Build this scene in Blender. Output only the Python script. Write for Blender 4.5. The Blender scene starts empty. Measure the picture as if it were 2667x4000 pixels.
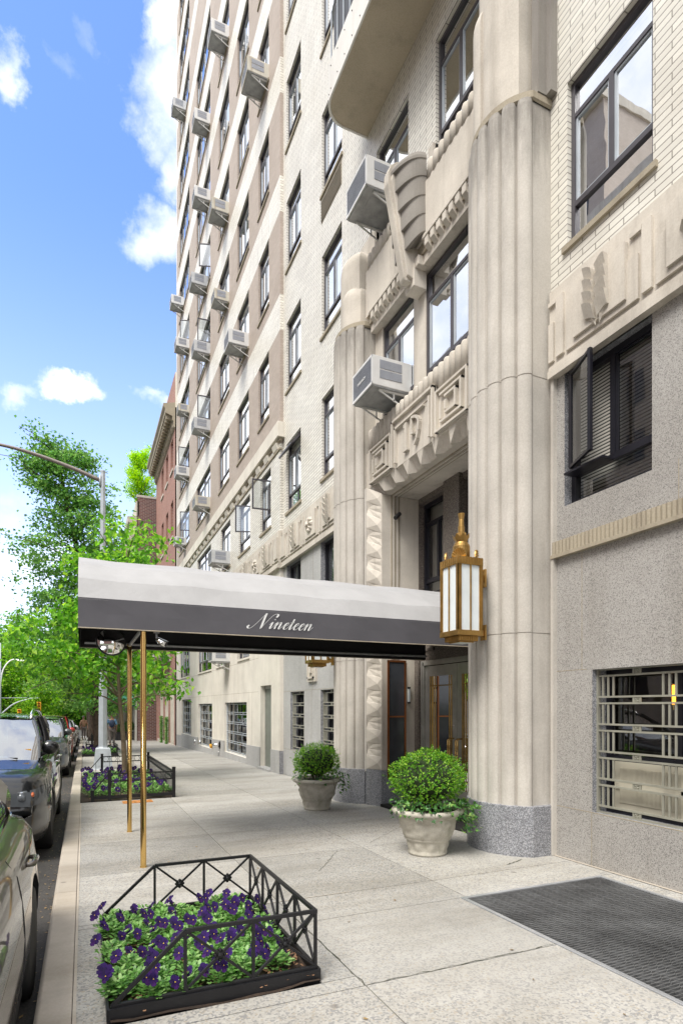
import bpy, bmesh, math, random
from mathutils import Vector, Matrix, noise
R = math.radians
sc = bpy.context.scene
COL = sc.collection
random.seed(7)

# ------------------------------------------------------------------ camera
TH = math.atan(1005.5/2279.0)
cam_d = bpy.data.cameras.new('camera'); cam = bpy.data.objects.new('camera', cam_d); COL.objects.link(cam)
cam.location = (0, 0, 1.6); cam.rotation_euler = (R(90), 0, -TH)
cam_d.sensor_fit = 'VERTICAL'; cam_d.sensor_height = 36.0; cam_d.sensor_width = 24.0
cam_d.lens = 36.0*2279/4000; cam_d.shift_y = (2760-2000)/4000.0
cam_d.clip_start = 0.05; cam_d.clip_end = 2000
sc.camera = cam
sc.render.resolution_x = 682; sc.render.resolution_y = 1024
sc.view_settings.view_transform = 'Standard'; sc.view_settings.look = 'None'
sc.view_settings.gamma = 1.0; sc.view_settings.exposure = 1.20

# ------------------------------------------------------------------ sun and sky
SUN_EL, SUN_AZ = R(56), R(238)      # azimuth clockwise from +Y
sun_d = bpy.data.lights.new('sun', 'SUN'); sun = bpy.data.objects.new('sun', sun_d); COL.objects.link(sun)
sun_d.energy = 2.0; sun_d.angle = R(28); sun_d.color = (1.0, 0.95, 0.87)
sd = Vector((math.sin(SUN_AZ)*math.cos(SUN_EL), math.cos(SUN_AZ)*math.cos(SUN_EL), math.sin(SUN_EL)))
sun.rotation_euler = sd.to_track_quat('Z', 'Y').to_euler()
sun.location = (-20, -20, 60)

W = bpy.data.worlds.new('World'); sc.world = W; W.use_nodes = True
def world():
    nt = W.node_tree; N = nt.nodes; L = nt.links; N.clear()
    out = N.new('ShaderNodeOutputWorld'); bg = N.new('ShaderNodeBackground'); bg.inputs[1].default_value = 0.145
    sky = N.new('ShaderNodeTexSky'); sky.sky_type = 'NISHITA'; sky.sun_disc = False
    sky.sun_elevation = SUN_EL; sky.sun_rotation = SUN_AZ; sky.air_density = 1.0; sky.dust_density = 0.6; sky.ozone_density = 1.6
    tc = N.new('ShaderNodeTexCoord')
    def m(op, a, b=None, c=None, clamp=False):
        n = N.new('ShaderNodeMath'); n.operation = op; n.use_clamp = clamp
        for i, v in enumerate((a, b, c)):
            if v is None: continue
            if hasattr(v, 'links'): L.new(v, n.inputs[i])
            else: n.inputs[i].default_value = v
        return n.outputs[0]
    def vm(op, a, b):
        n = N.new('ShaderNodeVectorMath'); n.operation = op
        for i, v in enumerate((a, b)):
            if hasattr(v, 'links'): L.new(v, n.inputs[i])
            else: n.inputs[i].default_value = v
        return n
    D = tc.outputs['Generated']
    nz = N.new('ShaderNodeTexNoise'); nz.inputs['Scale'].default_value = 7.0; nz.inputs['Detail'].default_value = 9; nz.inputs['Roughness'].default_value = .62
    L.new(D, nz.inputs['Vector'])
    off = vm('SUBTRACT', nz.outputs['Color'], (.5, .5, .5)).outputs[0]
    n = N.new('ShaderNodeVectorMath'); n.operation = 'SCALE'; L.new(off, n.inputs[0]); n.inputs['Scale'].default_value = .20
    DW = vm('ADD', D, n.outputs[0]).outputs[0]
    # single cumulus clouds: direction (azimuth from +Y, elevation in degrees), half widths, strength
    clouds = [(8.4, 45.0, 3.0, 4.2, 1.15), (9.5, 49.5, 2.6, 3.4, 1.3), (9.7, 40.5, 2.2, 3.4, .95), (6.0, 37.2, 3.6, 2.1, .95), (-.7, 26.3, 2.9, 1.7, 1.5),
              (-5.5, 25.4, 2.2, 1.2, .7), (-6.6, 43.1, 1.6, 2.0, .95), (1.7, 47.5, 1.0, .9, .28), (-1.5, 45.6, 1.2, .8, .28), (6.4, 26.1, 1.8, 1.1, .75),
              (-3.9, 11.7, 6.5, 3.4, .8), (5, 14, 5, 3.0, .5), (-6.5, 16, 3, 2, .4)]
    tot = None
    for az, el, wa, we, s in clouds:
        a, e = R(az), R(el)
        c = Vector((math.sin(a)*math.cos(e), math.cos(a)*math.cos(e), math.sin(e)))
        right = Vector((math.cos(a), -math.sin(a), 0)); up = c.cross(right)*-1
        dx = m('DIVIDE', vm('DOT_PRODUCT', vm('SUBTRACT', DW, tuple(c)).outputs[0], tuple(right)).outputs['Value'], math.tan(R(wa)))
        dy = m('DIVIDE', vm('DOT_PRODUCT', vm('SUBTRACT', DW, tuple(c)).outputs[0], tuple(up)).outputs['Value'], math.tan(R(we)))
        fr = vm('DOT_PRODUCT', D, tuple(c)).outputs['Value']
        r2 = m('ADD', m('MULTIPLY', dx, dx), m('MULTIPLY', dy, dy))
        v = m('MULTIPLY', m('SUBTRACT', 1.0, r2, clamp=True), s)
        v = m('MULTIPLY', v, m('GREATER_THAN', fr, 0.0))
        tot = v if tot is None else m('MAXIMUM', tot, v)
    # cloud fields over the rest of the sky (seen in the window panes)
    n2 = N.new('ShaderNodeTexNoise'); n2.inputs['Scale'].default_value = 2.4; n2.inputs['Detail'].default_value = 8; n2.inputs['Roughness'].default_value = .58
    L.new(D, n2.inputs['Vector'])
    mr = N.new('ShaderNodeMapRange'); mr.inputs[1].default_value = .30; mr.inputs[2].default_value = .50; L.new(n2.outputs[0], mr.inputs[0])
    sx = N.new('ShaderNodeSeparateXYZ'); L.new(D, sx.inputs[0])
    side = N.new('ShaderNodeMapRange'); L.new(sx.outputs[0], side.inputs[0]); side.inputs[1].default_value = -.125; side.inputs[2].default_value = -.20; side.clamp = True
    bk = N.new('ShaderNodeMapRange'); L.new(sx.outputs[1], bk.inputs[0]); bk.inputs[1].default_value = .1; bk.inputs[2].default_value = -.2; bk.clamp = True
    tp_ = N.new('ShaderNodeMapRange'); L.new(sx.outputs[2], tp_.inputs[0]); tp_.inputs[1].default_value = .78; tp_.inputs[2].default_value = .86; tp_.clamp = True
    far = m('MULTIPLY', mr.outputs[0], m('MAXIMUM', tp_.outputs[0], m('MAXIMUM', side.outputs[0], bk.outputs[0])))
    det = N.new('ShaderNodeTexNoise'); det.inputs['Scale'].default_value = 26; det.inputs['Detail'].default_value = 7; L.new(D, det.inputs['Vector'])
    tot2 = m('MAXIMUM', m('MULTIPLY', m('POWER', tot, 1.5), m('ADD', .08, m('MULTIPLY', det.outputs[0], 1.2))), far, clamp=True)
    hz = N.new('ShaderNodeMapRange'); L.new(sx.outputs[2], hz.inputs[0]); hz.inputs[1].default_value = .66; hz.inputs[2].default_value = .0; hz.clamp = True
    hzv = m('MULTIPLY', m('POWER', hz.outputs[0], 1.7), .95)
    mixh = N.new('ShaderNodeMixRGB'); L.new(hzv, mixh.inputs[0]); 
    tint = N.new('ShaderNodeMixRGB'); tint.blend_type = 'MULTIPLY'; tint.inputs[0].default_value = 1; L.new(sky.outputs[0], tint.inputs[1]); tint.inputs[2].default_value = SKY_TINT
    L.new(tint.outputs[0], mixh.inputs[1]); mixh.inputs[2].default_value = (CL*.84, CL*.89, CL*.98, 1)
    mix = N.new('ShaderNodeMixRGB'); L.new(tot2, mix.inputs[0]); L.new(mixh.outputs[0], mix.inputs[1]); mix.inputs[2].default_value = (CL*.97, CL*.98, CL, 1)
    L.new(mix.outputs[0], bg.inputs[0]); L.new(bg.outputs[0], out.inputs[0])
SKY_TINT = (.80, .93, 1.26, 1); CL = 5.2
world()

# ------------------------------------------------------------------ materials
class NT:
    def __init__(s, name):
        s.m = bpy.data.materials.new(name); s.m.use_nodes = True
        s.t = s.m.node_tree; s.N = s.t.nodes; s.L = s.t.links
        s.b = s.N['Principled BSDF']; s.out = s.N['Material Output']
        s.tc = s.N.new('ShaderNodeTexCoord')
    def new(s, typ, **kw):
        n = s.N.new(typ)
        for k, v in kw.items():
            if k in n.inputs: 
                if hasattr(v, 'links'): s.L.new(v, n.inputs[k])
                else: n.inputs[k].default_value = v
            else: setattr(n, k, v)
        return n
    def noise(s, scale, detail=4, rough=.55, vec=None, stretch=None):
        v = vec if vec is not None else s.tc.outputs['Object']
        if stretch:
            mp = s.N.new('ShaderNodeMapping'); mp.inputs['Scale'].default_value = stretch; s.L.new(v, mp.inputs[0]); v = mp.outputs[0]
        n = s.N.new('ShaderNodeTexNoise'); n.inputs['Scale'].default_value = scale; n.inputs['Detail'].default_value = detail; n.inputs['Roughness'].default_value = rough
        s.L.new(v, n.inputs['Vector']); return n.outputs['Fac']
    def ramp(s, fac, stops):
        r = s.N.new('ShaderNodeValToRGB'); e = r.color_ramp.elements
        while len(e) > 1: e.remove(e[-1])
        e[0].position = stops[0][0]; e[0].color = (*stops[0][1], 1)
        for p, c in stops[1:]:
            x = e.new(p); x.color = (*c, 1)
        s.L.new(fac, r.inputs[0]); return r.outputs[0]
    def mix(s, fac, a, b, mode='MIX'):
        n = s.N.new('ShaderNodeMixRGB'); n.blend_type = mode
        for i, v in enumerate((fac, a, b)):
            if hasattr(v, 'links'): s.L.new(v, n.inputs[i])
            elif i == 0: n.inputs[0].default_value = v
            else: n.inputs[i].default_value = (*v, 1)
        return n.outputs[0]
    def math(s, op, a, b=0.0):
        n = s.N.new('ShaderNodeMath'); n.operation = op
        for i, v in enumerate((a, b)):
            if hasattr(v, 'links'): s.L.new(v, n.inputs[i])
            else: n.inputs[i].default_value = v
        return n.outputs[0]
    def bump(s, h, st, dist=.01):
        n = s.N.new('ShaderNodeBump'); n.inputs['Strength'].default_value = st; n.inputs['Distance'].default_value = dist
        s.L.new(h, n.inputs['Height']); s.L.new(n.outputs[0], s.b.inputs['Normal'])
    def set(s, color=None, rough=None, metal=None, **kw):
        for k, v in (('Base Color', color), ('Roughness', rough), ('Metallic', metal), *kw.items()):
            if v is None: continue
            if hasattr(v, 'links'): s.L.new(v, s.b.inputs[k])
            elif k == 'Base Color': s.b.inputs[k].default_value = (*v, 1)
            else: s.b.inputs[k].default_value = v
        return s.m

def simple(name, col, rough=.5, metal=0.0, var=.12, sc_=6, bump=0.0, **kw):
    n = NT(name); f = n.noise(sc_, 5)
    c = n.ramp(f, [(.3, tuple(max(0, x*(1-var)) for x in col)), (.7, tuple(min(1, x*(1+var)) for x in col))])
    if bump: n.bump(n.noise(sc_*8, 4), bump)
    return n.set(c, rough, metal, **kw)

def limestone(name, c, var=.12, streak=.35, dark=(.16,.13,.10), soot=None):
    n = NT(name)
    base = n.ramp(n.noise(1.3, 6, .65), [(.3, tuple(x*(1-var) for x in c)), (.7, tuple(min(1, x*(1+var*.7)) for x in c))])
    fine = n.noise(60, 3, .6)
    base = n.mix(.22, base, n.ramp(fine, [(.3, (.30,.25,.19)), (.65, (.95,.92,.86))]), 'SOFT_LIGHT')
    st = n.noise(2.2, 6, .6, stretch=(2.2, 2.2, .22))
    st = n.ramp(st, [(.52, (0,0,0)), (.78, (1,1,1))])
    base = n.mix(n.math('MULTIPLY', st, streak), base, dark)
    if soot:      # soot left by run-off near the top of the shafts
        s = n.N.new('ShaderNodeSeparateXYZ'); n.L.new(n.tc.outputs['Object'], s.inputs[0])
        zz = n.math('ADD', s.outputs[2], n.math('MULTIPLY', n.math('SUBTRACT', n.noise(3.0, 6, .7, stretch=(3, 3, .5)), .5), 1.9))
        mr = n.N.new('ShaderNodeMapRange'); n.L.new(zz, mr.inputs[0]); mr.inputs[1].default_value, mr.inputs[2].default_value = soot
        base = n.mix(n.math('MULTIPLY', mr.outputs[0], .62), base, (.10, .09, .08))
    n.bump(n.noise(45, 5), .25, .004)
    return n.set(base, .85)

def granite(name, cols, scale=55, rough=.55):
    n = NT(name)
    v = n.new('ShaderNodeTexVoronoi', feature='F1'); v.inputs['Scale'].default_value = scale; v.inputs['Randomness'].default_value = 1
    n.L.new(n.tc.outputs['Object'], v.inputs['Vector'])
    sep = n.N.new('ShaderNodeSeparateColor'); n.L.new(v.outputs['Color'], sep.inputs[0])
    k = len(cols); c = n.ramp(sep.outputs[0], [(i/k, cc) for i, cc in enumerate(cols)])
    n.N[-1].color_ramp.interpolation = 'CONSTANT'
    c2 = n.ramp(n.noise(scale*1.7, 3, .7), [(.35, cols[0]), (.6, cols[-1])])
    c = n.mix(.45, c, c2)
    big = n.ramp(n.noise(.9, 5, .6), [(.3, (.72,.70,.68)), (.65, (1,1,1))])
    c = n.mix(.6, c, big, 'MULTIPLY')
    st = n.ramp(n.noise(1.6, 6, .65, stretch=(2.5, 2.5, .3)), [(.5, (1,1,1)), (.72, (.84,.83,.81))]); c = n.mix(.8, c, st, 'MULTIPLY')
    return n.set(c, rough)

def brickmat(name, c1, c2, mortar, bw=.21, bh=.0675, ms=.0055, streak=0.0, rough=.45):
    n = NT(name)
    b = n.N.new('ShaderNodeTexBrick'); n.L.new(n.tc.outputs['UV'], b.inputs['Vector'])
    b.inputs['Color1'].default_value = (*c1, 1); b.inputs['Color2'].default_value = (*c2, 1); b.inputs['Mortar'].default_value = (*mortar, 1)
    b.inputs['Scale'].default_value = 1; b.inputs['Mortar Size'].default_value = ms; b.inputs['Mortar Smooth'].default_value = .2
    b.inputs['Brick Width'].default_value = bw; b.inputs['Row Height'].default_value = bh; b.inputs['Bias'].default_value = 0
    c = n.mix(.5, b.outputs[0], n.ramp(n.noise(1.1, 6, .65), [(.3, (.75,.72,.68)), (.62, (1,1,1))]), 'MULTIPLY')
    if streak:
        st = n.ramp(n.noise(1.7, 7, .65, stretch=(1.6, 1.6, .25)), [(.58, (0,0,0)), (.75, (1,1,1))])
        c = n.mix(n.math('MULTIPLY', st, streak), c, (.13, .12, .11))
    n.bump(n.math('SUBTRACT', 1.0, b.outputs['Fac']), .5, .004)
    return n.set(c, rough)

def leafmat(name, stops, trans=.35, rough=.45):
    n = NT(name); g = n.N.new('ShaderNodeNewGeometry')
    c = n.ramp(g.outputs['Random Per Island'], stops)
    n.set(c, rough)
    tr = n.N.new('ShaderNodeBsdfTranslucent')
    hs = n.N.new('ShaderNodeHueSaturation'); n.L.new(c, hs.inputs['Color']); hs.inputs['Value'].default_value = 1.5; hs.inputs['Saturation'].default_value = 1.05
    n.L.new(hs.outputs[0], tr.inputs[0])
    mx = n.N.new('ShaderNodeMixShader'); mx.inputs[0].default_value = trans
    n.L.new(n.b.outputs[0], mx.inputs[1]); n.L.new(tr.outputs[0], mx.inputs[2]); n.L.new(mx.outputs[0], n.out.inputs[0])
    return n.m

def glassmat(name, tint=(.6,.64,.64), k=.52, rough=.01):
    n = NT(name); n.N.remove(n.b)
    t = n.N.new('ShaderNodeBsdfTransparent'); t.inputs[0].default_value = (*tint, 1)
    g = n.N.new('ShaderNodeBsdfGlossy'); g.inputs['Roughness'].default_value = rough; g.inputs[0].default_value = (.95, .97, 1, 1)
    bp = n.N.new('ShaderNodeBump'); bp.inputs['Strength'].default_value = .05; bp.inputs['Distance'].default_value = .02
    n.L.new(n.noise(1.5, 2), bp.inputs['Height']); n.L.new(bp.outputs[0], g.inputs['Normal'])
    f = n.N.new('ShaderNodeFresnel'); f.inputs[0].default_value = 1.55
    a = n.math('ADD', n.math('MULTIPLY', f.outputs[0], 1.4), k); a.node.use_clamp = True
    mx = n.N.new('ShaderNodeMixShader'); n.L.new(a, mx.inputs[0]); n.L.new(t.outputs[0], mx.inputs[1]); n.L.new(g.outputs[0], mx.inputs[2])
    n.L.new(mx.outputs[0], n.out.inputs[0]); return n.m

M = {}
M['white_brick'] = brickmat('white_brick', (.79,.77,.70), (.69,.67,.61), (.25,.23,.20), bw=.33, streak=.12)
M['band_brick'] = brickmat('band_brick', (.86,.84,.77), (.76,.74,.67), (.40,.37,.32), bw=.33, streak=.45)
M['brown_brick'] = brickmat('brown_brick', (.47,.40,.345), (.42,.355,.305), (.38,.325,.28), streak=.1, rough=.7)
M['red_brick'] = brickmat('red_brick', (.37,.17,.13), (.31,.14,.11), (.40,.30,.25), bw=.28, bh=.085, ms=.010, rough=.8)
M['dark_brick'] = brickmat('dark_brick', (.17,.06,.05), (.11,.04,.038), (.34,.28,.25), bw=.30, bh=.095, ms=.015, rough=.8)
M['lime'] = limestone('limestone', (.56,.52,.46), var=.2, streak=.45)
M['lime_pil'] = limestone('pilaster_limestone', (.49,.465,.425), var=.18, streak=.45, dark=(.20,.17,.14), soot=(7.35, 8.15))
M['lime_wing'] = limestone('smooth_limestone', (.68,.645,.575), streak=.22)
M['lime_old'] = limestone('weathered_stone', (.34,.30,.23), streak=.7)
M['granite'] = granite('pink_granite', [(.12,.12,.12),(.39,.375,.355),(.50,.485,.46),(.58,.57,.54),(.43,.41,.385)], 150)
M['granite_l'] = granite('pale_granite', [(.36,.36,.36),(.48,.48,.47),(.58,.57,.55),(.42,.42,.42)], 75)
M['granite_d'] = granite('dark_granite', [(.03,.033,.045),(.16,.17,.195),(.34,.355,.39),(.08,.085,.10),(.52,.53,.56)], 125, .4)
M['granite_br'] = granite('brown_granite', [(.06,.05,.045),(.22,.19,.165),(.36,.32,.28),(.13,.11,.095)], 120, .45)
M['frame'] = simple('window_frame_bronze', (.075,.07,.08), .38, .3)
M['frame_b'] = simple('black_steel', (.012,.012,.018), .35)
M['iron'] = simple('black_iron', (.012,.012,.014), .42, .2, bump=.1)
M['glass'] = glassmat('window_glass')
M['glass_lo'] = glassmat('clear_glass', (.75,.78,.78), .07)
M['glass_dk'] = glassmat('dark_glass', (.22,.2,.18), .06)
M['carglass'] = glassmat('car_glass', (.25,.32,.30), .30)
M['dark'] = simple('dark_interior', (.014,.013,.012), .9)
M['room'] = simple('dim_room', (.10,.09,.075), .9, var=.4, sc_=1.5)
M['curtain'] = simple('sheer_curtain', (.55,.53,.46), .9)
M['shade'] = simple('window_shade', (.75,.73,.68), .9)
def blind():
    n = NT('slat_blind'); s = n.N.new('ShaderNodeSeparateXYZ'); n.L.new(n.tc.outputs['Object'], s.inputs[0])
    w = n.math('FRACT', n.math('MULTIPLY', s.outputs[2], 28.0))
    c = n.ramp(w, [(.0, (.03,.03,.028)), (.33, (.05,.05,.045)), (.42, (.68,.66,.60)), (.95, (.74,.72,.66))])
    return n.set(c, .6)
M['blind'] = blind()
M['ac'] = simple('ac_housing_white', (.66,.66,.65), .45, .1, var=.06)
M['ac_dark'] = simple('ac_grille_dark', (.05,.05,.055), .5)
M['ac_under'] = simple('ac_pan_grey', (.33,.34,.35), .5, .4, var=.25)
M['ac_slat'] = simple('ac_slats_grey', (.36,.38,.43), .5, .1)
M['brass'] = simple('polished_brass', (.80,.54,.20), .14, 1.0, var=.06, sc_=2)
M['bronze'] = simple('lantern_bronze', (.42,.26,.085), .42, .9, var=.3, bump=.08)
M['bronze_dk'] = simple('dark_bronze', (.12,.06,.02), .5, .6)
M['lampglass'] = simple('frosted_glass', (.72,.78,.80), .35, 0, var=.05)
M['steel'] = simple('door_steel', (.40,.39,.36), .33, .35, var=.15)
M['copper'] = simple('copper_frame', (.30,.11,.04), .4, .8)
M['canvas_w'] = simple('canvas_white', (.355,.355,.36), .75, var=.07, sc_=3, bump=.35)
M['canvas_g'] = simple('canvas_grey', (.088,.086,.098), .8, var=.1, sc_=3)
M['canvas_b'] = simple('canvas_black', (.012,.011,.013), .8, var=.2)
M['text_w'] = simple('white_lettering', (.75,.76,.76), .7, var=.02)
M['chrome'] = simple('chrome', (.8,.8,.8), .06, 1.0, var=.02)
M['mirror'] = simple('mirror', (.85,.86,.85), .02, 1.0, var=.01)
M['pot'] = limestone('cast_stone', (.46,.44,.38), var=.25, streak=.85, dark=(.16,.17,.09))
M['soil'] = simple('soil', (.035,.022,.014), .95, var=.5, sc_=30, bump=.5)
M['pole'] = simple('painted_grey_pole', (.42,.46,.50), .5, .1, var=.12, sc_=4)
M['arm'] = simple('brown_arm', (.27,.235,.215), .5, .3)
M['grate'] = simple('grating_steel', (.24,.245,.25), .42, .6, var=.35, sc_=2.5)
M['galv'] = simple('galvanized_rim', (.60,.62,.65), .35, .7)
M['rubber'] = simple('tyre_rubber', (.018,.018,.018), .75)
M['rim'] = simple('alloy_rim', (.4,.41,.42), .3, .9)
M['plastic'] = simple('black_plastic', (.02,.02,.022), .5)
M['bark'] = simple('bark', (.085,.062,.045), .9, var=.4, sc_=9, bump=.8)
M['bark_l'] = simple('bark_young', (.17,.125,.08), .85, var=.3, sc_=12, bump=.5)
M['yellow'] = simple('signal_yellow', (.75,.36,.02), .5)
M['green_cv'] = simple('green_canvas', (.10,.42,.30), .8, var=.06)
M['green_dk'] = simple('dark_green_canvas', (.012,.07,.05), .8)
M['teal'] = M['green_cv']
M['orange_metal'] = simple('rusty_orange_cover', (.50,.22,.06), .7, .2, var=.4, sc_=20)
M['skin'] = simple('skin', (.32,.17,.11), .6)
M['denim'] = simple('blue_shirt', (.10,.22,.36), .85)
M['trouser'] = simple('grey_trousers', (.16,.14,.13), .9)
M['orange_cl'] = simple('tan_clothes', (.42,.25,.16), .9)
M['navy'] = simple('navy_backpack', (.03,.05,.10), .8)
M['hair'] = simple('grey_hair', (.14,.12,.11), .8)
M['redlamp'] = simple('amber_lens', (.5,.12,.04), .2)
M['lens'] = simple('headlight_lens', (.10,.11,.12), .04, .2, var=.3, sc_=3)
M['white_cap'] = simple('white_paint', (.8,.8,.78), .6)
def carpaint(name, c, metal=.5):
    n = NT(name); return n.set(c, .45, metal, **{'Coat Weight': 1.0, 'Coat Roughness': .02, 'Specular IOR Level': .3})
M['car_black'] = carpaint('black_paint', (.004,.005,.006), .0)
M['car_bronze'] = carpaint('dark_bronze_paint', (.15,.13,.112), .6)
M['car_grey'] = carpaint('graphite_paint', (.07,.075,.08), .6)
M['car_red'] = carpaint('red_paint', (.40,.02,.02), .2)
M['car_white'] = carpaint('white_car_paint', (.7,.71,.72), .1)
M['car_silver'] = carpaint('silver_paint', (.35,.37,.39), .7)

def concrete(name, c, speck, amt, blotch=.35):
    n = NT(name); g = n.N.new('ShaderNodeNewGeometry')
    base = n.ramp(n.noise(.9, 7, .65), [(.28, tuple(x*.78 for x in c)), (.5, c), (.75, tuple(min(1, x*1.12) for x in c))])
    v = n.new('ShaderNodeTexVoronoi', feature='F1'); v.inputs['Scale'].default_value = 85; n.L.new(n.tc.outputs['Object'], v.inputs['Vector'])
    sep = n.N.new('ShaderNodeSeparateColor'); n.L.new(v.outputs['Color'], sep.inputs[0])
    sp = n.ramp(sep.outputs[0], [(0, speck), (.22, (.48,.465,.435)), (.6, (.34,.335,.32)), (.8, (.56,.55,.52)), (.93, (.38,.31,.22))])
    n.N[-1].color_ramp.interpolation = 'CONSTANT'
    mask = n.ramp(n.noise(.45, 3, .5), [(.35, (amt*.35,)*3), (.62, (amt,)*3)])
    base = n.mix(mask, base, sp)
    isl = n.ramp(g.outputs['Random Per Island'], [(0, (.80,.80,.79)), (.5, (.93,.92,.90)), (1, (1.04,1.04,1.03))])
    base = n.mix(1.0, base, isl, 'MULTIPLY')
    d = n.ramp(n.noise(2.6, 8, .7), [(.55, (0,0,0)), (.8, (1,1,1))])
    base = n.mix(n.math('MULTIPLY', d, blotch), base, (.17,.15,.12))
    w_ = n.ramp(n.noise(.55, 5, .7, stretch=(.5, 2.2, 1)), [(.42, (1,1,1)), (.62, (.80,.785,.755))]); base = n.mix(1.0, base, w_, 'MULTIPLY')
    gm = n.new('ShaderNodeTexVoronoi', feature='F1'); gm.inputs['Scale'].default_value = 2.2; n.L.new(n.tc.outputs['Object'], gm.inputs['Vector'])
    gs = n.ramp(gm.outputs['Distance'], [(.045, (1,1,1)), (.07, (0,0,0))])
    base = n.mix(n.math('MULTIPLY', gs, .55), base, (.12,.11,.10))
    n.bump(n.noise(120, 3), .2, .003)
    return n.set(base, .85)
M['walk'] = concrete('sidewalk_concrete', (.41,.40,.375), (.12,.13,.16), .55)
M['kerb'] = concrete('kerb_stone', (.52,.465,.395), (.35,.32,.3), .15, .25)
def asphalt():
    n = NT('asphalt'); c = n.ramp(n.noise(1.5, 8, .7), [(.3, (.045,.043,.042)), (.6, (.085,.08,.075)), (.8, (.14,.13,.12))])
    v = n.ramp(n.noise(90, 3, .7), [(.4, (.4,.4,.4)), (.7, (1.3,1.28,1.2))]); c = n.mix(.8, c, v, 'MULTIPLY')
    n.bump(n.noise(150, 3), .4, .005); return n.set(c, .85)
M['asphalt'] = asphalt()
M['ground'] = simple('bare_ground', (.09,.10,.06), .95, var=.3, sc_=1)
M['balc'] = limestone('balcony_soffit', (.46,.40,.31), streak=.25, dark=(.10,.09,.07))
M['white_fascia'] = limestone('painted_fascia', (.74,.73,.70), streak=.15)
M['louver'] = simple('louver', (.27,.235,.18), .6, .2)

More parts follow.
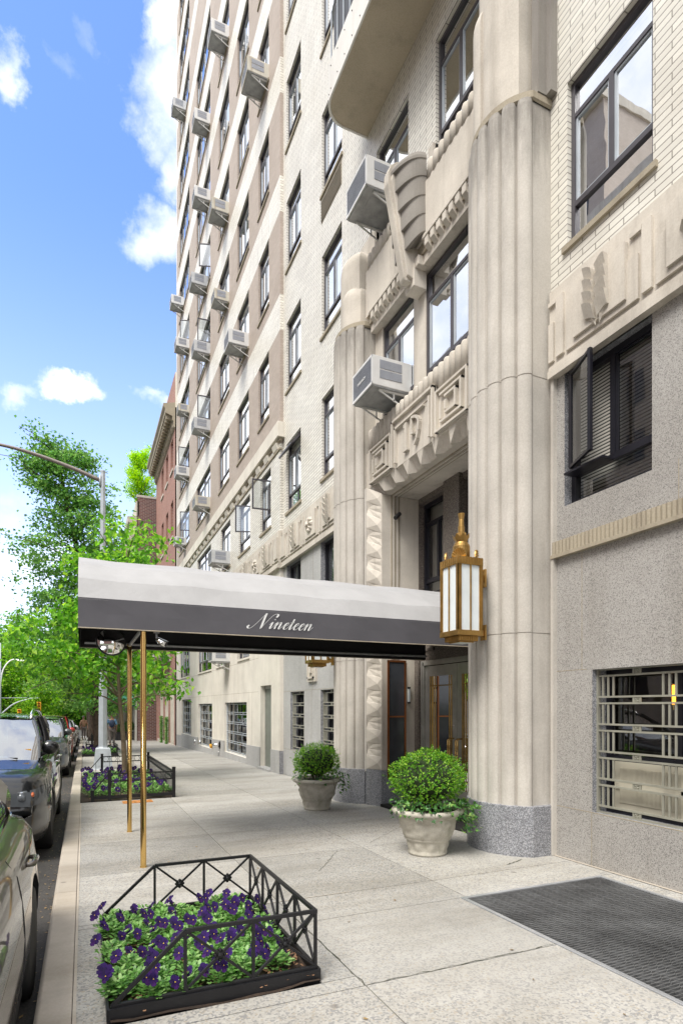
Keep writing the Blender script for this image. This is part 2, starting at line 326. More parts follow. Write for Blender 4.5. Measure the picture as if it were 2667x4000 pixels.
# ------------------------------------------------------------------ mesh builder
class MB:
    def __init__(s): s.v = []; s.f = []; s.m = []; s.sm = []; s.mats = []; s.cur = 0; s.smooth = False
    def mat(s, m):
        if m not in s.mats: s.mats.append(m)
        s.cur = s.mats.index(m); return s
    def add(s, vs, fs):
        o = len(s.v); s.v.extend(tuple(v) for v in vs)
        for f in fs: s.f.append(tuple(i+o for i in f)); s.m.append(s.cur); s.sm.append(s.smooth)
        return s
    def box(s, x0, x1, y0, y1, z0, z1):
        if x0 > x1: x0, x1 = x1, x0
        if y0 > y1: y0, y1 = y1, y0
        if z0 > z1: z0, z1 = z1, z0
        return s.add([(x0,y0,z0),(x1,y0,z0),(x1,y1,z0),(x0,y1,z0),(x0,y0,z1),(x1,y0,z1),(x1,y1,z1),(x0,y1,z1)],
              [(0,3,2,1),(4,5,6,7),(0,1,5,4),(1,2,6,5),(2,3,7,6),(3,0,4,7)])
    def quad(s, a, b, c, d): return s.add([a, b, c, d], [(0,1,2,3)])
    def prism(s, poly, z0, z1, axis='z', caps=True):
        n = len(poly)
        mk = {'z': lambda p, t: (p[0], p[1], t), 'y': lambda p, t: (p[0], t, p[1]), 'x': lambda p, t: (t, p[0], p[1])}[axis]
        vs = [mk(p, z0) for p in poly]+[mk(p, z1) for p in poly]
        fs = [(i, (i+1) % n, n+(i+1) % n, n+i) for i in range(n)]
        if caps: fs += [tuple(range(n-1, -1, -1)), tuple(range(n, 2*n))]
        return s.add(vs, fs)
    def tube(s, pts, r, n=8, cap=True):
        pts = [Vector(p) for p in pts]; rs = r if isinstance(r, (list, tuple)) else [r]*len(pts)
        vs = []; prev = None
        for i, p in enumerate(pts):
            t = (pts[min(i+1, len(pts)-1)]-pts[max(i-1, 0)]).normalized()
            if prev is None: a = t.orthogonal().normalized()
            else:
                a = prev-t*prev.dot(t); a = a.normalized() if a.length > 1e-6 else t.orthogonal().normalized()
            prev = a; b = t.cross(a)
            for k in range(n):
                g = 2*math.pi*k/n; vs.append(p+(a*math.cos(g)+b*math.sin(g))*rs[i])
        fs = [(i*n+k, i*n+(k+1) % n, (i+1)*n+(k+1) % n, (i+1)*n+k) for i in range(len(pts)-1) for k in range(n)]
        if cap: fs += [tuple(range(n-1, -1, -1)), tuple((len(pts)-1)*n+k for k in range(n))]
        return s.add(vs, fs)
    def bar(s, a, b, w, h=None):      # square bar between two points
        a, b = Vector(a), Vector(b); h = h or w; t = (b-a).normalized()
        up = Vector((0,0,1)) if abs(t.z) < .95 else Vector((0,1,0))
        u = t.cross(up).normalized(); v = u.cross(t)
        vs = [p+u*sx*w/2+v*sy*h/2 for p in (a, b) for sx, sy in ((-1,-1),(1,-1),(1,1),(-1,1))]
        return s.add(vs, [(0,1,2,3),(7,6,5,4),(0,4,5,1),(1,5,6,2),(2,6,7,3),(3,7,4,0)])
    def lathe(s, prof, c=(0,0,0), n=24, ang=(0, 2*math.pi), sx=1, sy=1, fn=None):
        full = abs(ang[1]-ang[0]-2*math.pi) < 1e-5; k = n if full else n+1
        vs = []
        for r, z in prof:
            for i in range(k):
                a = ang[0]+(ang[1]-ang[0])*i/n; rr = fn(r, z, a) if fn else r
                vs.append((c[0]+rr*math.cos(a)*sx, c[1]+rr*math.sin(a)*sy, c[2]+z))
        fs = [(j*k+i, j*k+(i+1) % k, (j+1)*k+(i+1) % k, (j+1)*k+i) for j in range(len(prof)-1) for i in range(n)]
        if full: fs += [tuple(range(k-1, -1, -1)), tuple((len(prof)-1)*k+i for i in range(k))]
        return s.add(vs, fs)
    def ball(s, c, r, n=12, sc=(1,1,1)):
        prof = [(math.sin(math.pi*(j+.02)/(n//2+.04)), -math.cos(math.pi*(j+.02)/(n//2+.04))) for j in range(n//2+1)]
        vs = []
        for rr, z in prof:
            for i in range(n):
                a = 2*math.pi*i/n; vs.append((c[0]+rr*r*math.cos(a)*sc[0], c[1]+rr*r*math.sin(a)*sc[1], c[2]+z*r*sc[2]))
        k = n; fs = [(j*k+i, j*k+(i+1) % k, (j+1)*k+(i+1) % k, (j+1)*k+i) for j in range(len(prof)-1) for i in range(n)]
        fs += [tuple(range(k-1, -1, -1)), tuple((len(prof)-1)*k+i for i in range(k))]
        return s.add(vs, fs)
    def build(s, name, parent=None, mats=None, uv=False, recalc=True, bevel=0):
        me = bpy.data.meshes.new(name); me.from_pydata(s.v, [], s.f)
        for m in (mats or s.mats): me.materials.append(M[m] if isinstance(m, str) else m)
        me.polygons.foreach_set('material_index', s.m); me.polygons.foreach_set('use_smooth', s.sm)
        if recalc:
            bm = bmesh.new(); bm.from_mesh(me); bmesh.ops.recalc_face_normals(bm, faces=bm.faces); bm.to_mesh(me); bm.free()
        if uv:
            ul = me.uv_layers.new(name='UVMap'); d = ul.data
            for p in me.polygons:
                nx, ny, nz = (abs(q) for q in p.normal)
                for li in p.loop_indices:
                    x, y, z = me.vertices[me.loops[li].vertex_index].co
                    d[li].uv = (y, z) if nx >= ny and nx >= nz else ((x, z) if ny >= nz else (x, y))
        o = bpy.data.objects.new(name, me); COL.objects.link(o)
        if parent is not None:
            o.parent = parent; q = parent; loc = Vector((0,0,0))
            while q is not None: loc += q.location; q = q.parent
            o.location = -loc if parent.type == 'EMPTY' else (0, 0, 0)
            if parent.type == 'EMPTY' and loc.length == 0: o.location = (0, 0, 0)
        if bevel:
            b = o.modifiers.new('bevel', 'BEVEL'); b.width = bevel; b.segments = 2; b.limit_method = 'ANGLE'; b.angle_limit = R(35)
        return o
def tag(o, label, cat, group=None, kind=None):
    if label: o['label'] = label
    if cat: o['category'] = cat
    if group: o['group'] = group
    if kind: o['kind'] = kind
    return o
def thing(name, label, cat, loc=(0,0,0), group=None):
    o = bpy.data.objects.new(name, None); o.empty_display_size = .2; COL.objects.link(o); o.location = loc
    return tag(o, label, cat, group)
def copy_tree(o, parent=None):
    c = o.copy(); COL.objects.link(c)
    if parent is not None: c.parent = parent
    for ch in [x for x in CH.get(o.name, list(o.children))]: copy_tree(ch, c)
    return c
CH = {}
def gz(Y):                        # the street falls away gently
    if Y < 20: return -.0125*(Y-4.5)
    return -.0125*15.5-.0245*(min(Y, 60)-20)
# ------------------------------------------------------------------ setting: road, kerb, sidewalk
YS = [-6, -3, 0, 2, 4.5, 8, 12, 16, 20, 24, 28, 34, 42, 52, 60, 80, 140]
def strip(mb, x0, x1, off, ys=YS):
    for a, b in zip(ys, ys[1:]):
        mb.quad((x0, a, gz(a)+off), (x1, a, gz(a)+off), (x1, b, gz(b)+off), (x0, b, gz(b)+off))
def struct(o): o['kind'] = 'structure'; return o
mb = MB().mat('ground'); strip(mb, -300, 300, -.22, [-300, -6, 4.5, 20, 60, 400]); struct(mb.build('ground'))
mb = MB().mat('asphalt'); strip(mb, -9.6, -.20, -.15); struct(mb.build('road'))
mb = MB().mat('asphalt'); mb.quad((-60, 60.5, gz(60)-.14), (60, 60.5, gz(60)-.14), (60, 72, gz(60)-.14), (-60, 72, gz(60)-.14)); struct(mb.build('cross_street'))
mb = MB().mat('kerb')
ky = [-6, -2.6, .6, 3.0, 5.62, 8.55, 11.2, 14.0, 17, 20, 24, 28, 32, 36, 42, 48, 54, 60]
for a, b in zip(ky, ky[1:]):
    b2 = b-.012
    vs = [(-.235, a, gz(a)-.2), (-.055, a, gz(a)-.2), (-.055, a, gz(a)), (-.215, a, gz(a)), (-.235, a, gz(a)-.02)]
    ve = [(x, b2, z-gz(a)+gz(b2)) for x, y, z in vs]
    mb.add(vs+ve, [(0,1,2,3,4), (9,8,7,6,5), (0,5,6,1), (1,6,7,2), (2,7,8,3), (3,8,9,4), (4,9,5,0)])
struct(mb.build('kerb', bevel=.008))
mb = MB().mat('kerb'); strip(mb, -9.9, -9.6, 0); strip(mb, -14, -9.9, 0); struct(mb.build('far_sidewalk'))
# sidewalk laid as slabs with open joints over a darker bed
mb = MB().mat('soil'); strip(mb, -.06, 5.4, -.022); struct(mb.build('sidewalk_bed'))
mb = MB().mat('walk')
xs = [-.045, 1.46, 2.93, 4.63]
ysl = [-6, -2.2, -.4, 1.35, 2.97, 4.58, 6.06, 7.55, 9.1, 11.15, 12.7, 14.3, 15.9, 18.3, 21, 24.0, 27.5, 31, 34, 37.5, 42, 47, 53, 60]
holes = [(.12, 1.24, 3.10, 4.66), (-.045, 1.56, 11.15, 15.9), (-.045, 1.25, 24.0, 27.5)]
def slab(x0, x1, y0, y1):
    for hx0, hx1, hy0, hy1 in holes:
        if x0 < hx1-.02 and x1 > hx0+.02 and y0 < hy1-.02 and y1 > hy0+.02:
            for q in ((x0, x1, y0, hy0), (x0, x1, hy1, y1), (x0, hx0, max(y0, hy0), min(y1, hy1)), (hx1, x1, max(y0, hy0), min(y1, hy1))):
                if q[1]-q[0] > .03 and q[3]-q[2] > .03: slab(*q)
            return
    if x1 > 2.91 and y0 < 4.03 and y1 > 1.2:      # grating opening
        for q in ((x0, x1, y0, 1.19), (x0, x1, 4.05, y1), (x0, 2.87, max(y0, 1.19), min(y1, 4.05)), (4.44, x1, max(y0, 1.19), min(y1, 4.05))):
            q = (max(q[0], x0), min(q[1], x1), q[2], q[3])
            if q[1]-q[0] > .03 and q[3]-q[2] > .03 and not (q[1] > 2.91 and q[2] < 4.03 and q[3] > 1.21 and q[0] < 4.42): slab2(*q)
        return
    slab2(x0, x1, y0, y1)
def slab2(x0, x1, y0, y1):
    g = .004; a, b = y0+g, y1-g; x0 += g; x1 -= g
    n = max(1, int((b-a)/2)); yy = [a+(b-a)*i/n for i in range(n+1)]
    vs = []
    for y in yy: vs += [(x0, y, gz(y)), (x1, y, gz(y)), (x0, y, gz(y)-.03), (x1, y, gz(y)-.03)]
    fs = []
    for i in range(n):
        o = 4*i; fs += [(o, o+1, o+5, o+4), (o, o+4, o+6, o+2), (o+1, o+3, o+7, o+5)]
    fs += [(0, 2, 3, 1), (4*n, 4*n+1, 4*n+3, 4*n+2)]
    mb.add(vs, fs)
for a, b in zip(ysl, ysl[1:]):
    for c, d in zip(xs, xs[1:]): slab(c, d, a, b)
struct(mb.build('sidewalk'))
# beds' planting soil
mb = MB().mat('soil')
for i, (x0, x1, y0, y1) in enumerate(holes):
    n = 12
    for a in range(n):
        for b in range(n):
            P = [(x0+(x1-x0)*u/n, y0+(y1-y0)*v/n) for u, v in ((a,b),(a+1,b),(a+1,b+1),(a,b+1))]
            mb.quad(*[(x, y, gz(y)+.012+.03*noise.noise((x*5, y*5, 0))) for x, y in P])
struct(mb.build('soil'))
ob = None
# bark chips and fallen petals
random.seed(3)
mb = MB().mat(simple('bark_chips', (.24,.13,.07), .9, var=.6, sc_=40))
for i in range(1500):
    hx = random.choice([holes[0], holes[0], holes[1]]); x = random.uniform(hx[0]+.03, hx[1]-.03); y = random.uniform(hx[2]+.03, hx[3]-.03); a = random.uniform(0, 6.3); l = random.uniform(.008, .022)
    z = gz(y)+.035+random.uniform(0, .012); d = Vector((math.cos(a), math.sin(a), random.uniform(-.4, .4)))*l; e = Vector((-math.sin(a), math.cos(a), random.uniform(-.3, .3)))*l*.4; c = Vector((x, y, z))
    mb.quad(c-d-e, c+d-e, c+d+e, c-d+e)
tag(mb.build('bark_mulch'), 'brown bark chips strewn over the soil of the flower beds', 'mulch', kind='stuff')
mb = MB().mat(leafmat('litter_leaf', [(0, (.32,.20,.09)), (.5, (.20,.13,.05)), (1, (.42,.30,.14))], .1))
for i in range(1100):
    if i < 900: x = -.24-abs(random.gauss(0, .16)); y = random.uniform(2.5, 30); zz = gz(y)-.145
    else: x = random.uniform(0, 4.4); y = random.uniform(1.6, 20); zz = gz(y)+.004
    if x > 2.85 and y < 4.1: continue
    a = random.uniform(0, 6.3); l = random.uniform(.006, .018); c = Vector((x, y, zz+.004))
    d = Vector((math.cos(a), math.sin(a), random.uniform(-.2, .2)))*l; e = Vector((-math.sin(a), math.cos(a), random.uniform(-.2, .2)))*l*.6
    mb.quad(c-d, c-e, c+d, c+e)
tag(mb.build('leaf_litter'), 'dry brown leaf litter scattered in the gutter and on the walk', 'leaf litter', kind='stuff')

# sidewalk grating
gr = thing('sidewalk_grating', 'dark steel walkway grating in a pale metal rim set in the sidewalk by the wall', 'grating', (3.65, 2.6, 0))
mb = MB().mat('galv'); Z0, Z1 = gz(4.0)+.006, gz(1.2)+.006
def gzz(y): return gz(y)+.007
for x0, x1 in ((2.87, 2.905), (4.405, 4.44)):
    mb.add([(x0,1.2,gzz(1.2)-.04),(x1,1.2,gzz(1.2)-.04),(x1,4.05,gzz(4.05)-.04),(x0,4.05,gzz(4.05)-.04),(x0,1.2,gzz(1.2)),(x1,1.2,gzz(1.2)),(x1,4.05,gzz(4.05)),(x0,4.05,gzz(4.05))],[(0,3,2,1),(4,5,6,7),(0,1,5,4),(1,2,6,5),(2,3,7,6),(3,0,4,7)])
mb.box(2.905, 4.405, 4.015, 4.05, gz(4.03)-.04, gzz(4.03)); mb.box(2.905, 4.405, 1.19, 1.22, gz(1.2)-.04, gzz(1.2))
mb.build('rim', gr, bevel=.003)
mb = MB().mat('grate'); y = 1.235; k = 0
while y < 4.01:
    z = gzz(y)-.004
    mb.box(2.906, 4.404, y-.0025, y+.0025, z-.035, z)
    # crimped bar riveted between straight bars
    if y+.03 < 4.01:
        pts = []; x = 2.93+(k % 2)*.03; s = 0
        while x < 4.39:
            pts.append((x, y+.006 if s % 2 else y+.024)); pts.append((x+.03, y+.006 if s % 2 else y+.024)); x += .062; s += 1
        for (xa, ya), (xb, yb) in zip(pts, pts[1:]):
            mb.add([(xa, ya-.0015, z-.028), (xb, yb-.0015, z-.028), (xb, yb-.0015, z), (xa, ya-.0015, z), (xa, ya+.0015, z), (xb, yb+.0015, z)], [(0,1,2,3), (3,2,5,4)])
    y += .030; k += 1
mb.build('bars', gr, recalc=False)
mb = MB().mat('dark'); mb.box(2.88, 4.43, 1.2, 4.04, gz(4)-.5, gz(4)-.48); mb.build('pit_floor', gr)

# cast cover by the middle bed
t = thing('cast_cover', 'small rusty orange cast metal cover set flush in the sidewalk by the brass poles', 'utility cover', (.95, 10.85, gz(10.85)))
mb = MB().mat('orange_metal'); x0, x1, y0, y1 = .62, 1.12, 10.72, 11.0
for i in range(6):
    for j in range(3): mb.box(x0+(x1-x0)*i/6+.008, x0+(x1-x0)*(i+1)/6-.008, y0+(y1-y0)*j/3+.008, y0+(y1-y0)*(j+1)/3-.008, gz(10.85)+.004, gz(10.85)+.011)
mb.box(x0, x1, y0, y1, gz(10.85)-.02, gz(10.85)+.005); mb.build('plate', t)

# ------------------------------------------------------------------ the apartment building
B = thing('apartment_building', 'tall art deco apartment house of white brick, limestone and granite with fluted entrance towers', 'building', (6, 12, 0))
XW, XG = 4.65, 4.56           # central wall plane, projecting left wing plane
NRM = []
def wallgrid(name, X, y0, y1, z0, z1, holes, bandmat, depth=.24, revmat=None, ysplit=(), zsplit=(), relz=None):
    """vertical wall facing the street with real openings and reveals"""
    ys = sorted({y0, y1, *ysplit, *[v for h in holes for v in h[:2]]}); ys = [v for v in ys if y0 <= v <= y1]
    zs = sorted({z0, z1, *zsplit, *[v for h in holes for v in h[2:4]]}); zs = [v for v in zs if z0 <= v <= z1]
    mb = MB()
    for a, b in zip(ys, ys[1:]):
        for c, d in zip(zs, zs[1:]):
            ym, zm = (a+b)/2, (c+d)/2
            if any(h[0] < ym < h[1] and h[2] < zm < h[3] for h in holes): continue
            mb.mat(bandmat(ym, zm)); mb.quad((X, b, c), (X, a, c), (X, a, d), (X, b, d))
    for h in holes:
        a, b, c, d = h[:4]
        zz = [c]+[z for z in zs if c < z < d]+[d]
        for p, q in zip(zz, zz[1:]):
            m = revmat or bandmat(a-.01, (p+q)/2)
            mb.mat(m); mb.quad((X, a, p), (X+depth, a, p), (X+depth, a, q), (X, a, q)); mb.quad((X, b, p), (X, b, q), (X+depth, b, q), (X+depth, b, p))
        mb.quad((X, a, d), (X+depth, a, d), (X+depth, b, d), (X, b, d)); mb.quad((X, a, c), (X, b, c), (X+depth, b, c), (X+depth, a, c))
    o = mb.build(name, B, uv=False, recalc=False); me = o.data
    ul = me.uv_layers.new(name='UVMap')
    for p in me.polygons:
        n = p.normal
        for li in p.loop_indices:
            x, y, z = me.vertices[me.loops[li].vertex_index].co
            ul.data[li].uv = (y, z) if abs(n.x) > .5 else ((x, z) if abs(n.y) > .5 else (y, x))
    return o
def white(y, z): return 'white_brick'
def wingmat(y, z):
    if z < 8.3: return 'white_brick'
    if z < 9.0: return 'brown_brick'
    f = (z-9.45) % 3.02
    return 'band_brick' if f > 1.74 and f < 2.65 and z > 10 else 'brown_brick'

wins = []          # windows: (y0,y1,z0,z1,X,inner,style,open)
rng = random.Random(11)
FL = [9.45+3.02*i for i in range(11)]
cols = {'A': (15.18, 16.19), 'B': (17.27, 18.71), 'C': (19.88, 21.55), 'D': (23.12, 26.2), 'E': (28.1, 31.2)}
nf = {'A': 5, 'B': 5, 'C': 6, 'D': 7, 'E': 10}
wing_holes = []
for c, (a, b) in cols.items():
    for i in range(nf[c]):
        wing_holes.append((a, b, FL[i], FL[i]+1.76)); wins.append((a, b, FL[i], FL[i]+1.76, XG, None, c, i))
low = {'A': (15.0, 15.98), 'B': (17.12, 18.5), 'C': (19.7, 21.2), 'D': (23.0, 26.0), 'E': (28.1, 31.2)}
for c, (a, b) in low.items():
    wing_holes.append((a, b, 6.42, 8.0)); wins.append((a, b, 6.42, 8.0, XG, None, c, -1))
zb = sorted({9.0, *[f for i in range(11) for f in (FL[i]+1.74, FL[i]+2.65)]})
wallgrid('wing_brick_wall', XG, 14.2, 32.1, 6.06, 44, wing_holes, wingmat, zsplit=(8.3, *zb))
# wing return facing the camera
mb = MB(); zz = [6.06, 8.3, *zb, 44]
for p, q in zip(zz, zz[1:]):
    mb.mat(wingmat(0, (p+q)/2)); mb.quad((XG, 14.2, p), (XW+.2, 14.2, p), (XW+.2, 14.2, q), (XG, 14.2, q))
mb.mat('lime_wing').quad((XG, 14.2, .45), (XW+.2, 14.2, .45), (XW+.2, 14.2, 5.12), (XG, 14.2, 5.12))
mb.mat('granite_d').quad((XG-.02, 14.19, -.5), (XW+.2, 14.19, -.5), (XW+.2, 14.19, .47), (XG-.02, 14.19, .47))
mb.build('wing_return', B, uv=True, recalc=False)
# wing limestone base
wb_holes = [(20.45, 21.95, 3.08, 4.8), (22.9, 25.8, 3.05, 4.8), (28.0, 31, 3.05, 4.8), (17.2, 18.6, 3.1, 4.8),
            (17.51, 20.56, .02, 1.74), (22.77, 25.7, -.05, 1.72), (27.62, 30.4, .25, 1.95), (14.97, 15.98, -.4, 2.18)]
for h in wb_holes[:4]: wins.append((*h, XG, None, 'lo', -2))
wallgrid('wing_limestone_wall', XG, 14.2, 32.1, -.9, 5.12, wb_holes, lambda y, z: 'lime_wing', depth=.22)
def plinth(y0, y1, X, top, mbx):
    mbx.quad((X, y1, -1), (X, y0, -1), (X, y0, top(y0)), (X, y1, top(y1))); mbx.quad((X, y1, top(y1)), (X, y0, top(y0)), (X+.03, y0, top(y0)), (X+.03, y1, top(y1)))
tp = lambda y: gz(y)+.60
for a, b in ((14.2, 14.97), (15.98, 17.51), (20.56, 22.77), (25.7, 27.62), (30.4, 32.1)):
    mb = MB().mat('granite_l'); plinth(a, b, XG-.02, tp, mb); mb.build('plinth', B, recalc=False)
for a, b, t in ((17.51, 20.56, .01), (22.77, 25.7, -.06), (27.62, 30.4, .24)):
    mb = MB().mat('granite_l'); plinth(a, b, XG-.02, lambda y, t=t: t, mb); mb.build('plinth', B, recalc=False)
# ashlar joints of the limestone base
mb = MB().mat('lime_old')
for z in (2.02, 2.98): mb.box(XG-.001, XG+.01, 16.2, 32.1, z, z+.008)
for y in (16.9, 19.2, 22.3, 26.6, 31.2): mb.box(XG-.0015, XG+.01, y, y+.008, .45, 2.02)
for y in (18.6, 21.6, 24.6, 27.5): mb.box(XG-.0015, XG+.01, y, y+.008, 2.03, 5.05)
mb.build('stone_joints', B)

# central wall: brick above, granite below
PORT = (5.90, 9.0)             # portal between the towers
ch = []
G = {'F': (12.90, 13.95), 'G': (10.52, 11.58), 'J': (3.65, 4.66), 'K': (1.1, 2.15)}
for c, (a, b) in G.items():
    for i in range(5):
        z = 6.44+3.03*i; ch.append((a, b, z, z+1.72)); wins.append((a, b, z, z+1.72, XW, None, c, i))
for a, b in ((7.95, 9.03), (6.12, 7.17)):
    for i in range(1, 4):
        z = 6.44+3.03*i-.04; ch.append((a, b, z, z+1.80)); wins.append((a, b, z, z+1.80, XW, None, 'H', i))
wallgrid('brick_wall_right', XW, -2, 5.0, 6.06, 24, [h for h in ch if h[0] < 5], white)
wallgrid('brick_wall_left', XW, 9.8, 14.2, 6.06, 24, [h for h in ch if h[0] > 9.8], white)
wallgrid('brick_wall_centre', XW, 5.0, 9.8, 8.2, 24, [h for h in ch if 5 < h[0] < 9.8], white)
gh = [(12.90, 13.93, 3.72, 5.12), (10.72, 11.64, 3.72, 5.12), (12.67, 13.64, .54, 1.96), (10.75, 11.64, .54, 1.96), (3.66, 4.70, 3.72, 5.12), (1.3, 2.3, 3.72, 5.12), (2.75, 4.33, .54, 1.97)]
for h in (gh[0], gh[1], gh[4], gh[5]): wins.append((*h, XW, None, 'gr', 0))
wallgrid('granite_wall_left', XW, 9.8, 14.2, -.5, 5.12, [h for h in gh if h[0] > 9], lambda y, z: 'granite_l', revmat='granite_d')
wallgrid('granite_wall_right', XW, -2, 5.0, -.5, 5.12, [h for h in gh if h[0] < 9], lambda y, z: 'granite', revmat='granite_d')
for y0, y1, z in ((4.4, 4.86, 1.975), (-2, 4.86, .535), (9.9, 14.2, 1.975), (9.9, 14.2, .535)): mb = MB().mat('lime_old'); mb.box(XW-.0015, XW+.01, y0, y1, z, z+.007); mb.build('stone_joint', B)
for y, z0, z1 in ((4.46, 1.98, 3.2), (4.335, -.1, .535), (3.4, 3.37, 3.72), (3.35, 3.8, 5.1), (12.1, 1.98, 5.1), (12.2, -.2, 1.97)): mb = MB().mat('lime_old'); mb.box(XW-.002, XW+.01, y, y+.006, z0, z1); mb.build('stone_joint', B)
# fluted stone string course on the right
mb = MB().mat('lime_old'); mb.smooth = False
for k in range(130):
    y = 4.84-.05*k
    if y < -1.6: break
    mb.lathe([(.024, 3.22), (.024, 3.36)], (XW-.03, y-.025, 0), 6, (math.pi*.5, math.pi*1.5))
mb.box(XW-.035, XW+.01, -1.6, 4.84, 3.225, 3.36); mb.box(XW-.06, XW+.01, -1.6, 4.845, 3.185, 3.222)
mb.build('fluted_course', B)

# frieze of key pattern, leaves and rosettes
def frieze(y0, y1, X, seed_y, name):
    mb = MB().mat('lime'); x = X-.055
    mb.box(x, X+.02, y0, y1, 5.24, 6.06)
    mb.box(x-.03, X+.02, y0, y1, 5.12, 5.20); mb.box(x-.015, X+.02, y0, y1, 5.195, 5.245)
    def ridge(ya, yb, za, zc): mb.box(x-.034, x+.005, max(min(ya, yb), y0+.01), min(max(ya, yb), y1-.01), za, zc)
    k = -2; rosette = MB().mat('lime'); 
    while seed_y+k*1.04 < y1+.6:
        c = seed_y+k*1.04; kind = k % 2
        if c > y0-.6:
            # stepped plates behind each motif
            lo_, hi_ = max(c-.43, y0+.01), min(c+.43, y1-.01)
            if hi_ > lo_: mb.box(x-.026, x+.005, lo_, hi_, 5.29, 5.70)
            lo_, hi_ = max(c-.31, y0+.012), min(c+.31, y1-.012)
            if hi_ > lo_: mb.box(x-.052, x+.005, lo_, hi_, 5.35, 5.88)
            lo_, hi_ = max(c+.47, y0+.01), min(c+.57, y1-.01)
            if hi_ > lo_: mb.box(x-.030, x+.005, lo_, hi_, 5.30, 5.93)
            lo_, hi_ = max(c+.575, y0+.01), min(c+.70, y1-.01)
            if hi_ > lo_: mb.box(x-.029, x+.005, lo_, hi_, 5.885, 5.929)
            for side in (-1, 1):
                ys_ = c+side*.30
                pass
                yo = c+side*.40
                pass
            if y0 < c < y1 and c-.1 > y0 and c+.1 < y1:
                x -= .052
                r_ = rosette
                rosette = r_ = MB().mat('lime')
                if kind == 0:      # pair of feathered leaves
                    for s in (-1, 1):
                        for j in range(4):
                            z0, z1 = 5.42+j*.115, 5.42+(j+1)*.115+.02; yi, yo_ = c+s*(.018+.0015*j), c+s*(.135-.003*j)
                            q = 6; top = [(yi+(yo_-yi)*t/q, z1-.055*(1-math.sin(math.pi/2*t/q))) for t in range(q+1)]; bot = [(yi+(yo_-yi)*t/q, z0-.055*(1-math.sin(math.pi/2*t/q))) for t in range(q+1)]
                            vs = [(x-.028, *p) for p in bot]+[(x-.075, *p) for p in top]+[(x, *p) for p in bot]+[(x, *p) for p in top]; k_ = q+1
                            r_.add(vs, [(t, t+1, k_+t+1, k_+t) for t in range(q)]+[(k_+t, k_+t+1, 3*k_+t+1, 3*k_+t) for t in range(q)]+[(t, 2*k_+t, 2*k_+t+1, t+1) for t in range(q)]+[(q, 2*k_+q, 3*k_+q, k_+q), (0, k_, 3*k_, 2*k_)])
                        r_.add([(x, c+s*.02, 5.30), (x, c+s*.14, 5.46), (x, c+s*.01, 5.46), (x-.05, c+s*.06, 5.45)], [(0,1,3), (1,2,3), (2,0,3)])
                else:              # rosette
                    for j in range(8):
                        a = j*math.pi/4+.3; a1 = a+math.pi/4
                        P = lambda r, g: (c+r*math.cos(g), 5.60+r*math.sin(g))
                        p0, p1, p2 = P(.17, a+.03), P(.19, (a+a1)/2), P(.17, a1-.03); q = P(.12, (a+a1)/2)
                        r_.add([(x, *p0), (x, *p1), (x, *p2), (x, c, 5.60), (x-.07, *q), (x-.045, c, 5.60)], [(0,1,4), (1,2,4), (2,3,5,4), (3,0,4,5)])
                    r_.lathe([(.035, 0), (.035, .05), (.015, .07)], (0, 0, 0), 10)
                    n0 = len(r_.v)-(10*3)
                    for i in range(n0, len(r_.v)):
                        vx, vy, vz = r_.v[i]; r_.v[i] = (x-.03-vz, c+vx, 5.60+vy)
                r_.build('frieze_carving', B)
        k += 1; x = X-.055
    mb.build(name, B)
frieze(-1.6, 4.86, XW, 4.17, 'frieze')
frieze(9.9, 14.19, XW, 10.98+.02, 'frieze')
frieze(14.15, 32.1, XG, 15.14, 'frieze')

# wing cornice
mb = MB().mat('lime_old'); 
mb.mat('lime_wing').box(XG-.10, XG+.05, 14.2, 32.1, 8.42, 8.80); mb.box(XG-.10, XW+.05, 14.08, 14.2, 8.42, 8.80)
mb.mat('lime_old').box(XG-.04, XG+.05, 14.14, 32.1, 8.34, 8.42); mb.box(XG-.03, XG+.05, 14.16, 32.1, 8.13, 8.18)
mb.mat('lime_wing'); y = 14.3
while y < 31.9:
    mb.add([(XG, y, 8.18), (XG, y+.36, 8.18), (XG-.04, y, 8.19), (XG-.04, y+.36, 8.19), (XG-.085, y, 8.34), (XG-.085, y+.36, 8.34), (XG, y, 8.34), (XG, y+.36, 8.34)],
           [(0,1,3,2), (2,3,5,4), (4,5,7,6), (0,2,4,6), (1,7,5,3)]); y += .80
mb.build('cornice', B, bevel=.006)

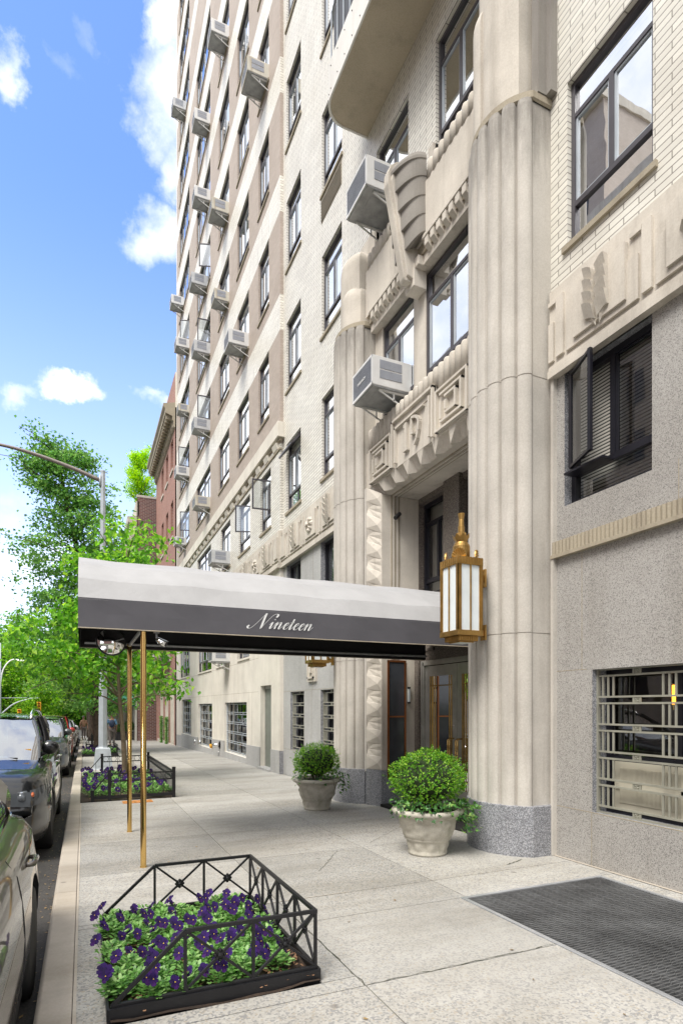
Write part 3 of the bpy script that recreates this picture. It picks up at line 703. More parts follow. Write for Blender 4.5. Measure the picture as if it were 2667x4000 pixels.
# fluted entrance towers
def tower(ya, yb, inner, topL):
    """ya<yb chord on plane X=4.37; reeds on a circular arc bulging 0.30 toward the street"""
    ch_ = yb-ya; sg = .30; r = ((ch_/2)**2+sg**2)/(2*sg); cx = 4.37+r-sg; cy = (ya+yb)/2; am = math.asin(ch_/2/r)
    def arc(n, off=0, lo=-1, hi=1):
        return [(cx-(r+off)*math.cos(am*(lo+(hi-lo)*i/n)), cy+(r+off)*math.sin(am*(lo+(hi-lo)*i/n))) for i in range(n+1)]
    def reeds(n, bul, off):
        out = []
        for k in range(n):
            a0, a1 = -am+2*am*k/n, -am+2*am*(k+1)/n; w = (a1-a0)*r
            for i in range(9 if k < n-1 else 10):
                t = i/9; a = a0+(a1-a0)*t; b = bul*math.sqrt(max(0, 1-(2*t-1)**2))*1.0
                out.append((cx-(r+off+b)*math.cos(a), cy+(r+off+b)*math.sin(a)))
        return out
    def shell(prof, zs, mat, name, joints=(), sm=True, top=True):
        full = [(4.70, prof[0][1])]+prof+[(4.70, prof[-1][1])]
        mb = MB().mat(mat); mb.smooth = False; n = len(full); vs = []; rings = []
        for z, ins in zs:
            rings.append(z)
            for i, (x, y) in enumerate(full):
                if ins: dx, dy = x-cx, y-cy; l = math.hypot(dx, dy); x -= dx/l*ins; y -= dy/l*ins
                vs.append((x, y, z))
        fs = [(j*n+i, j*n+i+1, (j+1)*n+i+1, (j+1)*n+i) for j in range(len(zs)-1) for i in range(n-1)]
        if top: fs.append(tuple((len(zs)-1)*n+i for i in range(n)))
        mb.add(vs, fs); return mb.build(name, B)
    # granite base
    shell(arc(24, .012), [(-.45, 0), (.53, 0), (.535, .006)], 'granite_d', 'tower_base')
    zs = [(.535, 0)]
    for j in (2.39, 5.15):
        zs += [(j-.006, 0), (j-.005, .007), (j+.005, .007), (j+.006, 0)]
    zs += [(7.98, 0), (8.06, .004), (8.12, .018)]
    pr = reeds(7, .052, -.054); shell(pr, zs, 'lime_pil', 'fluted_shaft', top=False)
    shell(arc(24, -.032), [(8.10, .02), (8.12, 0), (8.19, 0), (8.20, .012)], 'lime_old', 'shaft_cap')
    # plain upper shaft set back, with a domed lobe on the portal side
    def dome(lo, hi, off, z0, z1, nm, bulge=0):
        pr = arc(12, off, lo, hi)
        if bulge:
            pr = [(x-bulge*math.sin(math.pi*i/12), y) for i, (x, y) in enumerate(pr)]
        zs = [(z0, 0)]+[(z1-.30+.30*math.sin(R(10*k)), .26*(1-math.cos(R(10*k)))) for k in range(0, 10)]
        shell(pr, zs, 'lime', nm)
    if inner > 0:
        dome(-.74, .80, -.13, 8.2, 12.6, 'upper_shaft'); dome(.25, .92, -.10, 8.2, 9.8, 'upper_lobe', .05)
    else:
        dome(-.80, .9, -.13, 8.2, 9.60, 'upper_shaft'); dome(-.86, -.10, -.09, 8.2, 8.95, 'upper_lobe', .05)
    mb = MB().mat('lime_pil')       # flat side return of the upper shaft
    s = ya if inner > 0 else yb
    if inner > 0: mb.box(4.45, 4.70, ya+.02, ya+.12, 8.2, 12.6); mb.box(4.56, 4.70, ya-.05, ya+.02, 8.2, 12.6)
    mb.box(4.60, 4.68, min(s, s-.04*inner), max(s, s-.04*inner), 0, 6.06)
    mb.build('upper_return', B)
tower(4.85, 5.93, 1, True); tower(8.93, 9.98, -1, False)
# stone panel behind the right tower top
for q_ in ((4.60, 4.70, 5.85, 6.12, 8.9, 9.9), (4.61, 4.70, 9.03, 9.9, 8.9, 9.9), (4.605, 4.70, 7.17, 7.30, 9.2, 9.75)): mb = MB().mat('lime'); mb.box(*q_); mb.build('stone_panel', B)

# portal: spandrels, reeds, windows between the towers
CY = 7.44
mb = MB().mat('lime')
XS = 4.43
mb.box(XS, 4.66, 5.9, 9.0, 5.30, 5.92)
mb.box(XS-.012, XS+.02, 6.84, 8.02, 5.92, 6.03)
# frames of the three carved panels
def rg(ya, yb, za, zc, t=.03, d=.045):
    mb.box(XS-d, XS+.01, ya, yb, zc-t, zc); mb.box(XS-d, XS+.01, ya, yb, za, za+t); mb.box(XS-d, XS+.01, ya, ya+t, za, zc); mb.box(XS-d, XS+.01, yb-t, yb, za, zc)
mb.box(XS-.055, XS+.01, 6.84, 6.875, 5.32, 6.03); mb.box(XS-.055, XS+.01, 7.985, 8.02, 5.32, 6.03); mb.box(XS-.055, XS+.01, 6.84, 8.02, 6.0, 6.035)
mb.box(XS-.05, XS+.01, 6.93, 6.965, 5.36, 5.93); mb.box(XS-.05, XS+.01, 7.90, 7.93, 5.36, 5.90); mb.box(XS-.05, XS+.01, 7.10, 7.93, 5.87, 5.90)
def spiral(c, s):
    # square greek key spiral, centred at y=c
    h = [(.37, 5.335, 5.90), (.25, 5.42, 5.82), (.13, 5.50, 5.75)]
    for i, (w, z0, z1) in enumerate(h):
        t = .030; d = .05+.003*i
        mb.box(XS-d-.001, XS+.01, c-w, c+w, z1-t, z1)
        mb.box(XS-d, XS+.01, c-w, c-w+t*1.3, z0, z1)
        mb.box(XS-d+.001, XS+.01, c-w+.001, c+w*(.95 if i else 1)-.001, z0, z0+t)
        mb.box(XS-d-.002, XS+.01, c+w-t*1.3, c+w+.001, z0 if i == 0 else z0+.05, z1 if i == 0 else z0+(z1-z0)*.7)
spiral(6.42, 1); spiral(8.42, -1)
mb.build('lower_spandrel', B)
# the house number
mb = MB().mat('lime'); d = .045
mb.box(XS-d, XS+.01, 7.56, 7.62, 5.445, 5.84); mb.box(XS-d-.002, XS+.01, 7.53, 7.66, 5.42, 5.445); mb.box(XS-d+.002, XS+.01, 7.62, 7.655, 5.78, 5.83)
P = [(7.40, 5.58), (7.40, 5.82)]
def strokeYZ(pts, w0, w1, dd):
    n = len(pts)
    for i in range(n-1):
        (ya, za), (yb, zb_) = pts[i], pts[i+1]; t = Vector((yb-ya, zb_-za)).normalized(); nn = Vector((-t.y, t.x))
        wa = w0+(w1-w0)*i/(n-1); wb_ = w0+(w1-w0)*(i+1)/(n-1)
        q = [(ya+nn.x*wa, za+nn.y*wa), (ya-nn.x*wa, za-nn.y*wa), (yb-nn.x*wb_, zb_-nn.y*wb_), (yb+nn.x*wb_, zb_+nn.y*wb_)]
        mb.prism(q, XS-dd, XS+.01, 'x')
strokeYZ([(7.42, 5.60), (7.42, 5.83)], .018, .018, .049)
arcp = [(7.42-.0-.20*math.sin(R(a)), 5.70+.135*math.cos(R(a))) for a in range(0, 100, 12)]
strokeYZ(arcp, .016, .03, .05)
strokeYZ([(arcp[-1][0], arcp[-1][1]), (7.235, 5.58), (7.27, 5.48), (7.34, 5.41)], .03, .012, .0505)
strokeYZ([(7.42, 5.605), (7.36, 5.60)], .016, .016, .051)
mb.build('house_number', B)
# scalloped pyramids along the chamfer below the spandrel and down the jambs
def splay(p0, p1, q0, q1, n, name, mat='lime', h_=.03):
    """p0->p1 outer edge, q0->q1 inner edge; rows of raised pyramids between"""
    mb = MB().mat(mat); p0, p1, q0, q1 = map(Vector, (p0, p1, q0, q1)); nrm = (p1-p0).cross(q0-p0).normalized()
    if nrm.x > 0: nrm = -nrm
    for k in range(n):
        a, b = k/n, (k+1)/n; A, Bq, C, D = p0.lerp(p1, a), p0.lerp(p1, b), q0.lerp(q1, b), q0.lerp(q1, a)
        m = (A+Bq+C+D)/4; mid0, mid1 = (A+Bq)/2, (D+C)/2
        if k % 2 == 0:
            ap = mid0.lerp(mid1, .78)+nrm*h_
            mb.add([A, Bq, C, D, ap], [(0,1,4), (1,2,4), (2,3,4), (3,0,4)])
        else:
            fan = []
            for j in range(7):
                g = math.pi*j/6; w = (Bq-A)/2; hgt = (mid1-mid0)*.95
                fan.append(mid0-w*math.cos(g)+hgt*math.sin(g)-nrm*(.012 if j % 2 else .0))
            mb.add([mid0-nrm*min(.045, h_)]+fan, [(0, j, j+1) for j in range(1, 7)])
            mb.add([A, Bq, C, D]+fan, [(0, 3, 4+1, 4), ]+[(3, 4+j, 4+j+1) for j in range(1, 3)]+[(3, 2, 4+3)]+[(2, 4+j, 4+j+1) for j in range(3, 5)]+[(2, 1, 4+6, 4+5)])
    mb.build(name, B, recalc=True)
splay((XS, 5.92, 5.32), (XS, 8.98, 5.32), (4.57, 6.08, 5.11), (4.57, 8.82, 5.11), 15, 'scalloped_soffit', h_=.10)
splay((4.37, 8.86, .55), (4.37, 8.86, 5.30), (4.50, 8.55, .55), (4.50, 8.55, 5.12), 21, 'scalloped_jamb')
splay((4.44, 5.97, 5.30), (4.44, 5.97, .55), (4.50, 6.15, 5.12), (4.50, 6.15, .55), 21, 'scalloped_jamb')
for s, y0, y1 in ((1, 8.86, 8.55), (-1, 5.97, 6.15)):
    mb = MB().mat('granite_d'); mb.add([(4.36, y0, -.4), (4.49, y1, -.4), (4.49, y1, .55), (4.36, y0, .55), (5.2, y1, -.4), (5.2, y1, .55)], [(0,1,2,3), (1,4,5,2)]); mb.build('portal_base', B)
mb = MB().mat('lime_pil')
for y0, y1 in ((8.86, 8.95),): mb.box(4.37, 4.40, y0, y1, .5, 5.3)
mb.build('portal_edge', B)
# recess: reveals, soffit, grooves
mb = MB().mat('lime')
mb.quad((4.50, 8.55, .54), (5.2, 8.55, .54), (5.2, 8.55, 5.11), (4.50, 8.55, 5.11)); mb.quad((4.50, 6.15, .54), (5.2, 6.15, .54), (5.2, 6.15, 5.11), (4.50, 6.15, 5.11))
mb.quad((4.56, 6.05, 5.115), (4.56, 8.85, 5.115), (5.3, 8.85, 5.115), (5.3, 6.05, 5.115))
mb.mat('lime_old')
for x in (4.67, 4.74, 4.81):
    mb.box(x, x+.018, 6.1, 8.545, 5.104, 5.12); mb.box(x, x+.018, 8.538, 8.56, 2.4, 5.11); mb.box(x, x+.018, 6.32, 6.163, 2.4, 5.11)
mb.mat('lime')
for x in (4.70, 4.77): mb.box(x, x+.03, 6.1, 8.545, 5.098, 5.118); mb.box(x, x+.03, 8.533, 8.56, 2.4, 5.11)
mb.build('portal_recess', B, recalc=False)
# granite back wall of the recess with windows and doors
rh = [(7.70, 8.53, 3.45, 5.02), (6.42, 7.28, 3.45, 5.02), (6.55, 8.42, -.1, 2.34)]
wallgrid('recess_granite_wall', 5.2, 6.15, 8.55, -.2, 5.115, rh, lambda y, z: 'granite_br', depth=.22)
for h in rh[:2]: wins.append((*h, 5.2, None, 'rec', 0))
mb = MB().mat('granite_br')
mb.box(5.13, 5.2, 7.28, 7.70, 3.4, 5.11)
for a, b in ((7.0, 7.9), (8.05, 8.5), (6.42, 6.85)):
    mb.box(5.175, 5.2, a, b, 2.52, 2.56); mb.box(5.175, 5.2, a, b, 2.95, 2.99); mb.box(5.174, 5.2, a, a+.04, 2.52, 2.99); mb.box(5.174, 5.2, b-.04, b, 2.52, 2.99)
mb.box(5.12, 5.2, 8.42, 8.55, 0, 2.40)
mb.build('recess_trim', B)
# entrance doors
D_ = MB().mat('steel'); xd = 5.23
def door(y0, y1):
    mb = MB().mat('steel'); z0, z1 = .0, 2.27; s = .115
    mb.box(xd, xd+.05, y0, y1, z1-.17, z1); mb.box(xd, xd+.05, y0, y1, z0, z0+.32); mb.box(xd, xd+.05, y0, y0+s, z0+.32, z1-.17); mb.box(xd, xd+.05, y1-s, y1, z0+.32, z1-.17)
    o = mb.build('door', B, bevel=.003)
    g = MB().mat('glass_dk'); g.quad((xd+.03, y0+s, .32), (xd+.03, y1-s, .32), (xd+.03, y1-s, 2.1), (xd+.03, y0+s, 2.1)); g.build('pane', o)
    k = MB().mat('bronze')
    for y in (y0+s+.008, y1-s-.008, y0+s+.10, y1-s-.10): k.box(xd+.005, xd+.02, y-.006, y+.006, .32, 2.1)
    k.box(xd+.006, xd+.019, y0+s, y1-s, 1.935, 1.95); k.box(xd+.006, xd+.019, y0+s, y1-s, .45, .465)
    k.build('glazing_bars', o)
    return o
d1 = door(7.48, 8.37); d2 = door(6.58, 7.47)
for dd, y, sgn in ((d1, 7.555, 1), (d2, 7.395, -1)):
    h = MB().mat('brass'); h.smooth = True
    for o_ in (0, .05):
        yy = y+sgn*o_; h.tube([(xd, yy, .76), (xd-.06, yy, .765), (xd-.08, yy, .79), (xd-.08, yy, 1.08), (xd-.06, yy, 1.105), (xd, yy, 1.11)], .011, 8)
    h.build('handle', dd)
k = MB().mat('chrome'); k.tube([(xd-.012, 7.55, 1.30), (xd+.01, 7.55, 1.30)], .022, 14); k.build('lock', d1)
mb = MB().mat('steel')
mb.box(5.19, 5.25, 8.37, 8.425, 0, 2.34); mb.box(5.19, 5.25, 6.54, 6.58, 0, 2.34); mb.box(5.19, 5.25, 6.5, 8.425, 2.28, 2.36); mb.box(5.165, 5.19, 8.39, 8.42, 0, 2.36)
mb.build('door_frame', B, bevel=.004)
mb = MB().mat('room'); mb.box(5.6, 8.5, 6.2, 8.7, -.05, 2.8); o = mb.build('lobby', B)
bm = bmesh.new(); bm.from_mesh(o.data); bmesh.ops.reverse_faces(bm, faces=bm.faces)
bmesh.ops.delete(bm, geom=[f for f in bm.faces if abs(f.calc_center_median().x-5.6) < .01], context='FACES'); bm.to_mesh(o.data); bm.free()
mb = MB().mat('dark'); mb.box(4.47, 5.2, 6.15, 8.55, -.06, .012+gz(7.4)+.02); mb.build('threshold', B)
# glazed display case on the left reveal
mb = MB().mat('copper')
yc = 8.53; mb.box(4.60, 4.63, yc, 8.56, .4, 2.37); mb.box(4.92, 4.95, yc, 8.56, .4, 2.37); mb.box(4.60, 4.95, yc-.001, 8.56, 2.34, 2.372); mb.box(4.60, 4.95, yc-.001, 8.56, 1.42, 1.445)
o = mb.build('side_light', B); g = MB().mat(simple('smoked_glass', (.05,.055,.065), .08)); g.quad((4.63, 8.542, .4), (4.92, 8.542, .4), (4.92, 8.542, 2.34), (4.63, 8.542, 2.34)); g.build('pane', o)

# level-2 windows of the portal and central pier
for q_ in ((4.60, 4.78, 7.38, 7.70), (4.60, 4.80, 8.72, 9.0), (4.60, 4.80, 5.9, 6.12)): mb = MB().mat('lime'); mb.box(*q_, 5.9, 8.3); mb.build('portal_pier', B, bevel=.008)
wins.append((7.70, 8.72, 6.05, 7.97, 4.60, None, 'P', 0)); wins.append((6.12, 7.38, 6.05, 7.97, 4.60, None, 'P', 1))
# upper spandrel with dentils and reeds
mb = MB().mat('lime')
mb.box(XS, 4.66, 5.92, 9.0, 8.27, 9.05)
mb.box(XS+.0, XS+.02, 5.95, 7.15, 8.2, 8.27); mb.box(XS+.06, 4.66, 5.95, 8.93, 7.99, 8.14)
for sidec in ((6.05, 7.15), (7.75, 8.85)):
    a, b = sidec; mb.box(XS-.03, XS+.02, a, b, 8.25, 8.30); n = 7
    for k in range(n):
        y = a+.03+(b-a-.06)*k/n; w = (b-a-.06)/n
        mb.add([(XS+.10, y+.03, 8.02), (XS+.10, y+w-.03, 8.02), (XS-.02, y+.03, 8.13), (XS-.02, y+w-.03, 8.13), (XS-.02, y+.03, 8.25), (XS-.02, y+w-.03, 8.25), (XS+.12, y+.03, 8.25), (XS+.12, y+w-.03, 8.25)],
               [(0,1,3,2), (2,3,5,4), (0,2,4,6), (1,7,5,3)])
mb.mat('lime_old').box(XS+.03, 4.6, 5.95, 8.93, 8.13, 8.27)
mb.build('upper_spandrel', B)
for (z0, z1, ya, yb, hh) in ((5.93, 6.29, 6.0, 8.92, 0), (9.05, 9.30, 5.98, 8.95, 1)):
    mb = MB().mat('lime'); mb.smooth = True; n = 22; w = (yb-ya)/n
    for k in range(n):
        y = ya+w*(k+.5)
        if hh and 7.0 < y < 7.85: continue
        zz0 = z0 if not (6.84 < y < 8.02 and not hh) else 6.04
        mb.lathe([(w*.5, zz0), (w*.5, z1-.03), (w*.44, z1-.008), (w*.25, z1)], (XS+.05, y, 0), 12)
    mb.smooth = False; mb.box(XS+.05, 4.66, ya, yb, z0, z1-.03)
    mb.build('reeded_parapet', B)
# keystone bracket: central fin with fanned shells
mb = MB().mat('lime')
prof = [(4.46, 7.80), (4.27, 7.80), (4.25, 7.84), (4.01, 9.02), (3.985, 9.12), (3.99, 9.28), (4.04, 9.40), (4.14, 9.48), (4.46, 9.50)]
mb.prism([(x, z) for x, z in prof], 7.39, 7.52, 'y')
mb.prism([(x+.03, z-.0) for x, z in prof[:1]]+[(4.29, 7.86), (4.05, 9.03), (4.03, 9.15), (4.05, 9.28), (4.09, 9.38), (4.17, 9.45), (4.5, 9.47)], 7.35, 7.56, 'y')
mb.build('bracket_fin', B, bevel=.012)
mb = MB().mat('lime_pil'); mb.smooth = False
lev = [(8.30, .20, .31), (8.55, .26, .31), (8.81, .315, .31), (9.08, .36, .31), (9.33, .40, .31), (9.43, .42, .31)]
for s in (-1, 1):
    c = CY+.015
    for i in range(5):
        z0, x0, w0 = lev[i]; z1, x1, w1 = lev[i+1]
        N_ = 12; vs = []
        rows = [(z0-.004, x0-.03, w0-.004), (z0, x0+.014, w0+.004), (z0+.04, x0+.016, w0+.004), (z1-.004, x1-.03, w1-.004)] if i < 4 else [(z0-.004, x0-.03, w0-.004), (z0, x0+.014, w0+.004), (z1-.06, x1, w1), (z1-.01, x1-.02, w1-.02), (z1+.03, x1*.86, w1*.84), (z1+.055, x1*.6, w1*.6), (z1+.07, x1*.3, w1*.3), (z1+.075, 0, 0)]
        for z, xx, ww in rows:
            for j in range(N_+1):
                g = math.pi/2*j/N_; bow = .12*math.sin(g*2)*0
                vs.append((XS+.02-xx*math.cos(g)**.8, c+s*(.05+ww*math.sin(g)), z-.10*math.cos(g)+.06*math.sin(g)**3))
        k = N_+1; mb.add(vs, [(a*k+j, a*k+j+1, (a+1)*k+j+1, (a+1)*k+j) for a in range(len(rows)-1) for j in range(N_)])
    # bottom cap
    z0, x0, w0 = lev[0]; pts = [(XS+.02-x0*math.cos(math.pi/2*j/12)**.8, c+s*(.05+w0*math.sin(math.pi/2*j/12)), z0-.10*math.cos(math.pi/2*j/12)+.06*math.sin(math.pi/2*j/12)**3) for j in range(13)]+[(XS+.02, c+s*.05, z0)]
    mb.add(pts, [tuple(range(14))])
mb.build('bracket_shells', B)
mb = MB().mat('lime'); mb.box(XS-.05, 4.6, 7.33, 7.58, 7.72, 8.06); mb.box(XS-.03, 4.6, 7.24, 7.67, 7.98, 8.12); mb.build('bracket_base', B, bevel=.01)
# balcony
def balc_out(off=0, n=12):
    y1, y0, xo, r = 9.42+off, 5.45-off, 3.77-off, .40
    p = [(4.66, y1), (xo+r+.05, y1)]+[(xo+r-r*math.sin(R(90*i/n)), y1-r+r*math.cos(R(90*i/n))) for i in range(n+1)]
    p += [(xo+r-r*math.cos(R(90*i/n)), y0+r-r*math.sin(R(90*i/n))) for i in range(n+1)]+[(4.66, y0)]
    return p
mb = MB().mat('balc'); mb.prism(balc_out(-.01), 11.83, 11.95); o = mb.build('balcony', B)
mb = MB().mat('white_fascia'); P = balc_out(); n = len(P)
mb.add([(x, y, z) for z in (11.81, 12.42) for x, y in P], [(i, i+1, n+i+1, n+i) for i in range(n-1)])
q = balc_out(-.03); mb.add([(x, y, z) for z in (11.81, 12.42) for x, y in q], [(i, i+1, n+i+1, n+i) for i in range(n-1)])
mb.add([(x, y, 11.81) for x, y in P]+[(x, y, 11.81) for x, y in q], [(i, i+1, n+i+1, n+i) for i in range(n-1)])
mb.mat('iron')
for i in range(1, n-1, 2): mb.ball((P[i][0]-.004, P[i][1], 11.90), .010, 6)
for k in range(12): mb.ball((3.767, 5.9+k*.28, 11.92), .010, 6); mb.ball((3.767, 5.9+k*.28, 12.3), .010, 6)
mb.build('fascia', o)
mb = MB().mat('pole')
for z in (12.46, 13.35): mb.tube([(x, y, z) for x, y in balc_out(-.06)], .022, 6)
for k in range(14):
    y = 5.85+k*.25; mb.bar((3.83, y, 12.4), (3.83, y, 13.36), .02)
mb.mat(simple('perforated_panel', (.06,.065,.08), .6)); q = balc_out(-.075); mb.add([(x, y, z) for z in (12.48, 13.3) for x, y in q], [(i, i+1, n+i+1, n+i) for i in range(n-1)])
mb.build('railing', o)
# through-wall louvre, bodies behind the walls
mb = MB().mat('louver')
for k in range(15): mb.box(XW-.012-.012*(k % 2), XW+.01, 10.55, 11.58, 11.93+k*.03, 11.93+k*.03+.022)
mb.mat('louver').box(XW-.008, XW+.01, 10.53, 11.6, 11.92, 12.40); mb.build('wall_louvre', B)
mb = MB().mat('dark'); mb.box(5.0, 17, 8.6, 32.05, -.6, 43.9); mb.box(5.0, 17, -1.95, 6.10, -.6, 23.9); mb.box(5.46, 17, 6.3, 8.6, 2.9, 23.9); mb.build('dark_backing', B)  # near-black solids behind the panes; darkness of unlit rooms put into the colour
mb = MB().mat('lime_wing'); mb.box(XG, 17, 32.1, 32.3, -1, 44); mb.build('party_wall', B)
# pale sealant lines along the kerb and at the foot of the walls
mb = MB().mat('kerb'); 
for a, b in zip([-6, 0, 3, 6, 9.4], [0, 3, 6, 9.4, 11.1]):
    mb.add([(-.053, a, gz(a)+.004), (-.036, a, gz(a)+.004), (-.036, b, gz(b)+.004), (-.053, b, gz(b)+.004)], [(0,1,2,3)])
for a, b in ((-2, 2), (2, 4.84)):
    mb.add([(4.615, a, gz(a)+.006), (4.648, a, gz(a)+.006), (4.648, b, gz(b)+.006), (4.615, b, gz(b)+.006)], [(0,1,2,3)])
mb.add([(1.3, 4.576, gz(4.58)+.004), (2.1, 4.576, gz(4.58)+.004), (2.1, 4.584, gz(4.58)+.004), (1.3, 4.584, gz(4.58)+.004)], [(0,1,2,3)])
struct(mb.build('sealant_line', recalc=False))

# cracks and mossy joints in the sidewalk
mb = MB().mat(simple('mossy_crack', (.05,.055,.03), .95, var=.4, sc_=30)); rc = random.Random(31)
for (xa, ya, xb, yb, w_) in ((1.47, 2.972, 2.86, 2.975, .0032), (3.9, 4.72, 4.2, 4.83, .008), (1.455, 4.2, 1.46, 2.98, .003), (2.1, 5.3, 2.6, 6.0, .003), (.2, 7.4, 1.1, 6.9, .003), (3.1, 6.2, 3.9, 6.9, .003), (.3, 9.2, 1.4, 9.9, .004)):
    n_ = 26; P_ = []
    for i in range(n_+1):
        t_ = i/n_; P_.append(Vector((xa+(xb-xa)*t_, ya+(yb-ya)*t_, 0))+Vector((rc.uniform(-1, 1), rc.uniform(-1, 1), 0))*.009)
    d_ = Vector((-(yb-ya), xb-xa, 0)).normalized()
    for a, b in zip(P_, P_[1:]):
        e = d_*w_*rc.uniform(.3, 1); z_ = lambda p: gz(p.y)+.004
        mb.quad(Vector((a.x, a.y, z_(a)))-e, Vector((b.x, b.y, z_(b)))-e, Vector((b.x, b.y, z_(b)))+e, Vector((a.x, a.y, z_(a)))+e)
struct(mb.build('sidewalk_cracks', recalc=False))
# ------------------------------------------------------------------ windows
def sash(mb, p0, p1, z0, z1, t=.035, fm='frame', gm='glass'):
    """an opened sash: frame and glass between two plan points"""
    a, b = Vector((*p0, 0)), Vector((*p1, 0)); mb.mat(fm)
    for z in (z0+t/2, z1-t/2): mb.bar(a+Vector((0,0,z)), b+Vector((0,0,z)), .03, t)
    for p in (a, b): mb.bar(p+Vector((0,0,z0)), p+Vector((0,0,z1)), .035, .035)
    mb.mat('glass_lo').quad(a+Vector((0,0,z0+t)), b+Vector((0,0,z0+t)), b+Vector((0,0,z1-t)), a+Vector((0,0,z1-t)))
opens = {('A', -1): 'perp', ('B', -1): 'ajar', ('D', 2): 'perp', ('D', 1): 'perp', ('E', 1): 'perp', ('D', 3): 'ajar', ('F', 0): 'hopper', ('E', 0): 'ajar', ('E', 3): 'ajar'}
rw = random.Random(5)
for (y0, y1, z0, z1, X, inner, st, idx) in wins:
    dk = st in ('gr', 'rec'); fm = 'frame_b' if dk else 'frame'
    rec = .10 if st in ('gr', 'rec') else (.03 if st == 'P' else .055)
    xf = X+rec; mb = MB().mat(fm); fw = .05 if not dk else .06; w = y1-y0; h = z1-z0
    mb.box(xf, xf+.07, y0, y0+fw, z0, z1); mb.box(xf, xf+.07, y1-fw, y1, z0, z1)
    mb.box(xf, xf+.07, y0+fw, y1-fw, z1-fw, z1); mb.box(xf, xf+.07, y0+fw, y1-fw, z0, z0+fw)
    zl, zt = z0+.25*h, z0+.79*h
    if st == 'rec': zl, zt = z0+.16*h, z0+.78*h
    if st == 'gr': zl, zt = z0+.24*h, z1-.03
    op = opens.get((st, idx))
    if st == 'gr' and y0 == 3.66: op = 'side'
    mb.box(xf+.005, xf+.065, y0+fw, y1-fw, zl-.025, zl+.03)
    if st != 'gr': mb.box(xf+.005, xf+.065, y0+fw, y1-fw, zt-.02, zt+.025)
    ndiv = 2 if w < 1.7 else 4
    for k in range(1, ndiv):
        y = y0+w*k/ndiv; mb.box(xf+.004, xf+.066, y-.028, y+.028, zl+.03, zt-.02)
        if ndiv > 2 and k % 2 == 0: mb.box(xf+.004, xf+.066, y-.028, y+.028, z0+fw, zl-.025); mb.box(xf+.004, xf+.066, y-.028, y+.028, zt+.025, z1-fw)
    # thin sash frames inside each light
    mb.mat('pole' if not dk else fm)
    for k in range(ndiv):
        a, b = y0+w*k/ndiv+(fw if k == 0 else .028), y0+w*(k+1)/ndiv-(fw if k == ndiv-1 else .028)
        if op == 'perp' and k == 0: continue
        if op == 'side' and k == ndiv-1: continue
        s = .022; za, zb_ = zl+.03, zt-.02
        mb.box(xf+.018, xf+.05, a, a+s, za, zb_); mb.box(xf+.018, xf+.05, b-s, b, za, zb_); mb.box(xf+.018, xf+.05, a+s, b-s, za, za+s); mb.box(xf+.018, xf+.05, a+s, b-s, zb_-s, zb_)
    win = mb.build('window', B)
    g = MB().mat('glass_lo' if dk else 'glass'); xg = xf+.035
    def pq(a, b, c, d): g.quad((xg, b, c), (xg, a, c), (xg, a, d), (xg, b, d))
    pq(y0, y1, z0, zl)
    if op != 'hopper': pq(y0, y1, zt, z1)
    for k in range(ndiv):
        a, b = y0+w*k/ndiv, y0+w*(k+1)/ndiv
        if (op == 'perp' and k == 0) or (op == 'side' and k == ndiv-1): continue
        pq(a, b, zl, zt)
    g.build('pane', win, recalc=False)
    # what hangs inside
    cb = MB(); xi = xf+.13
    kind = rw.random()
    if st in ('gr', 'rec'): cb.mat('blind' if st == 'gr' else 'curtain').quad((xi, y1, z0), (xi, y0, z0), (xi, y0, z1), (xi, y1, z1))
    elif st == 'P' or st == 'H' or st == 'J':
        cb.mat('curtain'); n = 10; a, b = y0+.02, y0+w*.34
        for (a, b) in ((y1-w*.3, y1),):
            for k in range(n):
                ya, yb = a+(b-a)*k/n, a+(b-a)*(k+1)/n; cb.quad((xi+.03*(k % 2), ya, z0), (xi+.03*((k+1) % 2), yb, z0), (xi+.03*((k+1) % 2), yb, z1), (xi+.03*(k % 2), ya, z1))
    elif kind < .45: cb.mat('shade').quad((xi, y1, z0+h*rw.choice((0, .3, .5))), (xi, y0, z0+h*.0), (xi, y0, z1), (xi, y1, z1))
    elif kind < .8:
        cb.mat('curtain'); n = 14
        for k in range(n):
            ya, yb = y0+w*k/n, y0+w*(k+1)/n; cb.quad((xi+.03*(k % 2), ya, z0), (xi+.03*((k+1) % 2), yb, z0), (xi+.03*((k+1) % 2), yb, z1), (xi+.03*(k % 2), ya, z1))
    if cb.f: cb.build('blind' if dk else 'curtain', win, recalc=False)
    if st not in ('gr', 'rec', 'P', 'lo', 'H') or (st == 'lo'):
        s = MB().mat('lime_old' if z0 > 6 else 'lime_wing'); s.box(X-.035, X+.12, y0-.05, y1+.05, z0-.055, z0+.004); s.build('sill', win)
    if op:
        s = MB()
        if op == 'perp': sash(s, (xf, y0+.05), (xf-.52, y0+.10), zl+.03, zt-.02)
        elif op == 'ajar': sash(s, (xf, y0+.05), (xf-.44, y0+.20), zl+.03, zt-.02)
        elif op == 'side': sash(s, (4.66, 4.62), (4.50, 4.22), zl+.04, zt+.0, .03, 'frame_b'); s.mat('frame_b').box(4.60, 4.74, 4.16, 4.66, zl-.03, zl-.01)
        elif op == 'hopper':
            s.mat('frame'); A, Bz = Vector((xf+.02, 0, z1-.06)), Vector((xf-.26, 0, zt-.02))
            for y in (y0+.06, y1-.06): s.bar(A+Vector((0, y, 0)), Bz+Vector((0, y, 0)), .04, .04)
            for p in (A, Bz): s.bar(p+Vector((0, y0+.06, 0)), p+Vector((0, y1-.06, 0)), .04, .04)
            s.mat('glass_lo').quad(A+Vector((0, y0+.06, 0)), A+Vector((0, y1-.06, 0)), Bz+Vector((0, y1-.06, 0)), Bz+Vector((0, y0+.06, 0)))
        s.build('open_sash', win, recalc=False)

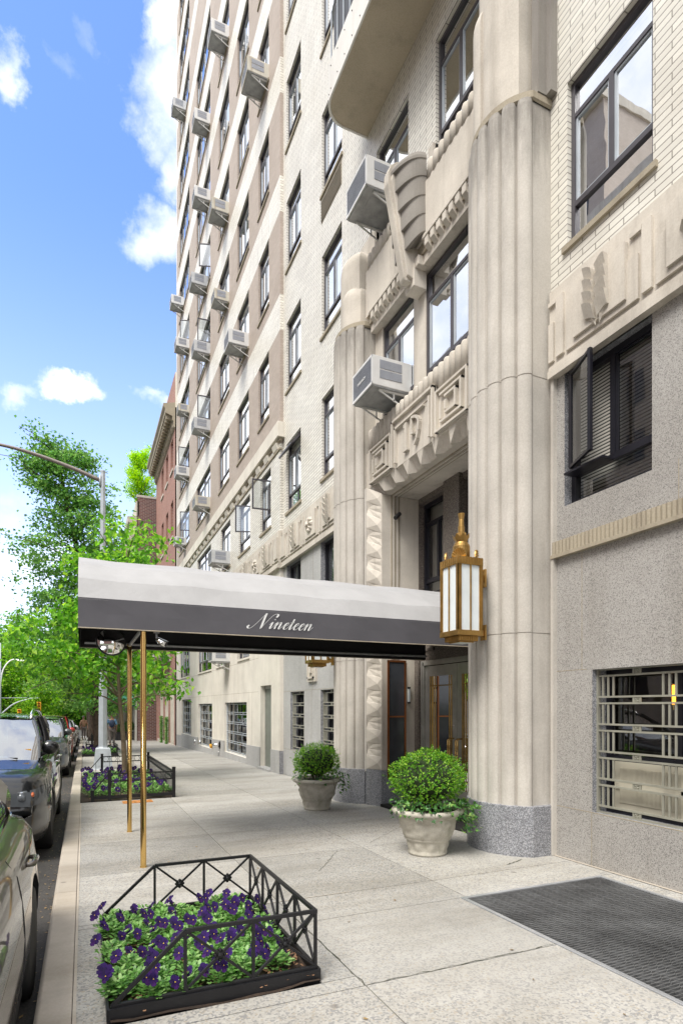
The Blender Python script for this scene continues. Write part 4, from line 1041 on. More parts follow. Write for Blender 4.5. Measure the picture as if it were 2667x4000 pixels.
# ------------------------------------------------------------------ window grilles
def grille(y0, y1, z0, z1, X, style, parent):
    mb = MB().mat(M['grille'] if style != 'plain' else M['pole']); x0, x1 = X, X+.022; t = .009
    w = y1-y0
    mb.box(x0-.005, x1+.005, y0, y0+.022, z0, z1); mb.box(x0-.005, x1+.005, y1-.022, y1, z0, z1)
    n = 5; per = (z1-z0-.075)/n
    zc = [z0+.0]; ros = []
    for i in range(n+1):
        zb_ = z0+per*i
        for z in (zb_+.008, zb_+.072): mb.box(x0, x1, y0+.022, y1-.022, z-t, z+t)
        if style == 'fine':
            pass
        if i < n:
            ys_ = [y0+.07+.062*k for k in range(3)]+[y1-.07-.062*k for k in range(3)]
            if w > 1.2: ys_ += [y0+w/2-.062, y0+w/2, y0+w/2+.062]
            if style == 'plain': ys_ = [y0+.09, y1-.09]+([y0+w*.3, y0+w*.7] if i % 2 else [y0+w*.5])
            for y in ys_: mb.box(x0+.004, x1-.004, y-.009, y+.009, zb_+.072+t, zb_+per+.008-t)
        if style != 'plain':
            for yr in ((y0+w*.27, y0+w*.71) if w > 1.2 else (y0+w*.5,)):
                mb.box(x0+.004, x1-.004, yr-.045, yr-.030, zb_+.018, zb_+.062); mb.box(x0+.004, x1-.004, yr+.030, yr+.045, zb_+.018, zb_+.062)
                mb.box(x0+.010, x1-.006, yr-.030, yr+.030, zb_+.018, zb_+.062)
                for s1, s2 in ((1,1),(1,-1),(-1,1),(-1,-1)): mb.add([(x0+.010, yr, zb_+.04), (x0+.010, yr+s1*.024, zb_+.04+s2*.006), (x0+.010, yr+s1*.006, zb_+.04+s2*.02), (x0-.004, yr+s1*.014, zb_+.04+s2*.012)], [(0,1,3), (1,2,3), (2,0,3)])
        else:
            for yr in (y0+w*.25, y0+w*.75): mb.box(x0, x1-.004, yr-.018, yr+.018, zb_+.018, zb_+.062)
    return mb.build('window_grille', parent)
M['grille'] = simple('painted_grille', (.34,.335,.28), .45, .3, var=.18, sc_=5)
for (y0, y1, z0, z1), X, st in [((2.75, 4.33, .54, 1.97), XW+.06, 'full'), ((12.67, 13.64, .54, 1.96), XW+.06, 'full'), ((10.75, 11.64, .54, 1.96), XW+.06, 'full'),
        ((17.51, 20.56, .02, 1.74), XG+.08, 'plain'), ((22.77, 25.7, -.05, 1.72), XG+.08, 'plain'), ((27.62, 30.4, .25, 1.95), XG+.08, 'plain')]:
    mb = MB().mat('frame_b'); x = X+.13; w = y1-y0; n = 2 if w < 2 else 4
    for y in [y0+.03]+[y0+w*k/n for k in range(1, n)]+[y1-.03]: mb.box(x, x+.05, y-.03, y+.03, z0, z1)
    zm = z0+(z1-z0)*.37
    for z in (z0+.03, zm, z1-.03): mb.box(x+.002, x+.048, y0, y1, z-.03, z+.03)
    if st == 'full' and y0 < 5: mb.box(x+.001, x+.049, y0, y1, zm-.06, zm+.05)
    win = mb.build('window', B); g = MB().mat('glass_lo'); g.quad((x+.02, y1, z0), (x+.02, y0, z0), (x+.02, y0, z1), (x+.02, y1, z1)); g.build('pane', win, recalc=False)
    if not (y0 < 5):
        cb = MB().mat('curtain'); a, b = y1-w*.45, y1-w*.1; cb.quad((x+.12, b, z0), (x+.12, a, z0), (x+.12, a, z1), (x+.12, b, z1)); cb.build('curtain', win, recalc=False)
    grille(y0, y1, z0, z1, X, st, win)
# conditioner standing behind the right hand grille
def grille_ac():
    t = thing('air_conditioner', 'beige louvred air conditioner inside the barred window at lower right', 'air conditioner', (4.80, 3.7, .60))
    m = simple('beige_housing', (.50,.47,.38), .5, var=.05)
    mb = MB().mat(m); mb.box(4.83, 4.86, 2.95, 4.22, .58, 1.06)
    o = mb.build('housing', t)
    s = MB().mat(m)
    for k in range(48): y = 4.14-.0135*k; s.box(4.815, 4.83, y-.004, y+.004, .66, .80); s.box(4.815, 4.83, y-.004, y+.004, .85, 1.0)
    s.mat('ac_dark').box(4.822, 4.832, 2.95, 3.44, .62, 1.02)
    for k in range(26): y = 3.42-.018*k; s.mat(m).box(4.815, 4.825, y-.003, y+.003, .62, 1.02)
    s.mat(m).box(4.812, 4.83, 3.44, 3.50, .60, 1.05); s.box(4.812, 4.83, 2.95, 4.2, .80, .85)
    s.build('grille', t)
grille_ac()
def sconce():
    t = thing('wall_sconce', 'small amber lit lamp glowing inside the barred window at lower right', 'lamp', (5.02, 3.72, 1.6))
    n = NT('amber_glow'); n.set((.9,.4,.05), .4, **{'Emission Color': (1,.35,.03,1), 'Emission Strength': 3.0})
    mb = MB().mat(n.m); mb.tube([(4.99, 3.70, 1.62), (4.99, 3.70, 1.80)], .016, 8); mb.build('shade', t)
    mb = MB().mat('brass'); mb.tube([(4.99, 3.70, 1.57), (4.99, 3.70, 1.62)], [.008, .02], 8); mb.box(4.98, 5.0, 3.68, 3.72, 1.80, 1.82); mb.build('mount', t)
sconce()

# ------------------------------------------------------------------ window air conditioners
def make_ac(w, d, h, logo=None, mt='ac'):
    r = thing('air_conditioner', None, 'air conditioner')
    hs = MB().mat(mt); hs.box(-d, 0, 0, w, .012, h); hs.build('housing', r, bevel=.008)
    for s in (0, 1):
        sg = MB().mat('ac_slat')
        y = -.004 if s == 0 else w+.004
        for (za, zb_) in ((h*.28, h*.55), (h*.60, h*.88)):
            sg.mat('ac_dark').box(-d*.82, -d*.26, min(y*.5, y) if s == 0 else w, max(y*.5, 0) if s == 0 else w+.002, za, zb_)
            sg.mat('ac_slat'); n = 22
            for k in range(n):
                x = -d*.82+d*.56*(k+.5)/n; sg.box(x-.006, x+.006, (-.006 if s == 0 else w), (0 if s == 0 else w+.006), za, zb_)
        sg.build('side_grille', r)
    rg_ = MB().mat('ac_dark'); rg_.box(-d-.003, -d+.002, .03, w-.03, .05, h-.04)
    rg_.mat('ac_slat'); n = 18
    for k in range(n): z = .05+(h-.09)*(k+.5)/n; rg_.box(-d-.007, -d-.002, .03, w-.03, z-.0035, z+.0035)
    rg_.mat(mt).box(-d-.01, -d, 0, .03, 0.012, h); rg_.box(-d-.01, -d, w-.03, w, 0.012, h); rg_.box(-d-.011, -d, 0, w, h-.035, h); rg_.box(-d-.011, -d, 0, w, .012, .05)
    rg_.build('rear_grille', r)
    bp = MB().mat('ac_under'); bp.box(-d*.98, 0, .01, w-.01, -.006, .012); bp.box(-d*.8, -d*.45, w*.2, w*.5, -.010, -.006)
    bp.build('base_pan', r)
    for y in (.06, w-.06):
        br = MB().mat('ac'); br.bar((0, y, -.02), (-d*.8, y, -.02), .025, .025); br.bar((-d*.8, y, -.025), (.0, y, -.26), .02, .02); br.bar((-d*.42, y, -.03), (-d*.42, y, -.155), .02, .02)
        br.build('bracket', r)
    if logo:
        cu = bpy.data.curves.new('brand', 'FONT'); cu.body = logo; cu.size = .055; cu.extrude = .002; tmp = bpy.data.objects.new('t', cu); COL.objects.link(tmp)
        bpy.context.view_layer.update(); me = bpy.data.meshes.new_from_object(tmp.evaluated_get(bpy.context.evaluated_depsgraph_get())); bpy.data.objects.remove(tmp)
        me.materials.clear(); me.materials.append(M['text_w']); o = bpy.data.objects.new('lettering', me); COL.objects.link(o); o.parent = r
        o.matrix_local = Matrix(((0,0,-1,-d-.012), (-1,0,0,w*.72), (0,1,0,h*.45), (0,0,0,1)))
    return r
col_txt = {'A': 'in the window column nearest the wing corner', 'B': 'in the second window column of the wing', 'C': 'in the third window column of the wing', 'D': 'in the fourth wide window column', 'E': 'in the farthest window column'}
fl_txt = ['just above the cornice']+[w+' row above the cornice' for w in ('second', 'third', 'fourth', 'fifth', 'sixth', 'seventh', 'eighth')]
acs = [('C', 5), ('A', 3), ('D', 5), ('E', 7), ('D', 4), ('C', 3), ('D', 3), ('E', 4), ('C', 2), ('E', 3), ('D', 2), ('B', 1), ('E', 2), ('D', 1), ('E', 1), ('D', 0), ('E', 0)]
M['ac_b'] = limestone('weathered_housing', (.56,.54,.47), streak=.8, dark=(.25,.17,.09)); M['ac_c'] = simple('grey_housing', (.50,.51,.52), .5, .1, var=.1)
protos = [make_ac(.66, .62, .43), make_ac(.68, .60, .41, mt='ac_b'), make_ac(.64, .64, .44, mt='ac_c')]; usedp = set(); acn = 0
used = False; GA = 'window air conditioners'
def put_ac(x, y, z, label, sc_=1.0, far=0):
    global acn
    k = (0, 1, 0, 2, 0, 1, 2)[acn % 7]; acn += 1; o = protos[k] if k not in usedp else copy_tree(protos[k]); usedp.add(k); o.location = (x, y, z); o['label'] = label; o['group'] = GA; o.scale = (sc_,)*3; return o
far_tw = {('D', 3): .55, ('E', 4): 1.6, ('D', 5): 0, ('E', 7): .9, ('E', 0): .9}
for c, i in acs:
    y = cols[c][0]+far_tw.get((c, i), 0)
    small = (c, i) in (('E', 2), ('E', 0), ('C', 2))
    put_ac(XG+.02, y, FL[i]+(-.0 if not small else .0), ('small ' if small else '')+'air conditioner '+col_txt[c]+', '+fl_txt[i], .86 if small else 1.0)
put_ac(XG+.02, low['C'][0], 6.45, 'air conditioner just below the stone cornice, mostly hidden behind the awning top')
put_ac(XG+.02, 19.72, 3.12, 'pale window air conditioner low on the limestone wall, seen just below the awning edge')
t = make_ac(.70, .68, .46, 'FRIEDRICH'); t.location = (4.66, 7.86, 6.46); tag(t, 'big grey air conditioner with dark grille and white lettering above the carved 19 panel', 'air conditioner', GA)
t = make_ac(.74, .72, .47); t.location = (4.68, 8.02, 9.60); tag(t, 'big grey air conditioner with dark grille beside the stone fan bracket under the balcony', 'air conditioner', GA)

# ------------------------------------------------------------------ neighbours
def flatwall(mb, X, y0, y1, z0, z1, holes, depth, mat, rev):
    ys = sorted({y0, y1, *[v for h in holes for v in h[:2]]}); zs = sorted({z0, z1, *[v for h in holes for v in h[2:4]]})
    mb.mat(mat)
    for a, b in zip(ys, ys[1:]):
        for c, d in zip(zs, zs[1:]):
            if any(h[0] < (a+b)/2 < h[1] and h[2] < (c+d)/2 < h[3] for h in holes): continue
            mb.quad((X, b, c), (X, a, c), (X, a, d), (X, b, d))
    mb.mat(rev)
    for h in holes:
        a, b, c, d = h[:4]; depth_ = h[4] if len(h) > 4 else depth; mb.mat(h[5] if len(h) > 5 else rev)
        mb.quad((X, a, c), (X+depth_, a, c), (X+depth_, a, d), (X, a, d)); mb.quad((X, b, c), (X, b, d), (X+depth_, b, d), (X+depth_, b, c))
        mb.quad((X, a, d), (X+depth_, a, d), (X+depth_, b, d), (X, b, d)); mb.quad((X, a, c), (X, b, c), (X+depth_, b, c), (X+depth_, a, c))
N1 = thing('brick_house', 'red brick house with deep stone cornice and tall arches beyond the white brick block', 'building', (6, 36, -.6))
X1 = 4.5; mb = MB(); h1 = []
for (a, b) in ((33.1, 34.1), (35.2, 36.2), (37.3, 38.3)):
    for z0, z1 in ((14.7, 16.4), (11.0, 13.0), (7.3, 9.3)): h1.append((a, b, z0, z1))
h1 += [(33.9, 35.0, 4.3, 6.3), (36.2, 37.3, 4.3, 6.3)]
AR = ((32.75, 34.2), (35.1, 36.5), (37.5, 38.9))
flatwall(mb, X1, 32.3, 41.2, -1.2, 19.6, h1+[(a, b, -1.0, 3.5, .30, 'lime_wing') for a, b in AR], .35, 'red_brick', 'red_brick')
mb.quad((X1, 32.3, 17.7), (X1+6, 32.3, 17.7), (X1+6, 32.3, 19.6), (X1, 32.3, 19.6)); mb.box(X1+.3, X1+8, 41.15, 41.2, -1.2, 19.6)
mb.build('wall', N1, uv=True, recalc=False)
for a, b, c, d in h1:
    w = MB().mat('frame_b'); w.box(X1+.25, X1+.29, a, a+.06, c, d); w.box(X1+.25, X1+.29, b-.06, b, c, d); w.box(X1+.25, X1+.29, a+.06, b-.06, (c+d)/2-.03, (c+d)/2+.03); w.box(X1+.25, X1+.29, a+.06, b-.06, c, c+.06); w.box(X1+.25, X1+.29, a+.06, b-.06, d-.06, d)
    w.mat('lime').box(X1-.06, X1+.1, a-.08, b+.08, c-.13, c-.002)
    o = w.build('window', N1); g = MB().mat('glass'); g.quad((X1+.27, b, c), (X1+.27, a, c), (X1+.27, a, d), (X1+.27, b, d)); g.build('pane', o, recalc=False)
mb = MB().mat('dark'); mb.box(X1+.36, X1+.5, 32.4, 41.1, -1, 19.4); mb.build('dark_backing', N1)  # near-black slab behind the panes stands in for unlit rooms
mb = MB().mat('lime_old')
mb.prism([(X1, 16.6), (X1-.08, 16.65), (X1-.10, 16.95), (X1-.16, 17.0), (X1-.16, 17.2), (X1-.5, 17.32), (X1-.52, 17.52), (X1-.62, 17.66), (X1-.62, 17.8), (X1, 17.95)], 32.3, 41.2, 'y')
y = 32.5
while y < 41: mb.box(X1-.46, X1-.12, y, y+.17, 17.08, 17.31); mb.box(X1-.14, X1-.09, y+.02, y+.13, 16.68, 16.9); y += .42
mb.build('cornice', N1)
mb = MB().mat('ac_under'); mb.box(X1+.1, X1+6, 32.4, 41, 19.6, 19.75); mb.box(X1+1.0, X1+6, 32.4, 38.5, 19.75, 21.4); mb.box(X1-.1, X1+.3, 37.0, 41.0, 17.95, 18.9); mb.build('roof', N1)
mb = MB().mat('red_brick'); mb.box(X1+.2, X1+1, 39.8, 40.6, 19.5, 20.6); mb.mat('lime_old').box(X1+.15, X1+1.05, 39.75, 40.65, 20.6, 20.75); mb.build('chimney', N1, uv=True)
# arches: pale reveals in front of the brick
for k, (a, b) in enumerate(((32.75, 34.2), (35.1, 36.5), (37.5, 38.9))):
    mb = MB().mat('lime_wing'); c = (a+b)/2; r = (b-a)/2
    mb.box(X1+.30, X1+.34, a, b, -1.0, 3.5)
    arc_ = [(c+r*math.cos(R(t)), 2.55+r*1.25*math.sin(R(t))) for t in range(0, 181, 12)]
    mb.mat('red_brick')
    for (ya_, za_), (yb_, zb_) in zip(arc_, arc_[1:]): mb.quad((X1-.002, ya_, za_), (X1-.002, yb_, zb_), (X1-.002, yb_, 3.52), (X1-.002, ya_, 3.52)); mb.mat('lime_wing').quad((X1-.002, ya_, za_), (X1-.002, yb_, zb_), (X1+.3, yb_, zb_), (X1+.3, ya_, za_)); mb.mat('red_brick')
    mb.mat('lime').box(X1-.12, X1+.05, a-.35, a, 2.35, 2.5); mb.box(X1-.12, X1+.05, b, b+.05, 2.35, 2.5)
    mb.build('arch', N1, uv=True)
mb = MB().mat('lime'); mb.box(X1-.06, X1, 32.3, 40, -1.0, -.48); mb.build('plinth', N1)
mb = MB().mat('lime').box(X1-.9, X1, 34.2, 39.5, 4.35, 4.55); mb.mat('iron')
for y in [34.2+.12*k for k in range(45)]: mb.box(X1-.88, X1-.86, y, y+.02, 4.55, 5.5)
for x in [X1-.86+.12*k for k in range(8)]: mb.box(x, x+.02, 34.22, 34.24, 4.55, 5.5)
mb.box(X1-.9, X1-.85, 34.2, 39.5, 5.48, 5.53); mb.box(X1-.9, X1, 34.2, 34.25, 5.48, 5.53); mb.build('balcony', N1)

N2 = thing('stone_townhouse', 'townhouse with dark brick side wall and ornate pale stone front beyond the red brick house', 'building', (6, 50, -.9))
mb = MB().mat('dark_brick'); mb.quad((3.35, 42, -1.4), (9, 42, -1.4), (9, 42, 15.9), (3.35, 42, 15.9)); mb.build('side_wall', N2, uv=True, recalc=False)
mb = MB(); h2 = [(a, a+1.1, z, z+1.9) for a in (43.4, 46, 48.6, 51.2, 53.8) for z in (3.6, 7, 10.4)]
flatwall(mb, 3.3, 42, 58, -1.4, 15.2, h2, .3, 'lime_wing', 'lime'); mb.mat('dark').box(3.55, 3.7, 42.1, 58, -1, 15); mb.mat('ac_under').box(3.4, 10, 42.02, 58, 15.1, 15.2); mb.build('front_wall', N2, recalc=False)
mb = MB().mat('lime'); mb.prism([(3.3, 13.5), (3.1, 13.6), (3.05, 14.0), (2.75, 14.15), (2.7, 14.5), (3.3, 14.6)], 42, 58, 'y'); mb.box(3.25, 3.45, 42, 58, 14.6, 15.6); mb.box(3.3, 5.2, 41.98, 42.2, 15.9, 16.05)
for k in range(12): mb.box(2.85, 3.3, 42.3+k*1.3, 42.6+k*1.3, 13.0, 13.9)
mb.build('cornice', N2)
# columned porch
mb = MB().mat('lime_wing'); g5 = gz(45.5)
mb.box(1.6, 3.3, 45.6, 46.4, 2.0, 3.9); mb.box(1.5, 3.3, 45.5, 46.5, 3.9, 4.15)
for x in (1.75, 2.05, 2.75, 3.1): pc = MB().mat('lime_wing'); pc.smooth = True; pc.tube([(x, 45.85, g5), (x, 45.85, 1.999)], [.17, .145], 14); pc.build('column', N2)
mb.box(1.55, 3.3, 46.0, 46.4, g5, 2.0); mb.build('porch', N2); mb = MB().mat('lime_wing'); mb.box(3.3, 4.5, 43, 43.1, -1.2, 2.2); mb.build('side_wing', N2)
mb = MB().mat('ground'); mb.box(3.4, 4.4, 42.1, 44.5, 15.2, 15.25); mb.build('roof_bed', N2)
N3 = thing('distant_house', 'pale stone house row seen beyond the green awning, mostly hidden by trees', 'building', (6, 66, -1))
mb = MB(); flatwall(mb, 3.2, 58.2, 60, -1.6, 12, [], .3, 'lime', 'lime'); mb.box(3.2, 10, 74, 90, -1.6, 14); mb.build('wall', N3)
# brick houses across the street seen in the window panes, plus an added block
for nm, lab, y0, y1, H_, mt in (('house_across_street', 'brick apartment house across the street, reflected in the window panes', -12, 12, 19, 'red_brick'), ('house_across_street', 'tall narrow brick tower across the street, reflected in the upper window panes', 23.8, 27.5, 35.5, 'brown_brick'),
                       ('street_end_blocker', 'unseen brick block added far behind the viewpoint to darken reflections in car paint', -70, -45, 20, 'red_brick'),  # unseen block added to cut the bright horizon from car reflections
                       ('house_across_street', 'long brown brick house across the street, reflected in the far panes', 17.5, 44, 29, 'brown_brick')):
    t = thing(nm, lab, 'building', (-17, (y0+y1)/2, 0)); mb = MB().mat(mt); mb.box(-26, -17 if y0 > -20 else 14, y0, y1, -.5, H_); mb.build('wall', t, uv=True)
    mb = MB().mat('lime'); mb.box(-26, -16.7, y0-.1, y1+.1, H_, H_+.5); mb.build('cornice', t)
    w = MB().mat('frame_b'); z = 2
    while z < H_-2.5:
        y = y0+1.2
        while y < y1-1.5: w.box(-17.02, -16.97, y, y+1.1, z, z+1.7); y += 2.6
        z += 3.1
    w.build('windows', t)
# ------------------------------------------------------------------ entrance awning
AW = thing('entrance_awning', 'long white and charcoal canvas entrance awning lettered Nineteen on two brass poles', 'awning', (2.5, 7.18, 0))
YN, YF = 6.15, 8.21; XA, XB = -.05, 5.12
prof = [(0, 2.64), (.13, 2.87), (.47, 3.09), (1.03, 3.28), (1.59, 3.09), (1.93, 2.87), (2.06, 2.64)]
mb = MB().mat('canvas_w')
nx = 14
vs = []
for i in range(nx+1):
    x = XA+(XB-XA)*i/nx; sag = .02*math.sin(math.pi*i/nx*5)**2
    for k, (dy, z) in enumerate(prof): vs.append((x, YN+dy, z-(sag if 0 < k < 6 else 0)))
n = len(prof); mb.add(vs, [(i*n+k, (i+1)*n+k, (i+1)*n+k+1, i*n+k+1) for i in range(nx) for k in range(n-1)])
mb.add([(XA, YN+dy, z) for dy, z in prof], [tuple(range(n))])
mb.build('canopy', AW, recalc=False, bevel=.012)
mb = MB().mat('canvas_g')
for y in (YN, YF):
    vs = [(XA+(XB-XA)*i/20, y+.006*math.sin(i*1.7)*(1 if z < 2.6 else 0), z) for z in (2.655, 2.5, 2.362) for i in range(21)]
    mb.add(vs, [(j*21+i, j*21+i+1, (j+1)*21+i+1, (j+1)*21+i) for j in range(2) for i in range(20)])
mb.quad((XA, YN, 2.655), (XA, YF, 2.655), (XA, YF, 2.362), (XA, YN, 2.362))
mb.build('valance', AW, recalc=False)
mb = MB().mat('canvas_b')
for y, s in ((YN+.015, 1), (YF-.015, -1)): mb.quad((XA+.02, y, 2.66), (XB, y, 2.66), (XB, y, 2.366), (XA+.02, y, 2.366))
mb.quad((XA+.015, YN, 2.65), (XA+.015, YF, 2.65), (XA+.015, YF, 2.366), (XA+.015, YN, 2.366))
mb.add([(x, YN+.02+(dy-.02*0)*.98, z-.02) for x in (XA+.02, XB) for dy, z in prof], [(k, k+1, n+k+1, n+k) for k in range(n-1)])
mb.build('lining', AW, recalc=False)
mb = MB().mat('lime_old')
for y in (YN-.002, YF+.002): mb.tube([(XA, y, 2.362), (XB, y, 2.362)], .006, 5)
mb.mat('ac_under'); mb.tube([(.55, YN+.05, 2.40), (.55, YF-.05, 2.40)], .02, 6); mb.tube([(XA+.06, YN+.04, 2.42), (XB, YN+.04, 2.42)], .018, 6); mb.tube([(XA+.06, YF-.04, 2.42), (XB, YF-.04, 2.42)], .018, 6)
mb.build('frame_tubes', AW)
for y in (6.19, 8.13):
    mb = MB().mat('brass'); mb.smooth = True; mb.tube([(.55, y, gz(y)), (.55, y, 2.42)], .029, 24, cap=False)
    mb.smooth = False; mb.tube([(.55, y, gz(y)), (.55, y, gz(y)+.012)], .034, 24); mb.build('pole', AW)
# script lettering drawn with a broad pen
def catmull(p, n=10):
    P = [Vector(q) for q in p]; P = [2*P[0]-P[1]]+P+[2*P[-1]-P[-2]]; out = []
    for i in range(1, len(P)-2):
        for k in range(n):
            t = k/n; a, b, c, d = P[i-1], P[i], P[i+1], P[i+2]
            out.append(.5*((2*b)+(c-a)*t+(2*a-5*b+4*c-d)*t*t+(3*b-a-3*c+d)*t**3))
    out.append(P[-2]); return out
def glyph(paths, x0, mb, T, thick=.085, thin=.028):
    for p in paths:
        pts = catmull(p); n = len(pts)
        L, Rr = [], []
        for i, q in enumerate(pts):
            t = (pts[min(i+1, n-1)]-pts[max(i-1, 0)]).normalized(); down = abs(t.y)**1.5 if t.y < 0 else 0
            w = thin+(thick-thin)*down; e = min(1, (i+1)/3, (n-i)/3); w *= .45+.55*e
            nn = Vector((-t.y, t.x)); L.append(q+nn*w/2); Rr.append(q-nn*w/2)
        vs = [T(v.x+x0, v.y) for v in L]+[T(v.x+x0, v.y) for v in Rr]
        mb.add(vs, [(i, i+1, n+i+1, n+i) for i in range(n-1)])
# coordinates: x advance, y height (x-height 1, capitals 2.2), slant applied by T
Nn = [[(-1.35, .35), (-1.5, .12), (-1.25, -.12), (-.85, .05), (-.35, .9), (.15, 2.05), (.25, 2.2)], [(.25, 2.25), (.32, 1.6), (.42, .9), (.55, .02), (.58, -.05)],
      [(.56, -.08), (.95, 1.0), (1.35, 1.9), (1.75, 2.2), (2.1, 2.1), (2.05, 1.75), (1.85, 1.8)]]
ii = [[(-.25, .55), (.0, .95), (.08, .98)], [(.08, 1.0), (.08, .5), (.08, .12), (.2, 0), (.42, .25), (.6, .6)], [(.13, 1.42), (.19, 1.36), (.16, 1.34)]]
nn_ = [[(-.25, .6), (.0, .98), (.05, .95)], [(.06, 1.0), (.06, .5), (.06, -.02)], [(.08, .2), (.3, .8), (.55, 1.0), (.66, .88)], [(.66, .95), (.66, .5), (.66, .12), (.8, 0), (1.02, .28), (1.15, .55)]]
ee = [[(-.15, .35), (.2, .5), (.45, .78), (.38, 1.0), (.2, .95)], [(.2, .97), (.02, .72), (-.02, .35), (.1, .05), (.32, 0), (.6, .28), (.75, .5)]]
tt = [[(-.2, .5), (.05, .95), (.1, 1.3)], [(.12, 1.62), (.1, .9), (.09, .15), (.2, 0), (.42, .25), (.55, .5)], [(-.2, 1.02), (.1, 1.04), (.42, 1.08)]]
S = .0735; XT = 1.715; ZT = 2.452
mb = MB().mat('text_w')
T = lambda u, v: (XT+(u+v*.55)*S, YN-.007, ZT+v*S)
x = 0
for g_, adv, k in ((Nn, 1.7, 1), (ii, .72, 1), (nn_, 1.32, 1), (ee, .82, 1), (tt, .70, 1), (ee, .82, 1), (ee, .82, 1), (nn_, 1.3, 1)):
    glyph(g_, x, mb, T, thick=.27 if g_ is not Nn else .33, thin=.06); x += adv*1.06
mb.build('lettering', AW, recalc=False)

# convex mirrors, camera below the awning
def mirror(y, lab, x, z, tilt):
    t = thing('convex_mirror', lab, 'mirror')
    mb = MB().mat('mirror'); mb.smooth = True; r = .145
    mb.lathe([(.001, .055), (r*.35, .049), (r*.7, .030), (r*.92, .008), (r, 0)], n=32); o = mb.build('mirror_face', t)
    m2 = MB().mat('plastic'); m2.smooth = True; m2.lathe([(r+.006, .004), (r+.006, -.01), (r*.6, -.05), (.02, -.06)], n=32); m2.build('backing', t)
    m3 = MB().mat('iron'); m3.tube([(0, 0, -.05), (0, .04, -.10), (0, .09, -.14)], .008, 6); m3.build('arm', t)
    t.location = (x, y, z); t.rotation_euler = tilt; return t
mirror(6.6, 'round convex mirror hanging below the street end of the awning', .265, 2.285, (R(84), R(0), R(8)))
t = thing('security_camera', 'small bullet security camera mounted under the awning beside the nearer brass pole', 'camera', (.68, 6.23, 2.36))
mb = MB().mat('ac_under'); mb.smooth = True; mb.tube([(.68, 6.22, 2.365), (.68, 6.22, 2.352)], .032, 16); mb.tube([(.68, 6.22, 2.355), (.682, 6.22, 2.30), (.70, 6.215, 2.285)], .012, 8); mb.build('mount', t)
mb = MB().mat('chrome'); mb.smooth = True; mb.tube([(.685, 6.22, 2.295), (.705, 6.20, 2.27), (.765, 6.17, 2.235)], [.018, .028, .030], 16); mb.mat('plastic').tube([(.765, 6.17, 2.235), (.768, 6.168, 2.233)], .024, 16); mb.build('body', t)
mb = MB().mat('pole'); mb.bar((.70, 6.20, 2.305), (.785, 6.16, 2.265), .055, .004); mb.build('sun_shield', t)
t = thing('thermometer', 'thin tube thermometer on the stone reveal beside the entrance door', 'thermometer', (5.0, 8.52, 1.6))
mb = MB().mat('lampglass'); mb.box(4.99, 5.02, 8.52, 8.548, 1.68, 1.90); mb.build('scale', t)
mb = MB().mat('plastic'); mb.box(4.985, 5.025, 8.515, 8.549, 1.65, 1.68); mb.box(4.985, 5.025, 8.515, 8.549, 1.90, 1.93); mb.build('end_cap', t)
t = thing('spotlight', 'small black spotlight fixed on the grooved stone reveal above the awning', 'spotlight', (4.74, 8.5, 4.76))
mb = MB().mat('plastic'); mb.tube([(4.76, 8.53, 4.80), (4.74, 8.45, 4.76)], .015, 8); mb.build('bracket', t)
mb = MB().mat('plastic'); mb.tube([(4.79, 8.47, 4.80), (4.68, 8.42, 4.70)], .034, 12); mb.build('lamp', t)

